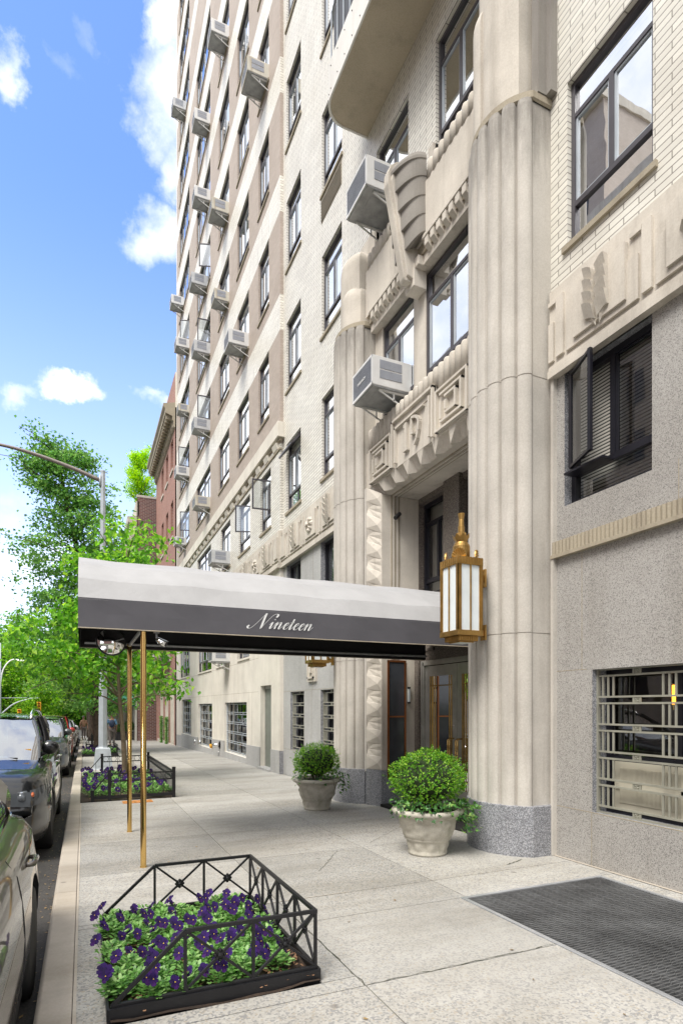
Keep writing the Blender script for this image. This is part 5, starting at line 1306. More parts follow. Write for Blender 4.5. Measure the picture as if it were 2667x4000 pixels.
# ------------------------------------------------------------------ bronze lanterns
def lantern():
    t = thing('wall_lantern', None, 'lantern')
    hx, hy = .16, .17; z0, z1 = 2.36, 3.19
    f = MB().mat('bronze')
    # corner posts with reeding
    for sx in (-1, 1):
        for sy in (-1, 1):
            x, y = sx*hx, sy*hy
            f.box(min(x, x-sx*.045), max(x, x-sx*.045), min(y, y-sy*.012), max(y, y-sy*.012), z0+.05, z1-.07)
            f.box(min(x, x-sx*.012), max(x, x-sx*.012), min(y, y-sy*.045), max(y, y-sy*.045), z0+.05, z1-.07)
            for d in (.012, .030): f.box(x-sx*d-.004, x-sx*d+.004, y+sy*.004-.003, y+sy*.004+.003, z0+.07, z1-.02); f.box(x+sx*.004-.003, x+sx*.004+.003, y-sy*d-.004, y-sy*d+.004, z0+.07, z1-.02)
    for sy in (-1, 1): f.box(-.008, .008, sy*hy-.006, sy*hy+.006, z0+.05, z1-.07)
    for sx in (-1, 1): f.box(sx*hx-.006, sx*hx+.006, -.008, .008, z0+.05, z1-.07)
    f.box(-hx-.004, hx+.004, -hy-.004, hy+.004, z0, z0+.055); f.box(-hx-.002, hx+.002, -hy-.002, hy+.002, z1-.075, z1)
    k = 0
    for i in range(9):
        u = -1+(i+.5)*2/9
        for sy in (-1, 1): f.box(u*hx-.012, u*hx+.012, sy*hy-.008, sy*hy+.008, z1-.078, z1+.004)
        for sx in (-1, 1): f.box(sx*hx-.008, sx*hx+.008, u*hy-.012, u*hy+.012, z1-.078, z1+.004)
    f.build('frame', t, bevel=.002)
    for ax, s in (('y', -1), ('y', 1), ('x', -1), ('x', 1)):
        g = MB().mat('lampglass')
        if ax == 'y': g.box(-hx+.012, hx-.012, s*(hy-.014), s*(hy-.010), z0+.05, z1-.07)
        else: g.box(s*(hx-.014), s*(hx-.010), -hy+.014, hy-.014, z0+.05, z1-.07)
        g.build('pane', t)
    b = MB().mat('bronze'); b.box(-.12, .12, -.13, .13, z0-.055, z0); 
    for i in range(9):
        u = -.115+.23*i/8
        for s in (-1, 1): b.box(u-.008, u+.008, s*.13-.006, s*.13+.006, z0-.055, z0-.002); b.box(s*.12-.006, s*.12+.006, u*1.05-.008, u*1.05+.008, z0-.055, z0-.002)
    b.box(-.09, .09, -.10, .10, z0-.068, z0-.055); b.build('base', t, bevel=.002)
    g = MB().mat('lampglass'); g.box(-.075, .075, -.085, .085, z0-.071, z0-.067); g.build('bottom_pane', t)
    top = MB().mat('bronze')
    top.lathe([(.094, z1), (.094, z1+.15), (.088, z1+.158), (.086, z1+.172), (.076, z1+.178), (.072, z1+.195), (.05, z1+.205)], n=28)
    top.lathe([(.045, z1+.20), (.045, z1+.29), (.036, z1+.30), (.036, z1+.375), (.030, z1+.38), (.028, z1+.44), (.027, z1+.442), (.027, z1+.45), (.036, z1+.51), (.038, z1+.515)], n=16)
    top.smooth = False
    for i in range(12): a = i*math.pi/6; top.tube([(.045*math.cos(a), .045*math.sin(a), z1+.24), (.045*math.cos(a), .045*math.sin(a), z1+.30)], .010, 5)
    top.build('finial', t)
    cr = MB().mat('bronze')
    for i in range(8):
        a0, a1 = i*math.pi/4, (i+1)*math.pi/4; am = (a0+a1)/2
        P = lambda r, a, z: (r*math.cos(a), r*math.sin(a), z1+z)
        cr.add([P(.055, a0, .20), P(.055, a1, .20), P(.085, a1, .245), P(.10, am, .285), P(.085, a0, .245)], [(0,1,2,3,4)])
    cr.build('crown', t, recalc=False)
    for sx, sy in ((-1,-1), (1,-1), (1,1), (-1,1)):
        fn_ = MB().mat('bronze'); c = Vector((sx*.115, sy*.12, z1+.01)); n_ = Vector((sx, sy, 0)).normalized(); u = Vector((-n_.y, n_.x, 0))
        N_ = 9
        for j in range(N_):
            a0, a1 = math.pi*j/N_, math.pi*(j+1)/N_; am = (a0+a1)/2; r = .082
            q = [c+u*.018*math.cos(a0)+Vector((0,0,.018*math.sin(a0))), c+u*.018*math.cos(a1)+Vector((0,0,.018*math.sin(a1))), c+u*r*math.cos(a1)+Vector((0,0,r*1.15*math.sin(a1))), c+u*r*math.cos(a0)+Vector((0,0,r*1.15*math.sin(a0)))]
            m_ = c+u*r*.9*math.cos(am)+Vector((0,0,r*1.05*math.sin(am)))+n_*.014
            fn_.add(q+[m_]+[p-n_*.012 for p in q], [(0,3,4), (3,2,4), (2,1,4), (1,0,4), (5,6,7,8), (3,8,7,2)])
        fn_.build('fan_ornament', t, recalc=False)
    for zc in (3.02, 2.42):
        br = MB().mat('bronze'); h_ = .10 if zc > 3 else .085
        br.box(.285, .305, -.045, .045, zc-h_, zc+h_); br.box(.15, .285, -.02, .02, zc-.035, zc+.035)
        for k in range(5): br.box(.20, .245, -.026, .026, zc-.035+k*.018, zc-.035+k*.018+.009)
        for z in (zc-h_+.02, zc+h_-.02): br.tube([(.28, 0.0, z), (.287, 0.0, z)], .012, 8)
        br.build('wall_bracket', t, bevel=.002)
    return t
L1 = lantern(); L2 = copy_tree(L1)
L1.location = (3.765, 5.30, 0); tag(L1, 'tall bronze lantern with frosted panes on the near fluted tower, in full view', 'lantern', 'bronze lanterns flanking the entrance')
L2.location = (3.765, 9.60, 0); tag(L2, 'bronze lantern on the far fluted tower, only its base seen below the awning', 'lantern', 'bronze lanterns flanking the entrance')
t = thing('wall_plaque', 'square carved limestone plaque low on the pale granite beyond the far lantern', 'plaque', (4.6, 12.0, 2.5))
mb = MB().mat('lime'); mb.box(4.60, 4.66, 11.85, 12.35, 2.15, 2.62); mb.box(4.57, 4.60, 11.92, 12.28, 2.22, 2.26); mb.box(4.57, 4.60, 11.92, 11.96, 2.22, 2.6); mb.box(4.57, 4.60, 12.24, 12.28, 2.22, 2.6); mb.box(4.56, 4.6, 12.04, 12.16, 2.34, 2.5); mb.build('block', t)

# side door of the wing, siamese connection, bulkhead fittings
SD = MB().mat(simple('grey_green_door', (.20,.22,.19), .45, .2)); SD.box(XG+.14, XG+.18, 14.99, 15.96, -.3, 2.10); o = SD.build('side_door', B)
k = MB().mat('steel'); k.box(XG+.12, XG+.2, 14.97, 15.02, -.35, 2.16); k.box(XG+.12, XG+.2, 15.93, 15.98, -.35, 2.16); k.box(XG+.12, XG+.2, 14.97, 15.98, 2.10, 2.18); k.build('door_frame', B)
k = MB().mat('brass'); k.box(XG+.13, XG+.14, 15.08, 15.14, 1.15, 1.35); k.build('lock_plate', o)
k = MB().mat('chrome'); k.smooth = True; k.ball((XG+.09, 15.11, .72), .035); k.ball((XG+.11, 15.11, .88), .022); k.tube([(XG+.09, 15.11, .72), (XG+.14, 15.11, .72)], .012, 8); k.build('handle', o)
k = MB().mat('granite_l'); k.box(XG-.10, XG+.2, 14.9, 16.05, gz(15.5)-.2, gz(15.5)+.06); k.build('doorstep', B)
t = thing('siamese_connection', 'chrome fire hose connection with a yellow cap low on the granite plinth', 'standpipe', (XG, 21.3, 0))
zz_ = gz(21.3)+.42
mb = MB().mat('chrome'); mb.smooth = True; mb.tube([(XG+.02, 21.3, zz_), (XG-.02, 21.3, zz_)], .15, 16); mb.tube([(XG-.02, 21.3, zz_), (XG-.12, 21.3, zz_), (XG-.30, 21.35, zz_-.03)], [.09, .085, .075], 12); mb.tube([(XG+.01, 21.3, zz_-.12), (XG+.01, 21.3, zz_-.34)], .02, 8); mb.tube([(XG-.1, 21.3, zz_-.25), (XG+.06, 21.3, zz_-.25)], .015, 8); mb.build('body', t)
mb = MB().mat('yellow'); mb.smooth = True; mb.tube([(XG-.30, 21.35, zz_-.03), (XG-.36, 21.37, zz_-.04)], .082, 12); mb.build('cap', t)
mb = MB().mat('chrome'); mb.tube([(XG-.32, 21.3, zz_-.1), (XG-.3, 21.3, zz_-.26), (XG-.26, 21.3, zz_-.1)], .008, 6); mb.build('chain', t)
for k_, y in enumerate((25.2, 26.4)):
    t = thing('wall_spout', ('nearer' if k_ == 0 else 'farther')+' of two chrome oval spout covers on the granite plinth beyond the fire hose connection', 'spout', (XG, y, 0), 'chrome spouts on the plinth')
    mb = MB().mat('chrome'); mb.smooth = True; mb.ball((XG-.03, y, gz(y)+.35), .10, 12, (.5, .8, 1.5)); mb.build('cover', t)
# ------------------------------------------------------------------ foliage tools
def add_leaf(mb, c, d, n, l, w, fold=.25, tip=True):
    """leaf of length l along d with normal n, folded along the midrib"""
    s = d.cross(n).normalized(); n = s.cross(d).normalized()
    a = c; b = c+d*l; m = c+d*l*.45
    mb.add([a, m+s*w*.5+n*w*fold, b, m-s*w*.5+n*w*fold], [(0,1,2), (0,2,3)])
def rdir(r): 
    z = r.uniform(-1, 1); a = r.uniform(0, 2*math.pi); q = math.sqrt(1-z*z); return Vector((q*math.cos(a), q*math.sin(a), z))
M['box_leaf'] = leafmat('boxwood_leaf', [(0, (.035,.11,.01)), (.3, (.09,.27,.018)), (.7, (.19,.45,.03)), (1, (.48,.66,.09))], .4, .35)
M['ivy_leaf'] = leafmat('ivy_leaf', [(0, (.02,.07,.02)), (.5, (.05,.16,.03)), (.8, (.12,.30,.06)), (1, (.30,.42,.12))], .25, .4)
M['tree_leaf'] = leafmat('street_tree_leaf', [(0, (.05,.16,.018)), (.35, (.12,.33,.03)), (.7, (.24,.52,.05)), (1, (.45,.68,.08))], .5, .45)
M['gink_leaf'] = leafmat('ginkgo_leaf', [(0, (.06,.16,.04)), (.5, (.15,.34,.08)), (.9, (.26,.50,.11)), (1, (.44,.64,.18))], .5, .5)
M['park_leaf'] = leafmat('park_tree_leaf', [(0, (.03,.10,.015)), (.4, (.09,.26,.03)), (.8, (.20,.44,.04)), (1, (.38,.58,.07))], .5, .6)
M['park_leaf_y'] = leafmat('bright_park_leaf', [(0, (.06,.17,.01)), (.4, (.16,.38,.02)), (.8, (.32,.55,.04)), (1, (.5,.7,.08))], .55, .6)
M['lime_leaf'] = leafmat('roof_tree_leaf', [(0, (.18,.40,.01)), (.5, (.38,.62,.02)), (1, (.6,.78,.04))], .55, .6)
M['pansy'] = leafmat('pansy_petal', [(0, (.005,.001,.022)), (.5, (.014,.001,.058)), (.85, (.030,.003,.12)), (1, (.045,.003,.055))], .05, .9)
M['pansy_eye'] = simple('pansy_eye', (.75,.5,.03), .6)
M['pansy_leaf'] = leafmat('pansy_leaf', [(0, (.05,.14,.03)), (.5, (.17,.38,.08)), (1, (.48,.68,.28))], .4, .4)

# ------------------------------------------------------------------ potted boxwoods
def pot():
    t = thing('planter_pot', None, 'planter')
    mb = MB().mat('pot'); mb.smooth = True
    prof = [(.20, 0), (.213, .012), (.215, .03), (.205, .045), (.232, .15), (.245, .165), (.256, .175), (.252, .19), (.262, .20), (.318, .40), (.335, .43), (.375, .445), (.392, .465), (.39, .49), (.365, .505), (.33, .50), (.31, .46), (.02, .45)]
    def fn(r, z, a):
        if .20 < z < .43: r += .018*math.sin(a*4+1.0)*math.exp(-((z-.37+.02*math.sin(a*8))/.045)**2)+.022*noise.noise((math.cos(a)*5, math.sin(a)*5, z*13))+.022*max(0, noise.noise((math.cos(a)*9+3, math.sin(a)*9, z*22)))
        elif .03 < z < .16: r += .013*math.sin(a*9)*math.sin((z-.03)/.13*math.pi)
        elif z > .43 and r > .3: r += .006*noise.noise((a*7, z*9, 0))
        return r
    fine = []
    for (r0, z0), (r1, z1) in zip(prof, prof[1:]):
        k = max(1, int(math.hypot(r1-r0, z1-z0)/.018))
        fine += [(r0+(r1-r0)*i/k, z0+(z1-z0)*i/k) for i in range(k)]
    fine.append(prof[-1]); mb.lathe(fine, n=72, fn=fn)
    mb.build('bowl', t); s = MB().mat('soil'); s.lathe([(.31, .462), (.02, .47)], n=24); s.build('soil', t); return t
def boxwood(seed):
    r = random.Random(seed); t = thing('boxwood_bush', None, 'bush')
    mb = MB().mat('box_leaf'); c = Vector((0, 0, .83))
    for i in range(1700):
        u = rdir(r)
        if u.z < -.75: continue
        rad = .365*(1+.15*noise.noise(u*2.3+Vector((seed, 0, 0)))+.05*noise.noise(u*7)); rad *= r.choice((1, 1, 1, .93, .86))
        if r.random() < .06: rad *= r.uniform(1.05, 1.2)
        p = c+Vector((u.x*rad*1.0, u.y*rad*1.0, u.z*rad*.80)); ax = (u+Vector((r.uniform(-.6,.6), r.uniform(-.6,.6), r.uniform(.0,.7)))).normalized()
        for k in range(6):       # a shoot of paired leaves
            q = p+ax*(k*.008-.018); s = rdir(r); d = (ax*.8+s).normalized(); add_leaf(mb, q, d, ax, r.uniform(.017, .027), .013)
    mb.build('foliage', t, recalc=False)
    st = MB().mat('bark')
    for k in range(9):
        a = k*.7; st.tube([(0.02*math.cos(a), .02*math.sin(a), .45), (.1*math.cos(a), .1*math.sin(a), .62), (.24*math.cos(a), .24*math.sin(a), .85)], [.012, .009, .004], 5)
    st.build('stem', t)
    core = MB().mat(simple('dark_core', (.02,.035,.01), .95)); core.ball((0, 0, .82), .29, 20, (1, 1, .8)); core.build('dark_core', t)  # solid dark green ball filling the bush behind the leaves
    return t
def ivy(seed, ang_c, n):
    r = random.Random(seed); t = thing('ivy', None, 'ivy')
    mb = MB().mat('ivy_leaf'); st = MB().mat('bark')
    for i in range(n):
        a = r.uniform(0, 2*math.pi) if r.random() < .62 else r.gauss(ang_c, .55)
        on = math.cos(a-ang_c); rr = r.uniform(.24, .41)+max(0, on)*r.uniform(0, .10); z = .50+r.uniform(0, .13)*(1.2-rr)
        if on > .6 and r.random() < .6: rr = .40+r.uniform(0, .16); z = .56-r.uniform(0, .28)
        elif r.random() < .14: rr = .40; z = .50-r.uniform(0, .08)
        p = Vector((rr*math.cos(a), rr*math.sin(a), z)); out = Vector((math.cos(a), math.sin(a), 0))
        d = (out*.6+Vector((r.uniform(-.7,.7), r.uniform(-.7,.7), r.uniform(-.9,.3)))).normalized(); nn = (out+Vector((0,0,1.0))+rdir(r)*.6).normalized()
        s = r.uniform(.030, .058); sd = d.cross(nn).normalized(); nn = sd.cross(d)
        P = [p, p+sd*s*.55+d*s*.10, p+sd*s*.42+d*s*.42, p+sd*s*.2+d*s*.5, p+d*s*1.05-nn*s*.1, p-sd*s*.2+d*s*.5, p-sd*s*.42+d*s*.42, p-sd*s*.55+d*s*.10]
        mb.add([p+d*s*.35+nn*s*.08]+P, [(0, k+1, (k+1) % 8+1) for k in range(8)])
    for k in range(10):
        a = r.gauss(ang_c, .5); st.tube([(.34*math.cos(a), .34*math.sin(a), .5), (.42*math.cos(a), .42*math.sin(a), .52), (.47*math.cos(a), .47*math.sin(a), .38)], .003, 4)
    mb.build('leaves', t, recalc=False); st.build('stems', t); return t
P1 = pot(); P2 = copy_tree(P1); P1.location = (3.46, 5.50, gz(5.5)); P2.location = (3.45, 8.80, gz(8.8)); P2.rotation_euler.z = 2.0
tag(P1, 'round cast stone pot in front, with a moulded band, beside the near fluted tower', 'planter', 'stone pots by the entrance'); tag(P2, 'round cast stone pot farther back, left of the door, mossy under its rim', 'planter', 'stone pots by the entrance')
b1 = boxwood(1); b1.location = P1.location; b1.scale = (1.06, 1.06, 1.0); tag(b1, 'larger bright green clipped boxwood in the nearer stone pot', 'bush', 'boxwoods in pots')
b2 = boxwood(2); b2.location = P2.location; b2.scale = (.96, .96, .92); tag(b2, 'round clipped boxwood in the farther stone pot', 'bush', 'boxwoods in pots')
i1 = ivy(5, R(-25), 620); i1.location = P1.location; tag(i1, 'variegated ivy spilling over the right rim of the nearer stone pot', 'ivy', 'ivy in pots')
i2 = ivy(6, R(-10), 230); i2.location = P2.location; tag(i2, 'low dark ivy around the boxwood in the farther stone pot', 'ivy', 'ivy in pots')

# ------------------------------------------------------------------ pansies
def pansy_flower(mb, c, n, s, r):
    n = n.normalized(); u = n.orthogonal().normalized(); a0 = r.uniform(-.3, .3)
    up = (Vector((0,0,1))-n*n.z); u = up.normalized() if up.length > .2 else u; v = n.cross(u)
    for ang, sz in ((90, 1.0), (35, .85), (145, .85), (-35, .8), (-90, 1.05), (215, .8)):
        a = R(ang)+a0; d = u*math.sin(a)+v*math.cos(a); sd = n.cross(d)
        L = s*sz; off = n*r.uniform(-.1, .12)*s
        mb.mat('pansy').add([c, c+d*L*.35+sd*L*.30+n*L*.10, c+d*L*.8+sd*L*.42+off, c+d*L*1.02+off, c+d*L*.8-sd*L*.42+off*.5, c+d*L*.35-sd*L*.30+n*L*.08], [(0,1,2,3), (0,3,4,5)])
    mb.mat('pansy_eye').add([c+n*.004+u*.004, c+n*.004-u*.003+v*.004, c+n*.004-u*.003-v*.004], [(0,1,2)])
def pansy_proto(seed, nfl, far=False):
    r = random.Random(seed); t = thing('pansy_plant', None, 'flower')
    mb = MB().mat('pansy_leaf')
    for i in range(150):
        a = r.uniform(0, 6.28); rr = r.uniform(0, .085); z = .03+r.uniform(0, .085)*(1-rr*4); p = Vector((rr*math.cos(a), rr*math.sin(a), max(.02, z)))
        d = Vector((math.cos(a+r.uniform(-.8,.8)), math.sin(a+r.uniform(-.8,.8)), r.uniform(-.1, .8))).normalized(); l = r.uniform(.024, .044)
        s = d.cross(Vector((0,0,1))).normalized(); n_ = s.cross(d)
        mb.add([p, p+d*l*.35+s*l*.26, p+d*l*.75+s*l*.24, p+d*l, p+d*l*.75-s*l*.24, p+d*l*.35-s*l*.26], [(0,1,2,3), (0,3,4,5)])
    mb.build('foliage', t, recalc=False)
    for k in range(nfl):
        a = r.uniform(0, 6.28); rr = r.uniform(.02, .09); c = Vector((rr*math.cos(a), rr*math.sin(a), r.uniform(.10, .155)))
        f = MB(); pansy_flower(f, c, Vector((r.uniform(-.5,.8)*.8, -r.uniform(.3, 1.0), r.uniform(.3, 1.0))), r.uniform(.034, .045), r)
        f.mat('pansy_leaf').tube([(c.x*.4, c.y*.4, .03), c-Vector((0,0,.012)), c], .0016, 4); f.build('flower', t, recalc=False)
    return t
prot = [pansy_proto(s, n) for s, n in ((1, 2), (2, 1), (3, 3), (4, 1), (5, 2))]; used_p = set()
rp = random.Random(9)
def zone(x, y, x0, x1, y0, y1):
    return ('front', 'middle', 'back')[min(2, int(3*(y-y0)/(y1-y0)))]+' '+('left', 'centre', 'right')[min(2, int(3*(x-x0)/(x1-x0)))]
def put_pansy(x, y, label, group, s=1.0):
    k = rp.randrange(5); o = prot[k] if k not in used_p else copy_tree(prot[k]); used_p.add(k)
    o.location = (x, y, gz(y)+.015); o.rotation_euler.z = rp.uniform(-.7, .7); o.scale = (s,)*3; tag(o, label, 'flower', group)
pts = []
def scatter(n, x0, x1, y0, y1, md):
    out = []; tries = 0
    while len(out) < n and tries < 20000:
        tries += 1; x, y = rp.uniform(x0, x1), rp.uniform(y0, y1)
        if all((x-a)**2+(y-b)**2 > md*md for a, b in out): out.append((x, y))
    return out
for x, y in scatter(60, .15, 1.14, 3.22, 4.53, .115): put_pansy(x, y, 'deep purple pansy plant in the '+zone(x, y, .1, 1.16, 3.2, 4.54)+' of the nearest fenced bed', 'pansies in the nearest bed')
for x, y in scatter(52, .04, 1.45, 11.3, 15.6, .25): put_pansy(x, y, 'purple pansy plant in the '+zone(x, y, .04, 1.45, 11.3, 15.6)+' of the bed around the young tree', 'pansies in the middle bed', 1.55)
for x, y in scatter(16, .05, 1.15, 24.2, 27.2, .36): put_pansy(x, y, 'small purple pansy plant in the '+zone(x, y, .05, 1.15, 24.2, 27.2)+' of the far bed past the lamp post', 'pansies in the far bed', 2.0)

# ------------------------------------------------------------------ iron bed guards
def guard_x(name_lab, x0, x1, y0, y1, h, npx, npy, hx, loc_y):
    """guard with crossed panels, sloping down to the kerb on both ends"""
    t = thing('bed_guard', name_lab, 'planter guard', ((x0+x1)/2, (y0+y1)/2, gz(loc_y)), 'iron guards around the flower beds')
    r = MB().mat('iron'); c = MB().mat('iron'); w = .017
    def post(a, b, ww): p = MB().mat('iron'); p.bar(a, b, ww); p.build('post', t)
    zb = lambda y: gz(y)+.075; zt = lambda y: gz(y)+h
    def xpanel(a, b, y_a, y_b):
        A, B_, C_, D_ = Vector((*a, zb(y_a)+.01)), Vector((*b, zb(y_b)+.01)), Vector((*b, zt(y_b))), Vector((*a, zt(y_a)))
        c.bar(A, C_, w*.8); c.bar(B_, D_, w*.8); m = (A+C_)/2
        ro = None
        for k in range(8):
            g = k*math.pi/4; t_ = (B_-A).normalized(); ro = ro if k else MB().mat('iron'); ro.ball(m+t_*.026*math.cos(g)+Vector((0,0,.026*math.sin(g))), .012, 6)
        ro.ball(m, .018, 8); ro.build('rosette', t)
    xm = x0+.37*(x1-x0)*0+hx
    for y in (y0, y1):
        xsn = [xm+(x1-xm)*i/npx for i in range(npx+1)]
        for x in xsn: post((x, y, zb(y)-.05), (x, y, zt(y)), w)
        for a, b in zip(xsn, xsn[1:]): xpanel((a, y), (b, y), y, y)
        r.bar((xm, y, zt(y)), (x1+.01, y, zt(y)), w*1.25); r.bar((x0, y, zb(y)), (x1+.01, y, zb(y)), w*1.25); r.bar((x0, y, zb(y)), (xm, y, zt(y)), w*1.2)
        post((x0, y, gz(y)-.04), (x0, y, zb(y)), w)
    ysn = [y0+(y1-y0)*i/npy for i in range(npy+1)]
    for y in ysn[1:-1]: post((x1, y, zb(y)-.05), (x1, y, zt(y)), w)
    for a, b in zip(ysn, ysn[1:]): xpanel((x1, a), (x1, b), a, b)
    r.bar((x1, y0, zt(y0)), (x1, y1, zt(y1)), w*1.25); r.bar((x1, y0, zb(y0)), (x1, y1, zb(y1)), w*1.25)
    r.build('rail', t, bevel=.0015); c.build('cross_bars', t)
    k = MB().mat('iron'); e = .02
    for a, b in (((x0-e, y0-e), (x1+e, y0-e)), ((x1+e, y0-e), (x1+e, y1+e)), ((x1+e, y1+e), (x0-e, y1+e)), ((x0-e, y1+e), (x0-e, y0-e))):
        k.bar((*a, gz(a[1])+.02), (*b, gz(b[1])+.02), .012, .10)
    k.build('edging', t); return t
guard_x('nearest black iron bed guard with crossed bars and rosettes around purple pansies', .13, 1.225, 3.15, 4.60, .40, 2, 4, .36, 3.9)
guard_x('far low black iron guard with crossed bars beside the lamp post', .0, 1.2, 24.1, 27.4, .42, 2, 4, .4, 25.5)
def guard_ring(lab, x0, x1, y0, y1, h):
    t = thing('bed_guard', lab, 'planter guard', ((x0+x1)/2, (y0+y1)/2, gz((y0+y1)/2)), 'iron guards around the flower beds')
    r = MB().mat('iron'); b = MB().mat('iron'); rings = MB().mat('iron'); w = .022
    def run(a, c, posts, slope=False):
        A, C_ = Vector((*a, 0)), Vector((*c, 0)); L_ = (C_-A).length; u = (C_-A)/L_
        for f_, dz in ((.07, 0), (h-.02, 0), (h*.70, 0)): r.bar((*a, gz(a[1])+f_), (*c, gz(c[1])+f_), w if f_ != h*.70 else w*.6, w if f_ != .07 else .055)
        n = max(3, int(L_/.165))
        for k in range(n):
            m = A+u*(L_*(k+.5)/n); z = gz(m.y)+h*.835; q = .5*h*.27-.004
            rings.tube([m+u*q*math.cos(R(g))+Vector((0,0,z+q*math.sin(R(g)))) for g in range(0, 361, 30)], .0055, 5, cap=False)
            e = A+u*(L_*k/n)
            if k: b.bar((e.x, e.y, gz(e.y)+.07), (e.x, e.y, gz(e.y)+h), .010)
    xm = x0+.42
    run((xm, y0), (x1, y0), 2); run((xm, y1), (x1, y1), 2); run((x1, y0), (x1, y1), 3)
    ps = []
    for i, (x, y, hh) in enumerate(((xm, y0, h+.04), (x1, y0, h+.05), (x1, y1, h+.05), (xm, y1, h+.04), (x0+.14, y0, .19), (x0+.14, y1, .19))):
        k = MB().mat('iron'); k.box(x-.028, x+.028, y-.028, y+.028, gz(y)-.1, gz(y)+hh); k.prism([(x-.032, y-.032), (x+.032, y-.032), (x+.032, y+.032), (x-.032, y+.032)], gz(y)+hh, gz(y)+hh+.015); k.build('post', t)
    for y in (y0, y1): r.bar((x0+.14, y, gz(y)+.17), (xm, y, gz(y)+h), w*.9); r.bar((x0+.14, y, gz(y)+.07), (xm, y, gz(y)+.07), w, .055); b.bar((x0+.28, y, gz(y)+.07), (x0+.28, y, gz(y)+.07+.24), .012)
    r.build('rail', t); b.build('bars', t); rings.build('rings', t)
guard_ring('middle black iron bed guard with rings in its top rail around the young street tree', .0, 1.53, 11.18, 15.85, .50)
guard_ring('farthest black iron bed guard by the parked cars', -.02, 1.0, 31.5, 35, .62)

# ------------------------------------------------------------------ trees
def grow(seed, trunk, r0, limbs, leafspec, name, label, cat, bark, leafm, group=None, loc=None, twigs=4):
    """trunk: polyline; limbs: list of (start_t, polyline offsets); leaves gather along limbs"""
    r = random.Random(seed); base = Vector(trunk[0]); t = thing(name, label, cat, tuple(base) if loc is None else loc, group)
    tr = MB().mat(bark); tr.smooth = True; n = len(trunk); tp = catmull3(trunk, 5); m = len(tp)
    tr.tube(tp, [r0*(1.25 if i == 0 else 1)*(1-.8*i/m) for i in range(m)], 10)
    ends = []
    for (start, pts, rad) in limbs:
        st = tp[min(m-1, int(start*(m-1)))]; P = catmull3([st]+[st+Vector(q) for q in pts], 4); k = len(P)
        tr.tube(P, [rad*(1-.85*i/k) for i in range(k)], 6)
        L_ = sum(((P[i+1]-P[i]).length for i in range(k-1)))
        for j in range(twigs*max(1, int(L_*1.0))):
            i = r.randrange(max(1, k//4), k); e = P[i]+rdir(r)*Vector((1, 1, .6)).length*r.uniform(.1, .5)*leafspec['spread']
            if r.random() < .5: tr.tube([P[i], (P[i]+e)/2+Vector((0,0,.04)), e], [rad*.22, rad*.15, .003], 4)
            ends.append((P[i], e))
    tr.build('trunk', t)
    lf = MB().mat(leafm); N_ = leafspec['n']; l = leafspec['l']; sp = leafspec['clump']
    per = max(1, N_//max(1, len(ends)))
    for a, e in ends:
        for k in range(per):
            q = a.lerp(e, r.uniform(.3, 1.1))+Vector((r.gauss(0, sp), r.gauss(0, sp), r.gauss(0, sp*leafspec.get('flat', .6))))
            d = (rdir(r)+Vector((0, 0, leafspec.get('droop', -.5)))).normalized(); nn = (Vector((0,0,1))+rdir(r)*.7).normalized()
            if q.z < leafspec.get('zmin', -99)+.35*math.sin(q.x*5+q.y*3): continue
            ll = l*r.uniform(.7, 1.25); add_leaf(lf, q, d, nn, ll, ll*leafspec.get('w', .6), .15)
    lf.build('crown', t, recalc=False); return t
def catmull3(p, n=5):
    P = [Vector(q) for q in p]; P = [2*P[0]-P[1]]+P+[2*P[-1]-P[-2]]; out = []
    for i in range(1, len(P)-2):
        for k in range(n):
            t = k/n; a, b, c, d = P[i-1], P[i], P[i+1], P[i+2]
            out.append(.5*((2*b)+(c-a)*t+(2*a-5*b+4*c-d)*t*t+(3*b-a-3*c+d)*t**3))
    out.append(P[-2]); return out
# young street tree in the middle bed
r = random.Random(21); y = 14.1; lm = []
for k in range(22):
    a = r.uniform(0, 6.28); L_ = r.uniform(.9, 1.75); st = r.uniform(.36, .95); up = r.uniform(-.1, .9)
    lm.append((st, [(math.cos(a)*L_*.4, math.sin(a)*L_*.4, up*.5+.1), (math.cos(a)*L_, math.sin(a)*L_, up)], .022))
lm += [(.45, [(.6, -.1, .25), (1.2, -.3, .25), (1.6, -.4, .05)], .026), (.42, [(-.4, -.2, .6), (-.9, -.4, .95), (-1.7, -.3, .9)], .028), (.40, [(-.5, .2, .4), (-1.3, .2, .4), (-1.9, .0, .1)], .024), (.6, [(-.5, .2, .5), (-1.3, .2, .7), (-2.0, .0, .5)], .024), (.42, [(.3, -.3, .5), (.6, -.9, .5), (1.0, -1.4, .1)], .02)]
grow(3, [(.86, y, gz(y)), (.82, y, .9), (.74, y, 1.8), (.72, y, 2.7), (.80, y, 3.8), (.9, y, 5.2)], .062, lm, dict(n=8200, l=.14, clump=.17, spread=1.0, droop=-.7, w=.62, flat=.7, zmin=2.05), 'street_tree', 'young broad leaved street tree in the middle flower bed behind the brass poles', 'tree', 'bark_l', 'tree_leaf', 'street trees')
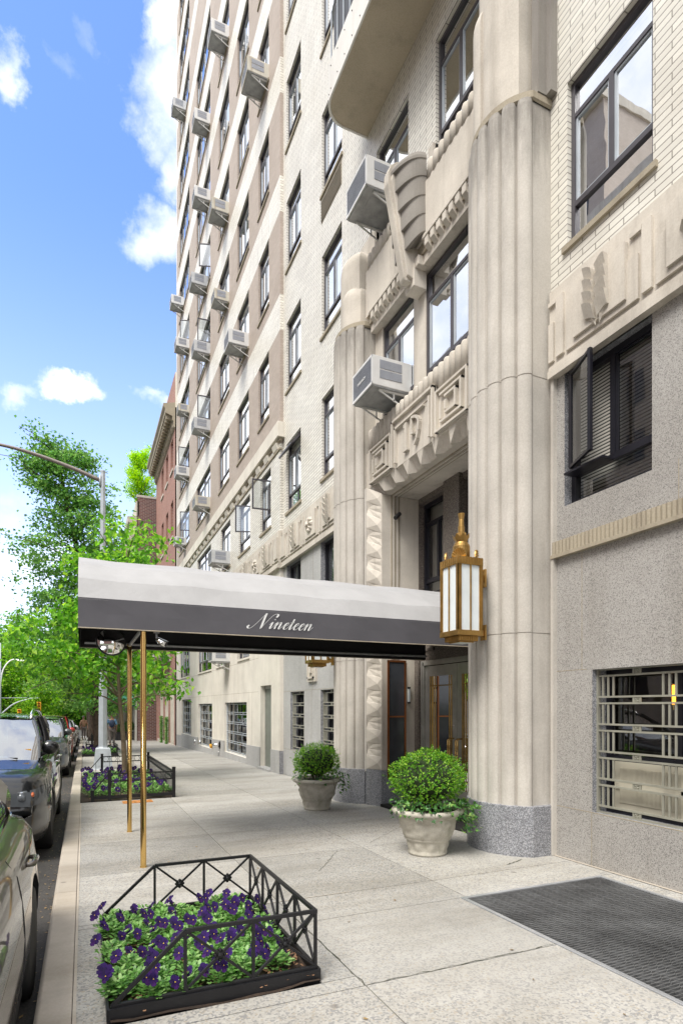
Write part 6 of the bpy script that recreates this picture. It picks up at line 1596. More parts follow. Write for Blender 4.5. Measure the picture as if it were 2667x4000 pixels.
# tall ginkgo
r = random.Random(8); lm = []
for k in range(84):
    st = .16+.82*k/84; z = st*14.5; a = r.uniform(0, 6.28); L_ = r.uniform(1.1, 2.2)*(1.25 if 3 < z < 9 else 1)*(1.0 if z < 10.5 else .75)
    if r.random() < .12: L_ *= .5
    lm.append((st, [(math.cos(a)*L_*.5, math.sin(a)*L_*.5, .22), (math.cos(a)*L_, math.sin(a)*L_, .25+r.uniform(-.1, .35))], .035))
lm += [(.97, [(-.5, 0, .5), (-1.4, 0, .9)], .03), (.86, [(-1.2, 0, .5), (-2.3, 0, .6)], .03), (.60, [(1.4, 0, -.1), (2.4, 0, -.4)], .035), (.55, [(-1.2, 0, .1), (-2.2, 0, .2)], .035)]
grow(5, [(.56, 26, gz(26)), (.50, 26, 2), (.25, 26, 5), (-.25, 26, 8), (-.75, 26, 10.4), (-.95, 26, 12.0)], .19, lm, dict(n=31000, l=.12, clump=.24, spread=1.15, droop=-.3, w=.9, flat=.45), 'ginkgo_tree', 'tall narrow ginkgo with layered blue green foliage rising behind the curved lamp arm', 'tree', 'bark', 'gink_leaf', 'street trees')
# leaning tree farther along the kerb
r = random.Random(4); lm = [(.5, [(-.7, 0, 2.0), (-1.5, 0, 2.3), (-2.7, 0, 2.4), (-4.2, -.5, 3.6)], .13), (.6, [(.6, .5, 1.5), (1.4, .5, 3)], .08)]
for k in range(34):
    a = r.uniform(0, 6.28); L_ = r.uniform(1.5, 3.2); lm.append((r.uniform(.55, 1), [(math.cos(a)*L_*.5, math.sin(a)*L_*.5, .5), (math.cos(a)*L_, math.sin(a)*L_, r.uniform(-.2, 1.2))], .04))
grow(6, [(.5, 44, gz(44)), (.45, 44, 1.5), (.2, 44, 4), (-.1, 44, 6.5), (-.4, 44, 8.5)], .22, lm, dict(n=16000, l=.17, clump=.30, spread=1.4, droop=-.5, w=.7, flat=.6, zmin=2.6), 'leaning_tree', 'dark trunked street tree with a limb bent out over the road beyond the ginkgo', 'tree', 'bark', 'tree_leaf', 'street trees')
r = random.Random(14); lm = []
for k in range(30):
    a = r.uniform(0, 6.28); L_ = r.uniform(1.5, 3.0); lm.append((r.uniform(.35, 1), [(math.cos(a)*L_*.5, math.sin(a)*L_*.5, .5), (math.cos(a)*L_, math.sin(a)*L_, r.uniform(-.2, 1.0))], .04))
grow(9, [(.4, 54, gz(54)), (.3, 54, 2), (.0, 54, 5), (.0, 54, 7)], .16, lm, dict(n=12000, l=.18, clump=.32, spread=1.4, droop=-.5, w=.7, zmin=2.4), 'distant_street_tree', 'slender dark trunked street tree near the street corner', 'tree', 'bark', 'park_leaf', 'street trees')
# park trees beyond the corner
def park_tree(seed, h, rad, leafm, name):
    r = random.Random(seed); lm = []
    for k in range(60):
        st = r.uniform(.12, .98); a = r.uniform(0, 6.28); prof_ = math.sin(math.pi*min(1, max(.12, .25+st*.72)))**.6; L_ = rad*prof_*r.uniform(.55, 1.0)
        lm.append((st, [(math.cos(a)*L_*.5, math.sin(a)*L_*.5, .3), (math.cos(a)*L_, math.sin(a)*L_, r.uniform(-1.2, .8))], .07))
    return grow(seed, [(0, 0, 0), (.1, 0, h*.3), (-.1, .1, h*.65), (0, 0, h)], .28, lm, dict(n=15000, l=.30, clump=.42, spread=2.0, droop=-.4, w=.75, flat=.55), name, None, 'tree', 'bark', leafm, None, twigs=5)
pp = {'g': park_tree(31, 13, 4.5, 'park_leaf', 'park_tree'), 'y': park_tree(32, 11, 4.6, 'park_leaf_y', 'park_tree')}
spots = [('y', -9.5, 84, 1.0, 'bright yellow green park tree beyond the corner, at the left edge'), ('g', -12.5, 92, 1.25, 'tall dark green park tree at the far left behind the bright one'),
         ('y', -4.8, 80, .72, 'low feathery bright green park tree above the parked cars'), ('g', -6.5, 90, 1.05, 'dark green park tree behind the traffic signals'),
         ('g', -1.5, 86, .95, 'dense green park tree right of the traffic signals'), ('y', -15.5, 80, 1.15, 'bright park tree past the left edge of the street'),
         ('g', 3.0, 92, 1.15, 'green park tree at the end of the sidewalk'), ('g', -9.5, 104, 1.4, 'tallest dark park tree in the back row'), ('y', -3.5, 102, 1.2, 'yellow green tree in the back row of the park'), ('g', 7.5, 98, 1.2, 'green park tree partly behind the stone house'), ('g', -1.2, 98, 1.35, 'tall green tree in the back row near the middle')]
seen = set()
for k, x, y, s, lab in spots:
    o = pp[k] if k not in seen else copy_tree(pp[k]); seen.add(k); o.location = (x, y, -1.9); o.scale = (s,)*3; o.rotation_euler.z = x*1.7; tag(o, lab, 'tree', 'park trees beyond the corner')
r = random.Random(77); mb = MB().mat('park_leaf')
for i in range(22000):
    x = r.uniform(-34, 14); y = r.gauss(112, 3); z = -2+abs(r.gauss(0, 1))*5.5; 
    if z > 13+3*noise.noise((x*.15, 0, 0)): z = r.uniform(-2, 10)
    q = Vector((x, y, z)); d = rdir(r); add_leaf(mb, q, d, (Vector((0,-.5,1))+rdir(r)*.7).normalized(), .75, .55, .1)
tag(mb.build('park_wood', recalc=False), 'mass of dark green park foliage closing the far end of the street', 'wood', kind='stuff')
# bright tree on the roof terrace
r = random.Random(15); lm = []
for k in range(40):
    a = r.uniform(0, 6.28); st = r.uniform(.15, 1); L_ = r.uniform(.6, 1.25)*(1.1-.5*st); lm.append((st, [(math.cos(a)*L_*.5, math.sin(a)*L_*.5, .4), (math.cos(a)*L_, math.sin(a)*L_, 1.0)], .03))
grow(12, [(3.75, 43.6, 15.25), (3.7, 43.6, 16.5), (3.75, 43.6, 18), (3.75, 43.6, 19.0)], .08, lm, dict(n=9000, l=.14, clump=.15, spread=.8, droop=.3, w=.55, flat=.8), 'roof_tree', 'vivid yellow green tree growing on the roof of the far brick house', 'tree', 'bark_l', 'lime_leaf')

# ------------------------------------------------------------------ lamp post, signals
t = thing('street_lamp', 'tall tapered grey octagonal street lamp post with a long brown arm curving over the road', 'street lamp', (.50, 17.9, gz(17.9)))
mb = MB().mat('pole'); g0 = gz(17.9)
mb.tube([(.5, 17.9, g0+.60), (.5, 17.9, 8.25)], [.118, .062], 8); mb.tube([(.5, 17.9, 8.25), (.5, 17.9, 8.30)], [.07, .07], 8); mb.tube([(.5, 17.9, g0+.58), (.5, 17.9, g0+.63)], [.16, .135], 8); mb.build('shaft', t)
mb = MB().mat('pole'); mb.add([(.5+sx*a, 17.9+sy*a, g0+z) for a, z in ((.27, 0), (.255, .03), (.25, .05), (.19, .58), (.17, .60)) for sx, sy in ((-1,-1),(1,-1),(1,1),(-1,1))], [(k*4+i, k*4+(i+1) % 4, (k+1)*4+(i+1) % 4, (k+1)*4+i) for k in range(4) for i in range(4)]+[(16,17,18,19)])
o = mb.build('base_box', t, bevel=.012); k = MB().mat('pole'); k.add([(.5-.15, 17.9-.251, g0+.10), (.5+.15, 17.9-.251, g0+.10), (.5+.13, 17.9-.212, g0+.48), (.5-.13, 17.9-.212, g0+.48), (.5-.15, 17.9-.24, g0+.10), (.5+.15, 17.9-.24, g0+.10), (.5+.13, 17.9-.20, g0+.48), (.5-.13, 17.9-.20, g0+.48)], [(0,1,2,3), (0,4,5,1), (3,2,6,7), (0,3,7,4), (1,5,6,2)]); k.build('hatch', o)
mb = MB().mat('arm'); mb.smooth = True; mb.tube(catmull3([(.42, 17.9, 8.02), (-.3, 17.9, 8.25), (-1.2, 17.9, 8.47), (-2.0, 17.9, 8.58), (-3.0, 17.9, 8.6)], 6), [.062-.001*i for i in range(25)], 8); mb.mat('pole').box(.40, .45, 17.84, 17.96, 7.85, 8.15); mb.build('arm', t)
mb = MB().mat('pole'); mb.smooth = True; mb.ball((-3.4, 17.9, 8.58), .45, 12, (1, .35, .2)); mb.build('luminaire', t)
def far_lamp():
    t = thing('corner_lamp', 'distant white curved arm street lamp and signal mast at the corner', 'street lamp', (-8.9, 78, -1.4))
    mb = MB().mat('pole'); mb.smooth = True; mb.tube([(-8.9, 78, -1.6), (-8.9, 78, 9)], [.16, .12], 10); mb.build('shaft', t)
    mb = MB().mat('white_cap'); mb.smooth = True; mb.tube(catmull3([(-8.9, 78, 3.6), (-8.6, 78, 5.8), (-7.8, 78, 7.0), (-6.9, 78, 7.1)], 6), .07, 8); mb.ball((-6.7, 78, 7.0), .5, 10, (1, .4, .25)); mb.build('arm', t)
    mb = MB().mat('pole'); mb.tube(catmull3([(-8.9, 78, .6), (-7.5, 78, 1.9), (-5.9, 78, 2.5), (-4.9, 78, 2.6)], 5), .08, 8); mb.tube([(-8.9, 78, 2.6), (-4.9, 78, 2.65)], .03, 6); mb.build('mast_arm', t)
far_lamp()
for x, z, lab in ((-4.85, 1.6, 'yellow traffic signal at the tip of the mast arm beyond the cars'), (-6.9, .75, 'yellow traffic signal nearer the mast beyond the cars')):
    t = thing('traffic_signal', lab, 'traffic light', (x, 78, z), 'traffic signals at the corner')
    mb = MB().mat('yellow'); mb.box(x-.22, x+.22, 77.8, 78.1, z-.55, z+.55); mb.build('housing', t, bevel=.04)
    for k in range(3):
        h = MB().mat('yellow'); h.lathe([(.15, 0), (.15, .22)], n=10, ang=(0, math.pi)); h.v = [(x+a, 77.8-c, z+.35-.35*k+b) for a, b, c in h.v]; h.build('visor', t)
    l = MB().mat('redlamp'); 
    for k in range(3): l.tube([(x, 77.79, z+.35-.35*k), (x, 77.81, z+.35-.35*k)], .12, 10)
    l.build('lens', t)

# ------------------------------------------------------------------ green awning, railings and tubs farther on
t = thing('green_awning', 'green canvas entrance awning lettered ELEVEN reaching over the far sidewalk', 'awning', (2.2, 44, -.9))
mb = MB().mat('green_cv'); ya, yb = 43.2, 45.4; x0, x1 = .2, 4.35; gp = [(0, 1.93), (.4, 2.28), (1.1, 2.42), (1.8, 2.28), (2.2, 1.93)]
mb.add([(x, ya+dy, z) for x in (x0, x1) for dy, z in gp], [(k, k+1, 6+k, 5+k) for k in range(4)]+[(0,1,2,3,4)]); mb.build('canopy', t, recalc=False)
mb = MB().mat('green_dk'); mb.quad((x0, ya, 1.93), (x1, ya, 1.93), (x1, ya, 1.60), (x0, ya, 1.60)); mb.quad((x0, yb, 1.93), (x1, yb, 1.93), (x1, yb, 1.60), (x0, yb, 1.60)); mb.quad((x0, ya, 1.93), (x0, yb, 1.93), (x0, yb, 1.6), (x0, ya, 1.6)); mb.build('valance', t, recalc=False)
for y in (43.3, 45.3): mb = MB().mat('brass'); mb.tube([(.7, y, gz(y)), (.7, y, 1.95)], .03, 10); mb.build('pole', t)
def text_obj(body, size, mat_, parent, mtx, shear=0, ext=.003):
    cu = bpy.data.curves.new('txt', 'FONT'); cu.body = body; cu.size = size; cu.extrude = ext; cu.shear = shear; cu.offset = size*.012
    tmp = bpy.data.objects.new('t', cu); COL.objects.link(tmp); bpy.context.view_layer.update()
    me = bpy.data.meshes.new_from_object(tmp.evaluated_get(bpy.context.evaluated_depsgraph_get())); bpy.data.objects.remove(tmp)
    me.materials.clear(); me.materials.append(M[mat_]); me.transform(mtx); o = bpy.data.objects.new('lettering', me); COL.objects.link(o); o.parent = parent; o.location = -parent.location; return o
text_obj('ELEVEN', .30, 'text_w', t, Matrix.Translation((1.95, ya-.01, 1.66)) @ Matrix.Rotation(R(90), 4, 'X'), .35)
t = thing('area_railing', 'black iron railing in front of the stone porch beneath the green awning', 'railing', (2.8, 45, -.9))
mb = MB().mat('iron')
for k in range(24): x = 2.0+k*.11; mb.bar((x, 45.0, gz(45)), (x, 45.0, gz(45)+.95), .02)
for z in (.08, .95, .8): mb.bar((2.0, 45.0, gz(45)+z), (4.6, 45.0, gz(45)+z), .035)
mb.build('bars', t)
mb = MB().mat('iron')
for k in range(8): mb.bar((3.0+k*.18, 42.9, gz(43)), (3.0+k*.18, 42.9, gz(43)+.95), .02)
mb.bar((3.0, 42.9, gz(43)+.95), (4.5, 42.9, gz(43)+.95), .035); mb.build('side_bars', t)
for k, (x, s) in enumerate(((2.35, .55), (2.95, .8))):
    t = thing('planter_tub', ('left' if k == 0 else 'right')+' of two dark square tubs before the stone porch', 'planter', (x, 44.2, gz(44)), 'dark tubs by the porch')
    mb = MB().mat('plastic'); mb.prism([(x-.24, 43.96), (x+.24, 43.96), (x+.24, 44.44), (x-.24, 44.44)], gz(44), gz(44)+.55); mb.box(x-.27, x+.27, 43.93, 44.47, gz(44)+.52, gz(44)+.58); mb.build('tub', t)
    r = random.Random(50+k); t = thing('topiary', ('smaller loose' if k == 0 else 'larger round')+' green shrub in a dark tub under the green awning', 'shrub', (x, 44.2, gz(44)+.55), 'shrubs in tubs by the porch')
    mb = MB().mat('ivy_leaf')
    for i in range(2200):
        u = rdir(r)*r.uniform(.7, 1.05)*s*.5; add_leaf(mb, Vector((x, 44.2, gz(44)+.6+s*.45))+u, rdir(r), u.normalized(), .06, .04)
    mb.build('foliage', t, recalc=False); mb = MB().mat('bark'); mb.tube([(x, 44.2, gz(44)+.5), (x, 44.2, gz(44)+.9)], .03, 6); mb.build('stem', t)
for k, y in enumerate((35.0, 37.4)):
    r = random.Random(80+k); t = thing('climbing_plant', ('nearer' if k == 0 else 'farther')+' dark narrow evergreen standing in an arch of the red brick house', 'shrub', (4.4, y, -.7), 'evergreens in the brick arches')
    mb = MB().mat('gink_leaf')
    for i in range(1600): add_leaf(mb, Vector((4.38+r.gauss(0, .05), y+r.gauss(0, .10), r.uniform(-.75, 1.0))), rdir(r), Vector((-1, 0, .3)), .06, .045)
    mb.build('foliage', t, recalc=False); mb = MB().mat('bark'); mb.tube([(4.4, y, -.8), (4.4, y, .9)], .02, 6); mb.build('stem', t)

# ------------------------------------------------------------------ people
def skinned(name, verts, edges, radii, mat_, parent, root=0, sub=1):
    me = bpy.data.meshes.new(name); me.from_pydata([tuple(v) for v in verts], edges, []); me.materials.append(M[mat_])
    o = bpy.data.objects.new(name, me); COL.objects.link(o); o.parent = parent
    s = o.modifiers.new('skin', 'SKIN'); me.skin_vertices[0].data[root].use_root = True
    for i, q in enumerate(radii): me.skin_vertices[0].data[i].radius = (q, q) if not isinstance(q, tuple) else q
    s.use_smooth_shade = True; o.modifiers.new('sub', 'SUBSURF').levels = sub; o.modifiers['sub'].render_levels = sub; return o
def person(label, loc, rot, shirt, pants, stride=.20, pack=True):
    t = thing('person', label, 'person'); s = stride
    V = [(0,0,.93), (0,0,1.12), (0,0,1.34), (0,0,1.47), (0,0,1.54), (0,.01,1.64), (0,.01,1.72),
         (-.09,0,.88), (-.10,-s*.4,.50), (-.10,-s*.2+.02,.10), (-.10,-s*.2-.10,.05), (.09,0,.88), (.10,s*.25,.50), (.10,s,.14), (.10,s-.08,.05),
         (-.18,0,1.40), (-.24,.06,1.13), (-.23,-.05,.90), (-.23,-.09,.82), (.18,0,1.40), (.24,-.05,1.13), (.22,-.16,.93), (.22,-.2,.86)]
    E = [(0,1),(1,2),(2,3),(3,4),(4,5),(5,6),(0,7),(7,8),(8,9),(9,10),(0,11),(11,12),(12,13),(13,14),(2,15),(15,16),(16,17),(17,18),(2,19),(19,20),(20,21),(21,22)]
    Rr = [.13,(.14,.10),(.15,.11),.06,.055,.085,.07,.085,.058,.04,.035,.085,.058,.04,.035,.055,.042,.032,.028,.055,.042,.032,.028]
    body = skinned('body', V, E, Rr, 'skin', t)
    sv = [V[i] for i in (0,1,2,3,15,16,19,20)]; skinned('shirt', sv, [(0,1),(1,2),(2,3),(2,4),(4,5),(2,6),(6,7)], [.14,(.155,.12),(.17,.125),.075,.07,.055,.07,.055], shirt, t)
    pv = [V[i] for i in (0,7,8,9,11,12,13)]; skinned('trousers', pv, [(0,1),(1,2),(2,3),(0,4),(4,5),(5,6)], [.145,.098,.07,.055,.098,.07,.055], pants, t)
    h = MB().mat('hair'); h.smooth = True; h.ball((0, .02, 1.71), .098, 12, (.9, 1, .85)); h.build('hair', t)
    for p in (V[10], V[14]):
        f = MB().mat('plastic'); f.smooth = True; f.ball((p[0], p[1]-.01, .045), .1, 10, (.42, 1.2, .45)); f.build('shoe', t)
    for p in (V[18], V[22]):
        hb = MB().mat('skin'); c = Vector(p); hb.smooth = True; hb.ball(c+Vector((0, -.01, -.035)), .036, 8, (.5, .9, 1.1))
        for k in range(4): b = c+Vector((0, -.035+.018*k, -.06)); hb.tube([b, b+Vector((0, -.004, -.035)), b+Vector((.006, -.012, -.06+.006*abs(k-1.5)))], [.008, .0075, .005], 5)
        hb.tube([c+Vector((0,-.03,-.02)), c+Vector((0,-.055,-.045)), c+Vector((0,-.06,-.07))], [.009, .008, .006], 5); hb.build('hand', t)
    if pack:
        b = MB().mat('navy'); b.smooth = True; b.ball((0, .17, 1.22), .16, 12, (.95, .6, 1.35)); b.build('backpack', t)
    t.location = loc; t.rotation_euler.z = rot; return t
person('person walking away in a blue shirt with a dark backpack and grey trousers', (1.40, 34.0, gz(34)), math.pi, 'denim', 'trouser')
person('person in tan clothes standing far down the sidewalk by the parked cars', (.0, 47.5, gz(47.5)), .4, 'orange_cl', 'trouser', .05, False)
# ------------------------------------------------------------------ cars (front toward -Y, origin on the ground under the middle of the nose)
def lerp_tab(tab, y):
    if y <= tab[0][0]: return tab[0][1]
    for (a, va), (b, vb) in zip(tab, tab[1:]):
        if y <= b:
            t = (y-a)/(b-a); t = t*t*(3-2*t)*.5+t*.5; return va+(vb-va)*t
    return tab[-1][1]
def car(name, label, loc, L_, W_, H_, paint, top, belt, gh, wheels, detail=2, wr=.34, rail=False, group='cars parked along the kerb', roofm=None):
    """top: hood/belt/deck height by y; gh: (windscreen base y, roof front y, roof rear y, rear glass base y)"""
    t = thing(name, label, 'car', (0, 0, 0), group); hw = W_/2
    def wid(y):
        f = 1.0
        if y < .75: f -= .20*((.75-y)/.75)**2.2
        if y > L_-.7: f -= .16*((y-(L_-.7))/.7)**2.2
        return hw*f
    def half(y, z):
        zt = lerp_tab(top, y); w = wid(y)
        pts_ = [(.20, .86), (.27, .96), (.42, .995), (.60, 1.0), (.78, .985), (max(.80, zt-.10), .955), (max(.82, zt-.03), .90), (max(.84, zt), .80)]
        if z <= pts_[0][0]: return w*pts_[0][1]
        for (a, fa), (b, fb) in zip(pts_, pts_[1:]):
            if z <= b and b > a: return w*(fa+(fb-fa)*(z-a)/(b-a))
        return w*.80
    ys_ = sorted({0, .015, .05, .1, .18, .3, .45, .6, L_-.6, L_-.45, L_-.3, L_-.18, L_-.08, L_-.03, L_, *[.6+(L_-1.2)*k/22 for k in range(23)]})
    b = MB().mat(paint); b.smooth = True; vs = []; NS = 0
    for y in ys_:
        zt = lerp_tab(top, y); e = 0
        if y < .1: zt -= .05*(1-y/.1)
        zz_ = [.20, .27, .42, .60, .78, zt-.10, zt-.03, zt]
        zz_ = [min(z, zt-.02*(7-i)) for i, z in enumerate(zz_)]
        ring = [(half(y, z) if i < 7 else wid(y)*.80, z) for i, z in enumerate(zz_)]
        ring += [(wid(y)*.45, zt+.022), (0, zt+.030)]
        full = [(0, .20)]+ring+[(-x, z) for x, z in reversed(ring[:-1])]
        NS = len(full)
        yo = y+(.0 if y > .02 else 0)
        for x, z in full:
            # rounded nose and tail
            k = 0
            if y < .12: k = .10*(1-abs(z-.62)/.6)**2*0
            vs.append((x, yo, z))
    n = len(ys_); fs = [(i*NS+j, i*NS+(j+1) % NS, (i+1)*NS+(j+1) % NS, (i+1)*NS+j) for i in range(n-1) for j in range(NS)]
    fs += [tuple(range(NS)), tuple((n-1)*NS+j for j in reversed(range(NS)))]
    b.add(vs, fs); b.mats.append('plastic'); body = b.build('body', t)
    if detail > 0:
        cut = MB().mat('plastic')
        for wy in wheels:
            for s in (-1, 1):
                ring = [(wy+(wr+.055)*math.cos(R(a)), wr+(wr+.055)*math.sin(R(a))) for a in range(0, 360, 12)]
                cut.prism(ring, min(s*(hw-.30), s*(hw+.1)), max(s*(hw-.30), s*(hw+.1)), 'x')
        c = cut.build('cut'); 
        for p in c.data.polygons: p.material_index = 0
        c.data.materials.append(M['plastic'])
        for p in c.data.polygons: p.material_index = 1
        md = body.modifiers.new('b', 'BOOLEAN'); md.operation = 'DIFFERENCE'; md.object = c; md.solver = 'EXACT'
        bpy.context.view_layer.update()
        me = bpy.data.meshes.new_from_object(body.evaluated_get(bpy.context.evaluated_depsgraph_get())); body.modifiers.clear(); body.data = me; bpy.data.objects.remove(c)
    # greenhouse
    y0, y1, y2, y3 = gh
    zb = lambda y: lerp_tab(top, y)
    def side(s, u, v, off=0):       # u along, v up
        ya = y0+(y1-y0)*v; yb = y3+(y2-y3)*v; y = ya+(yb-ya)*u
        wb = wid(y)*.80-.0+off; wt = wid(y)*.66+off; z0_ = zb(y)-.005; zr = H_-.05-(.05*abs(2*u-1)**2)
        x = wb+(wt-wb)*v+.03*math.sin(math.pi*v); return Vector((s*x, y, z0_+(zr-z0_)*v))
    g = MB().mat('carglass'); g.smooth = True
    for s in (-1, 1):
        N1_, N2_ = 14, 5
        g.add([side(s, i/N1_, j/N2_) for i in range(N1_+1) for j in range(N2_+1)], [(i*(N2_+1)+j, (i+1)*(N2_+1)+j, (i+1)*(N2_+1)+j+1, i*(N2_+1)+j+1) for i in range(N1_) for j in range(N2_)])
    for u in (0, 1):
        N1_, N2_ = 8, 5; vv = []
        for i in range(N1_+1):
            q = -1+2*i/N1_
            for j in range(N2_+1):
                p = side(1, u, j/N2_); bow = (.10 if u == 0 else -.05)*(1-q*q); vv.append((p.x*q, p.y-bow, p.z+.02*(1-q*q)))
        g.add(vv, [(i*(N2_+1)+j, (i+1)*(N2_+1)+j, (i+1)*(N2_+1)+j+1, i*(N2_+1)+j+1) for i in range(N1_) for j in range(N2_)])
    g.build('glass', t, recalc=False)
    rf = MB().mat(roofm or paint); rf.smooth = True; N1_ = 12; vv = []
    for i in range(N1_+1):
        u = i/N1_
        for q in (-1, -.97, -.88, -.6, 0, .6, .88, .97, 1):
            p = side(1, u, 1, .012); v95 = side(1, u, .9, .012)
            z = p.z+.055*(1-abs(q)**3)-(.0 if abs(q) < 1 else .0); x = p.x*q
            if abs(q) == 1: x = v95.x*q; z = v95.z
            bow = (.10 if i == 0 else 0)*(1-q*q); vv.append((x, p.y-bow, z))
    rf.add(vv, [(i*9+j, (i+1)*9+j, (i+1)*9+j+1, i*9+j+1) for i in range(N1_) for j in range(8)]); rf.build('roof', t, recalc=False)
    mids = [(.36, 'plastic', .05), (.68, 'plastic', .05)]
    for s in (-1, 1):
        for u, m_, w_ in [(0.0, paint, .075), (1.0, paint, .12)]+mids:
            pl = MB().mat(m_); P_ = [side(s, u, j/5, .012) for j in range(6)]
            for a, c_ in zip(P_, P_[1:]): pl.bar(a, c_, .022, w_)
            pl.build('pillar', t)
        pl = MB().mat('chrome' if detail > 1 else 'plastic')
        P_ = [side(s, i/14, 0.015, .016) for i in range(15)]
        for a, c_ in zip(P_, P_[1:]): pl.bar(a, c_, .018, .02)
        pl.mat('plastic'); P_ = [side(s, i/14, .985, .014) for i in range(15)]
        for a, c_ in zip(P_, P_[1:]): pl.bar(a, c_, .02, .025)
        pl.build('window_trim', t)
    inn = MB().mat('plastic'); inn.box(-hw*.6, hw*.6, y1+.2, y3-.4, .5, zb((y1+y2)/2)-.02)
    for x in (-.38, .38): inn.box(x-.22, x+.22, y1+.55, y1+.75, .6, H_-.45); inn.box(x-.12, x+.12, y1+.58, y1+.68, H_-.45, H_-.25)
    inn.box(-hw*.7, hw*.7, y0+.1, y0+.5, .6, zb(y0)+.02); inn.build('seats', t)
    for wy in wheels:
        for s in (-1, 1):
            w = thing_child = MB().mat('rubber'); w.smooth = True
            pr = [(wr*.62, -.11), (wr*.9, -.112), (wr*.98, -.09), (wr, -.05), (wr, .05), (wr*.98, .09), (wr*.9, .112), (wr*.62, .11)]
            w.lathe(pr, n=32); w.v = [(s*(hw-.125)+c, wy+a, wr+bb) for a, bb, c in w.v]; wo = w.build('wheel', t)
            rr = MB().mat('rim'); rr.smooth = False; xo = s*(hw-.03)
            rr.lathe([(wr*.64, -.10), (wr*.66, .09), (wr*.60, .092), (wr*.58, .05)], n=28); 
            for k in range(5):
                a = k*2*math.pi/5; rr.add([(.03*math.cos(a+d_), .03*math.sin(a+d_), .07) for d_ in (-1, 1)]+[(wr*.62*math.cos(a+d_), wr*.62*math.sin(a+d_), .082) for d_ in (.13, -.13)]+[(wr*.62*math.cos(a), wr*.62*math.sin(a), .04), (0, 0, .03)], [(0,1,2,3), (0,3,4,5), (1,5,4,2)])
            rr.lathe([(.001, .085), (.05, .085), (.06, .07)], n=12); rr.mat('ac_dark').lathe([(.001, .0), (wr*.6, .0)], n=20)
            rr.v = [(s*(hw-.125)+s*c, wy+a, wr+bb) for a, bb, c in rr.v]; rr.build('rim', wo)
    # lamps, grille, plates, mirrors, handles
    def patch(y_a, y_b, z_a, z_b, mat_, nm, off=.006, sides=(1, -1), ny=8, nz=3, skew=0):
        for s in sides:
            p = MB().mat(mat_); p.smooth = True; vv = []
            for i in range(ny+1):
                y = y_a+(y_b-y_a)*i/ny
                for j in range(nz+1):
                    z = z_a+(z_b-z_a)*j/nz+skew*(y-y_a); vv.append((s*(half(y, z)+off), y-.0, z))
            p.add(vv, [(i*(nz+1)+j, (i+1)*(nz+1)+j, (i+1)*(nz+1)+j+1, i*(nz+1)+j+1) for i in range(ny) for j in range(nz)])
            if y_a < .05:
                xi = hw*.42; x1_ = half(0.0, (z_a+z_b)/2)+off
                p.add([(s*xi, -.012, z_a+.02), (s*x1_, -.012, z_a), (s*x1_, -.012, z_b), (s*xi, -.012, z_b-.03)], [(0,1,2,3)])
            p.build(nm, t)
    zh = lerp_tab(top, .1)
    patch(.0, .42, zh-.24, zh-.07, 'lens', 'headlight', skew=.10)
    patch(L_-.32, L_-.0, zh-.10, zh+.08, 'redlamp' if name != 'x' else 'lens', 'tail_lamp')
    gr_ = MB().mat('plastic'); gr_.box(-hw*.42, hw*.42, -.012, .02, zh-.30, zh-.06); gr_.box(-hw*.70, hw*.70, -.010, .02, .24, .42)
    gr_.mat('chrome')
    for k in range(3): gr_.box(-hw*.41, hw*.41, -.02, -.01, zh-.27+.07*k, zh-.255+.07*k)
    gr_.build('radiator_grille', t)
    if detail > 1:
        for s in (-1, 1):
            hl = MB().mat('chrome'); hl.smooth = True; hl.ball((s*hw*.70, .015, zh-.135), .062, 14, (1, .45, 1)); hl.mat('lens').ball((s*hw*.70, -.005, zh-.135), .048, 12, (1, .5, 1)); hl.mat('chrome').ball((s*hw*.56, .01, zh-.15), .045, 12, (1, .4, .9)); hl.mat('redlamp').ball((s*(half(.09, zh-.12)-.01), .10, zh-.12), .045, 10, (.5, 1.3, .8)); hl.build('projector_lamp', t)
    lp = MB().mat('white_cap'); lp.box(-.15, .15, -.022, -.012, .45, .57); lp.build('number_plate', t)
    for s in (-1, 1):
        fl = MB().mat('chrome'); fl.smooth = True; fl.ball((s*hw*.66, .0, .46), .085, 12, (1.2, .35, .75)); fl.mat('lens').ball((s*hw*.66, -.012, .46), .062, 10, (1.2, .35, .75)); fl.build('fog_lamp', t)
        mr = MB().mat(paint); mr.smooth = True; ym = y0+.42; zm = zb(ym)+.12; xm = half(ym, zb(ym))*1.0+.12
        mr.ball((s*xm, ym, zm), .125, 14, (.95, .62, .78)); mr.mat('plastic').tube([(s*(xm-.04), ym, zm-.06), (s*(xm-.16), ym+.02, zm-.12)], .03, 8); mr.build('wing_mirror', t)
        for yh in ((y1+1.62,) if name == 'parked_hatchback' else (y1+.65, y1+1.55)):
            if yh > L_-.7: continue
            z = zb(yh)-.17; x = half(yh, z); h_ = MB().mat('chrome' if detail < 2 or rail else paint); h_.smooth = True
            h_.tube([(s*(x+.0), yh-.11, z), (s*(x+.035), yh-.08, z), (s*(x+.038), yh+.08, z), (s*x, yh+.11, z)], [.012, .018, .018, .012], 8); h_.build('door_handle', t)
        sm = MB().mat('plastic')
        for ysn_ in (y0+.28, y1+1.05, y1+1.95):
            if ysn_ > L_-.8: continue
            zs_ = [.30+(zb(ysn_)-.33)*k/8 for k in range(9)]
            P_ = [(s*(half(ysn_, z)+.0015), ysn_+(.06*(k/8)), z) for k, z in enumerate(zs_)]
            for a, c_ in zip(P_, P_[1:]): sm.bar(a, c_, .005, .006)
        sm.mat('plastic'); 
        P_ = [(s*(half(y, .26)+.003), y, .24) for y in [wheels[0]+wr+.1+(wheels[1]-wheels[0]-2*wr-.2)*k/6 for k in range(7)]]
        for a, c_ in zip(P_, P_[1:]): sm.bar(a, c_, .02, .09)
        sm.build('side_trim', t)
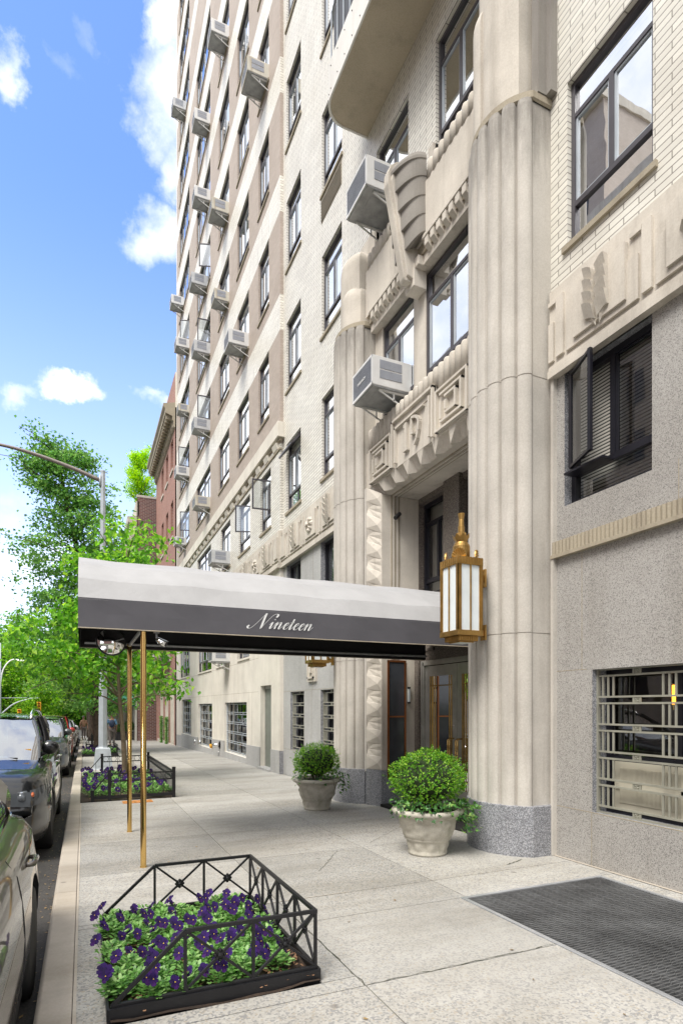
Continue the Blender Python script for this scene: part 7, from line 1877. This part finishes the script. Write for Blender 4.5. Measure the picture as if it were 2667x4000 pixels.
    if rail:
        for s in (-1, 1):
            rl = MB().mat('chrome'); rl.smooth = True; P_ = [side(s, .06+.88*k/8, 1, -.02)+Vector((0, 0, .06+.045*math.sin(math.pi*k/8)**.4)) for k in range(9)]
            P_ = [P_[0]+Vector((0, -.12, -.06))]+P_+[P_[-1]+Vector((0, .12, -.06))]; rl.tube(P_, [.014]+[.022]*9+[.014], 8); rl.build('roof_rail', t)
    wp = MB().mat('plastic')
    wp.bar((hw*.55, y0-.02, zb(y0)+.03), (-.05, y0+.05, zb(y0)+.06), .02, .015); wp.bar((-.08, y0-.06, zb(y0)+.03), (-hw*.6, y0+.02, zb(y0)+.06), .02, .015); wp.build('wiper', t)
    t.location = loc
    return t
suvT = [(0, .72), (.06, .88), (.16, .98), (.5, 1.05), (1.2, 1.13), (1.6, 1.15), (3, 1.18), (4.3, 1.24), (4.72, 1.16), (4.85, .95)]
suv2 = [(0, .68), (.06, .84), (.16, .92), (.5, 1.0), (1.1, 1.08), (1.6, 1.10), (3, 1.13), (4.1, 1.2), (4.45, 1.12), (4.55, .9)]
hatT = [(0, .62), (.06, .76), (.2, .86), (1.2, .96), (1.8, .97), (3.4, 1.02), (4.2, 1.06), (4.5, 1.04), (4.64, .98), (4.7, .82)]
sedT = [(0, .55), (.06, .68), (.2, .76), (1.2, .90), (1.8, .92), (3.4, .98), (4.0, 1.02), (4.4, 1.02), (4.6, .98), (4.7, .80)]
A = car('parked_suv', 'glossy black suv with silver roof rails parked beside the brass poles', (-1.30, 7.45, gz(9.5)-.15), 4.85, 1.89, 1.75, 'car_black', suvT, None, (1.15, 2.0, 4.25, 4.72), (.95, 3.75), 2, .37, True)
A.rotation_euler.x = -.0125
Z_ = car('parked_hatchback', 'nearest dark bronze hatchback at the lower left, its rear wheel and door handle in view', (-1.20, .15, gz(2.5)-.15), 4.80, 1.86, 1.52, 'car_bronze', hatT, None, (1.25, 2.1, 3.7, 4.5), (.9, 3.9), 2, .34)
Z_.rotation_euler.x = -.0125
for nm, lab, y, pt, tb, H_, L_, det in (
    ('parked_crossover', 'dark grey crossover parked behind the black suv', 17.2, 'car_grey', suv2, 1.66, 4.55, 1),
    ('parked_minivan', 'dark red high roofed minivan parked behind the dark grey crossover', 23.3, 'car_red', suv2, 1.80, 4.55, 1),
    ('parked_crossover', 'black crossover parked between the red minivan and the white one', 30.3, 'car_black', suv2, 1.64, 4.55, 0),
    ('parked_crossover', 'white crossover parked farther down the kerb', 38.0, 'car_white', suv2, 1.70, 4.55, 1),
    ('parked_sedan', 'silver car parked behind the white crossover', 44.0, 'car_silver', sedT, 1.45, 4.7, 0),
    ('parked_sedan', 'farthest dark car in the row near the corner', 50.2, 'car_grey', sedT, 1.45, 4.7, 0)):
    gh_ = (1.1, 1.85, 3.95, 4.42) if tb is suv2 else (1.25, 2.1, 3.3, 4.05)
    o = car(nm, lab, (-1.28, y, gz(y+2)-.15), L_, 1.84, H_, pt, tb, None, gh_, (.92, 3.6), det, .34)
    o.rotation_euler.x = -.0125 if y < 20 else -.0245
# paper slips on the dashboard
t = thing('parking_ticket', 'yellow paper slip behind the windscreen of the black suv', 'paper slip', (-.7, 8.75, .98))
mb = MB().mat('yellow'); mb.box(-.72, -.64, 8.78, 8.783, 1.0, 1.035); mb.build('slip', t)
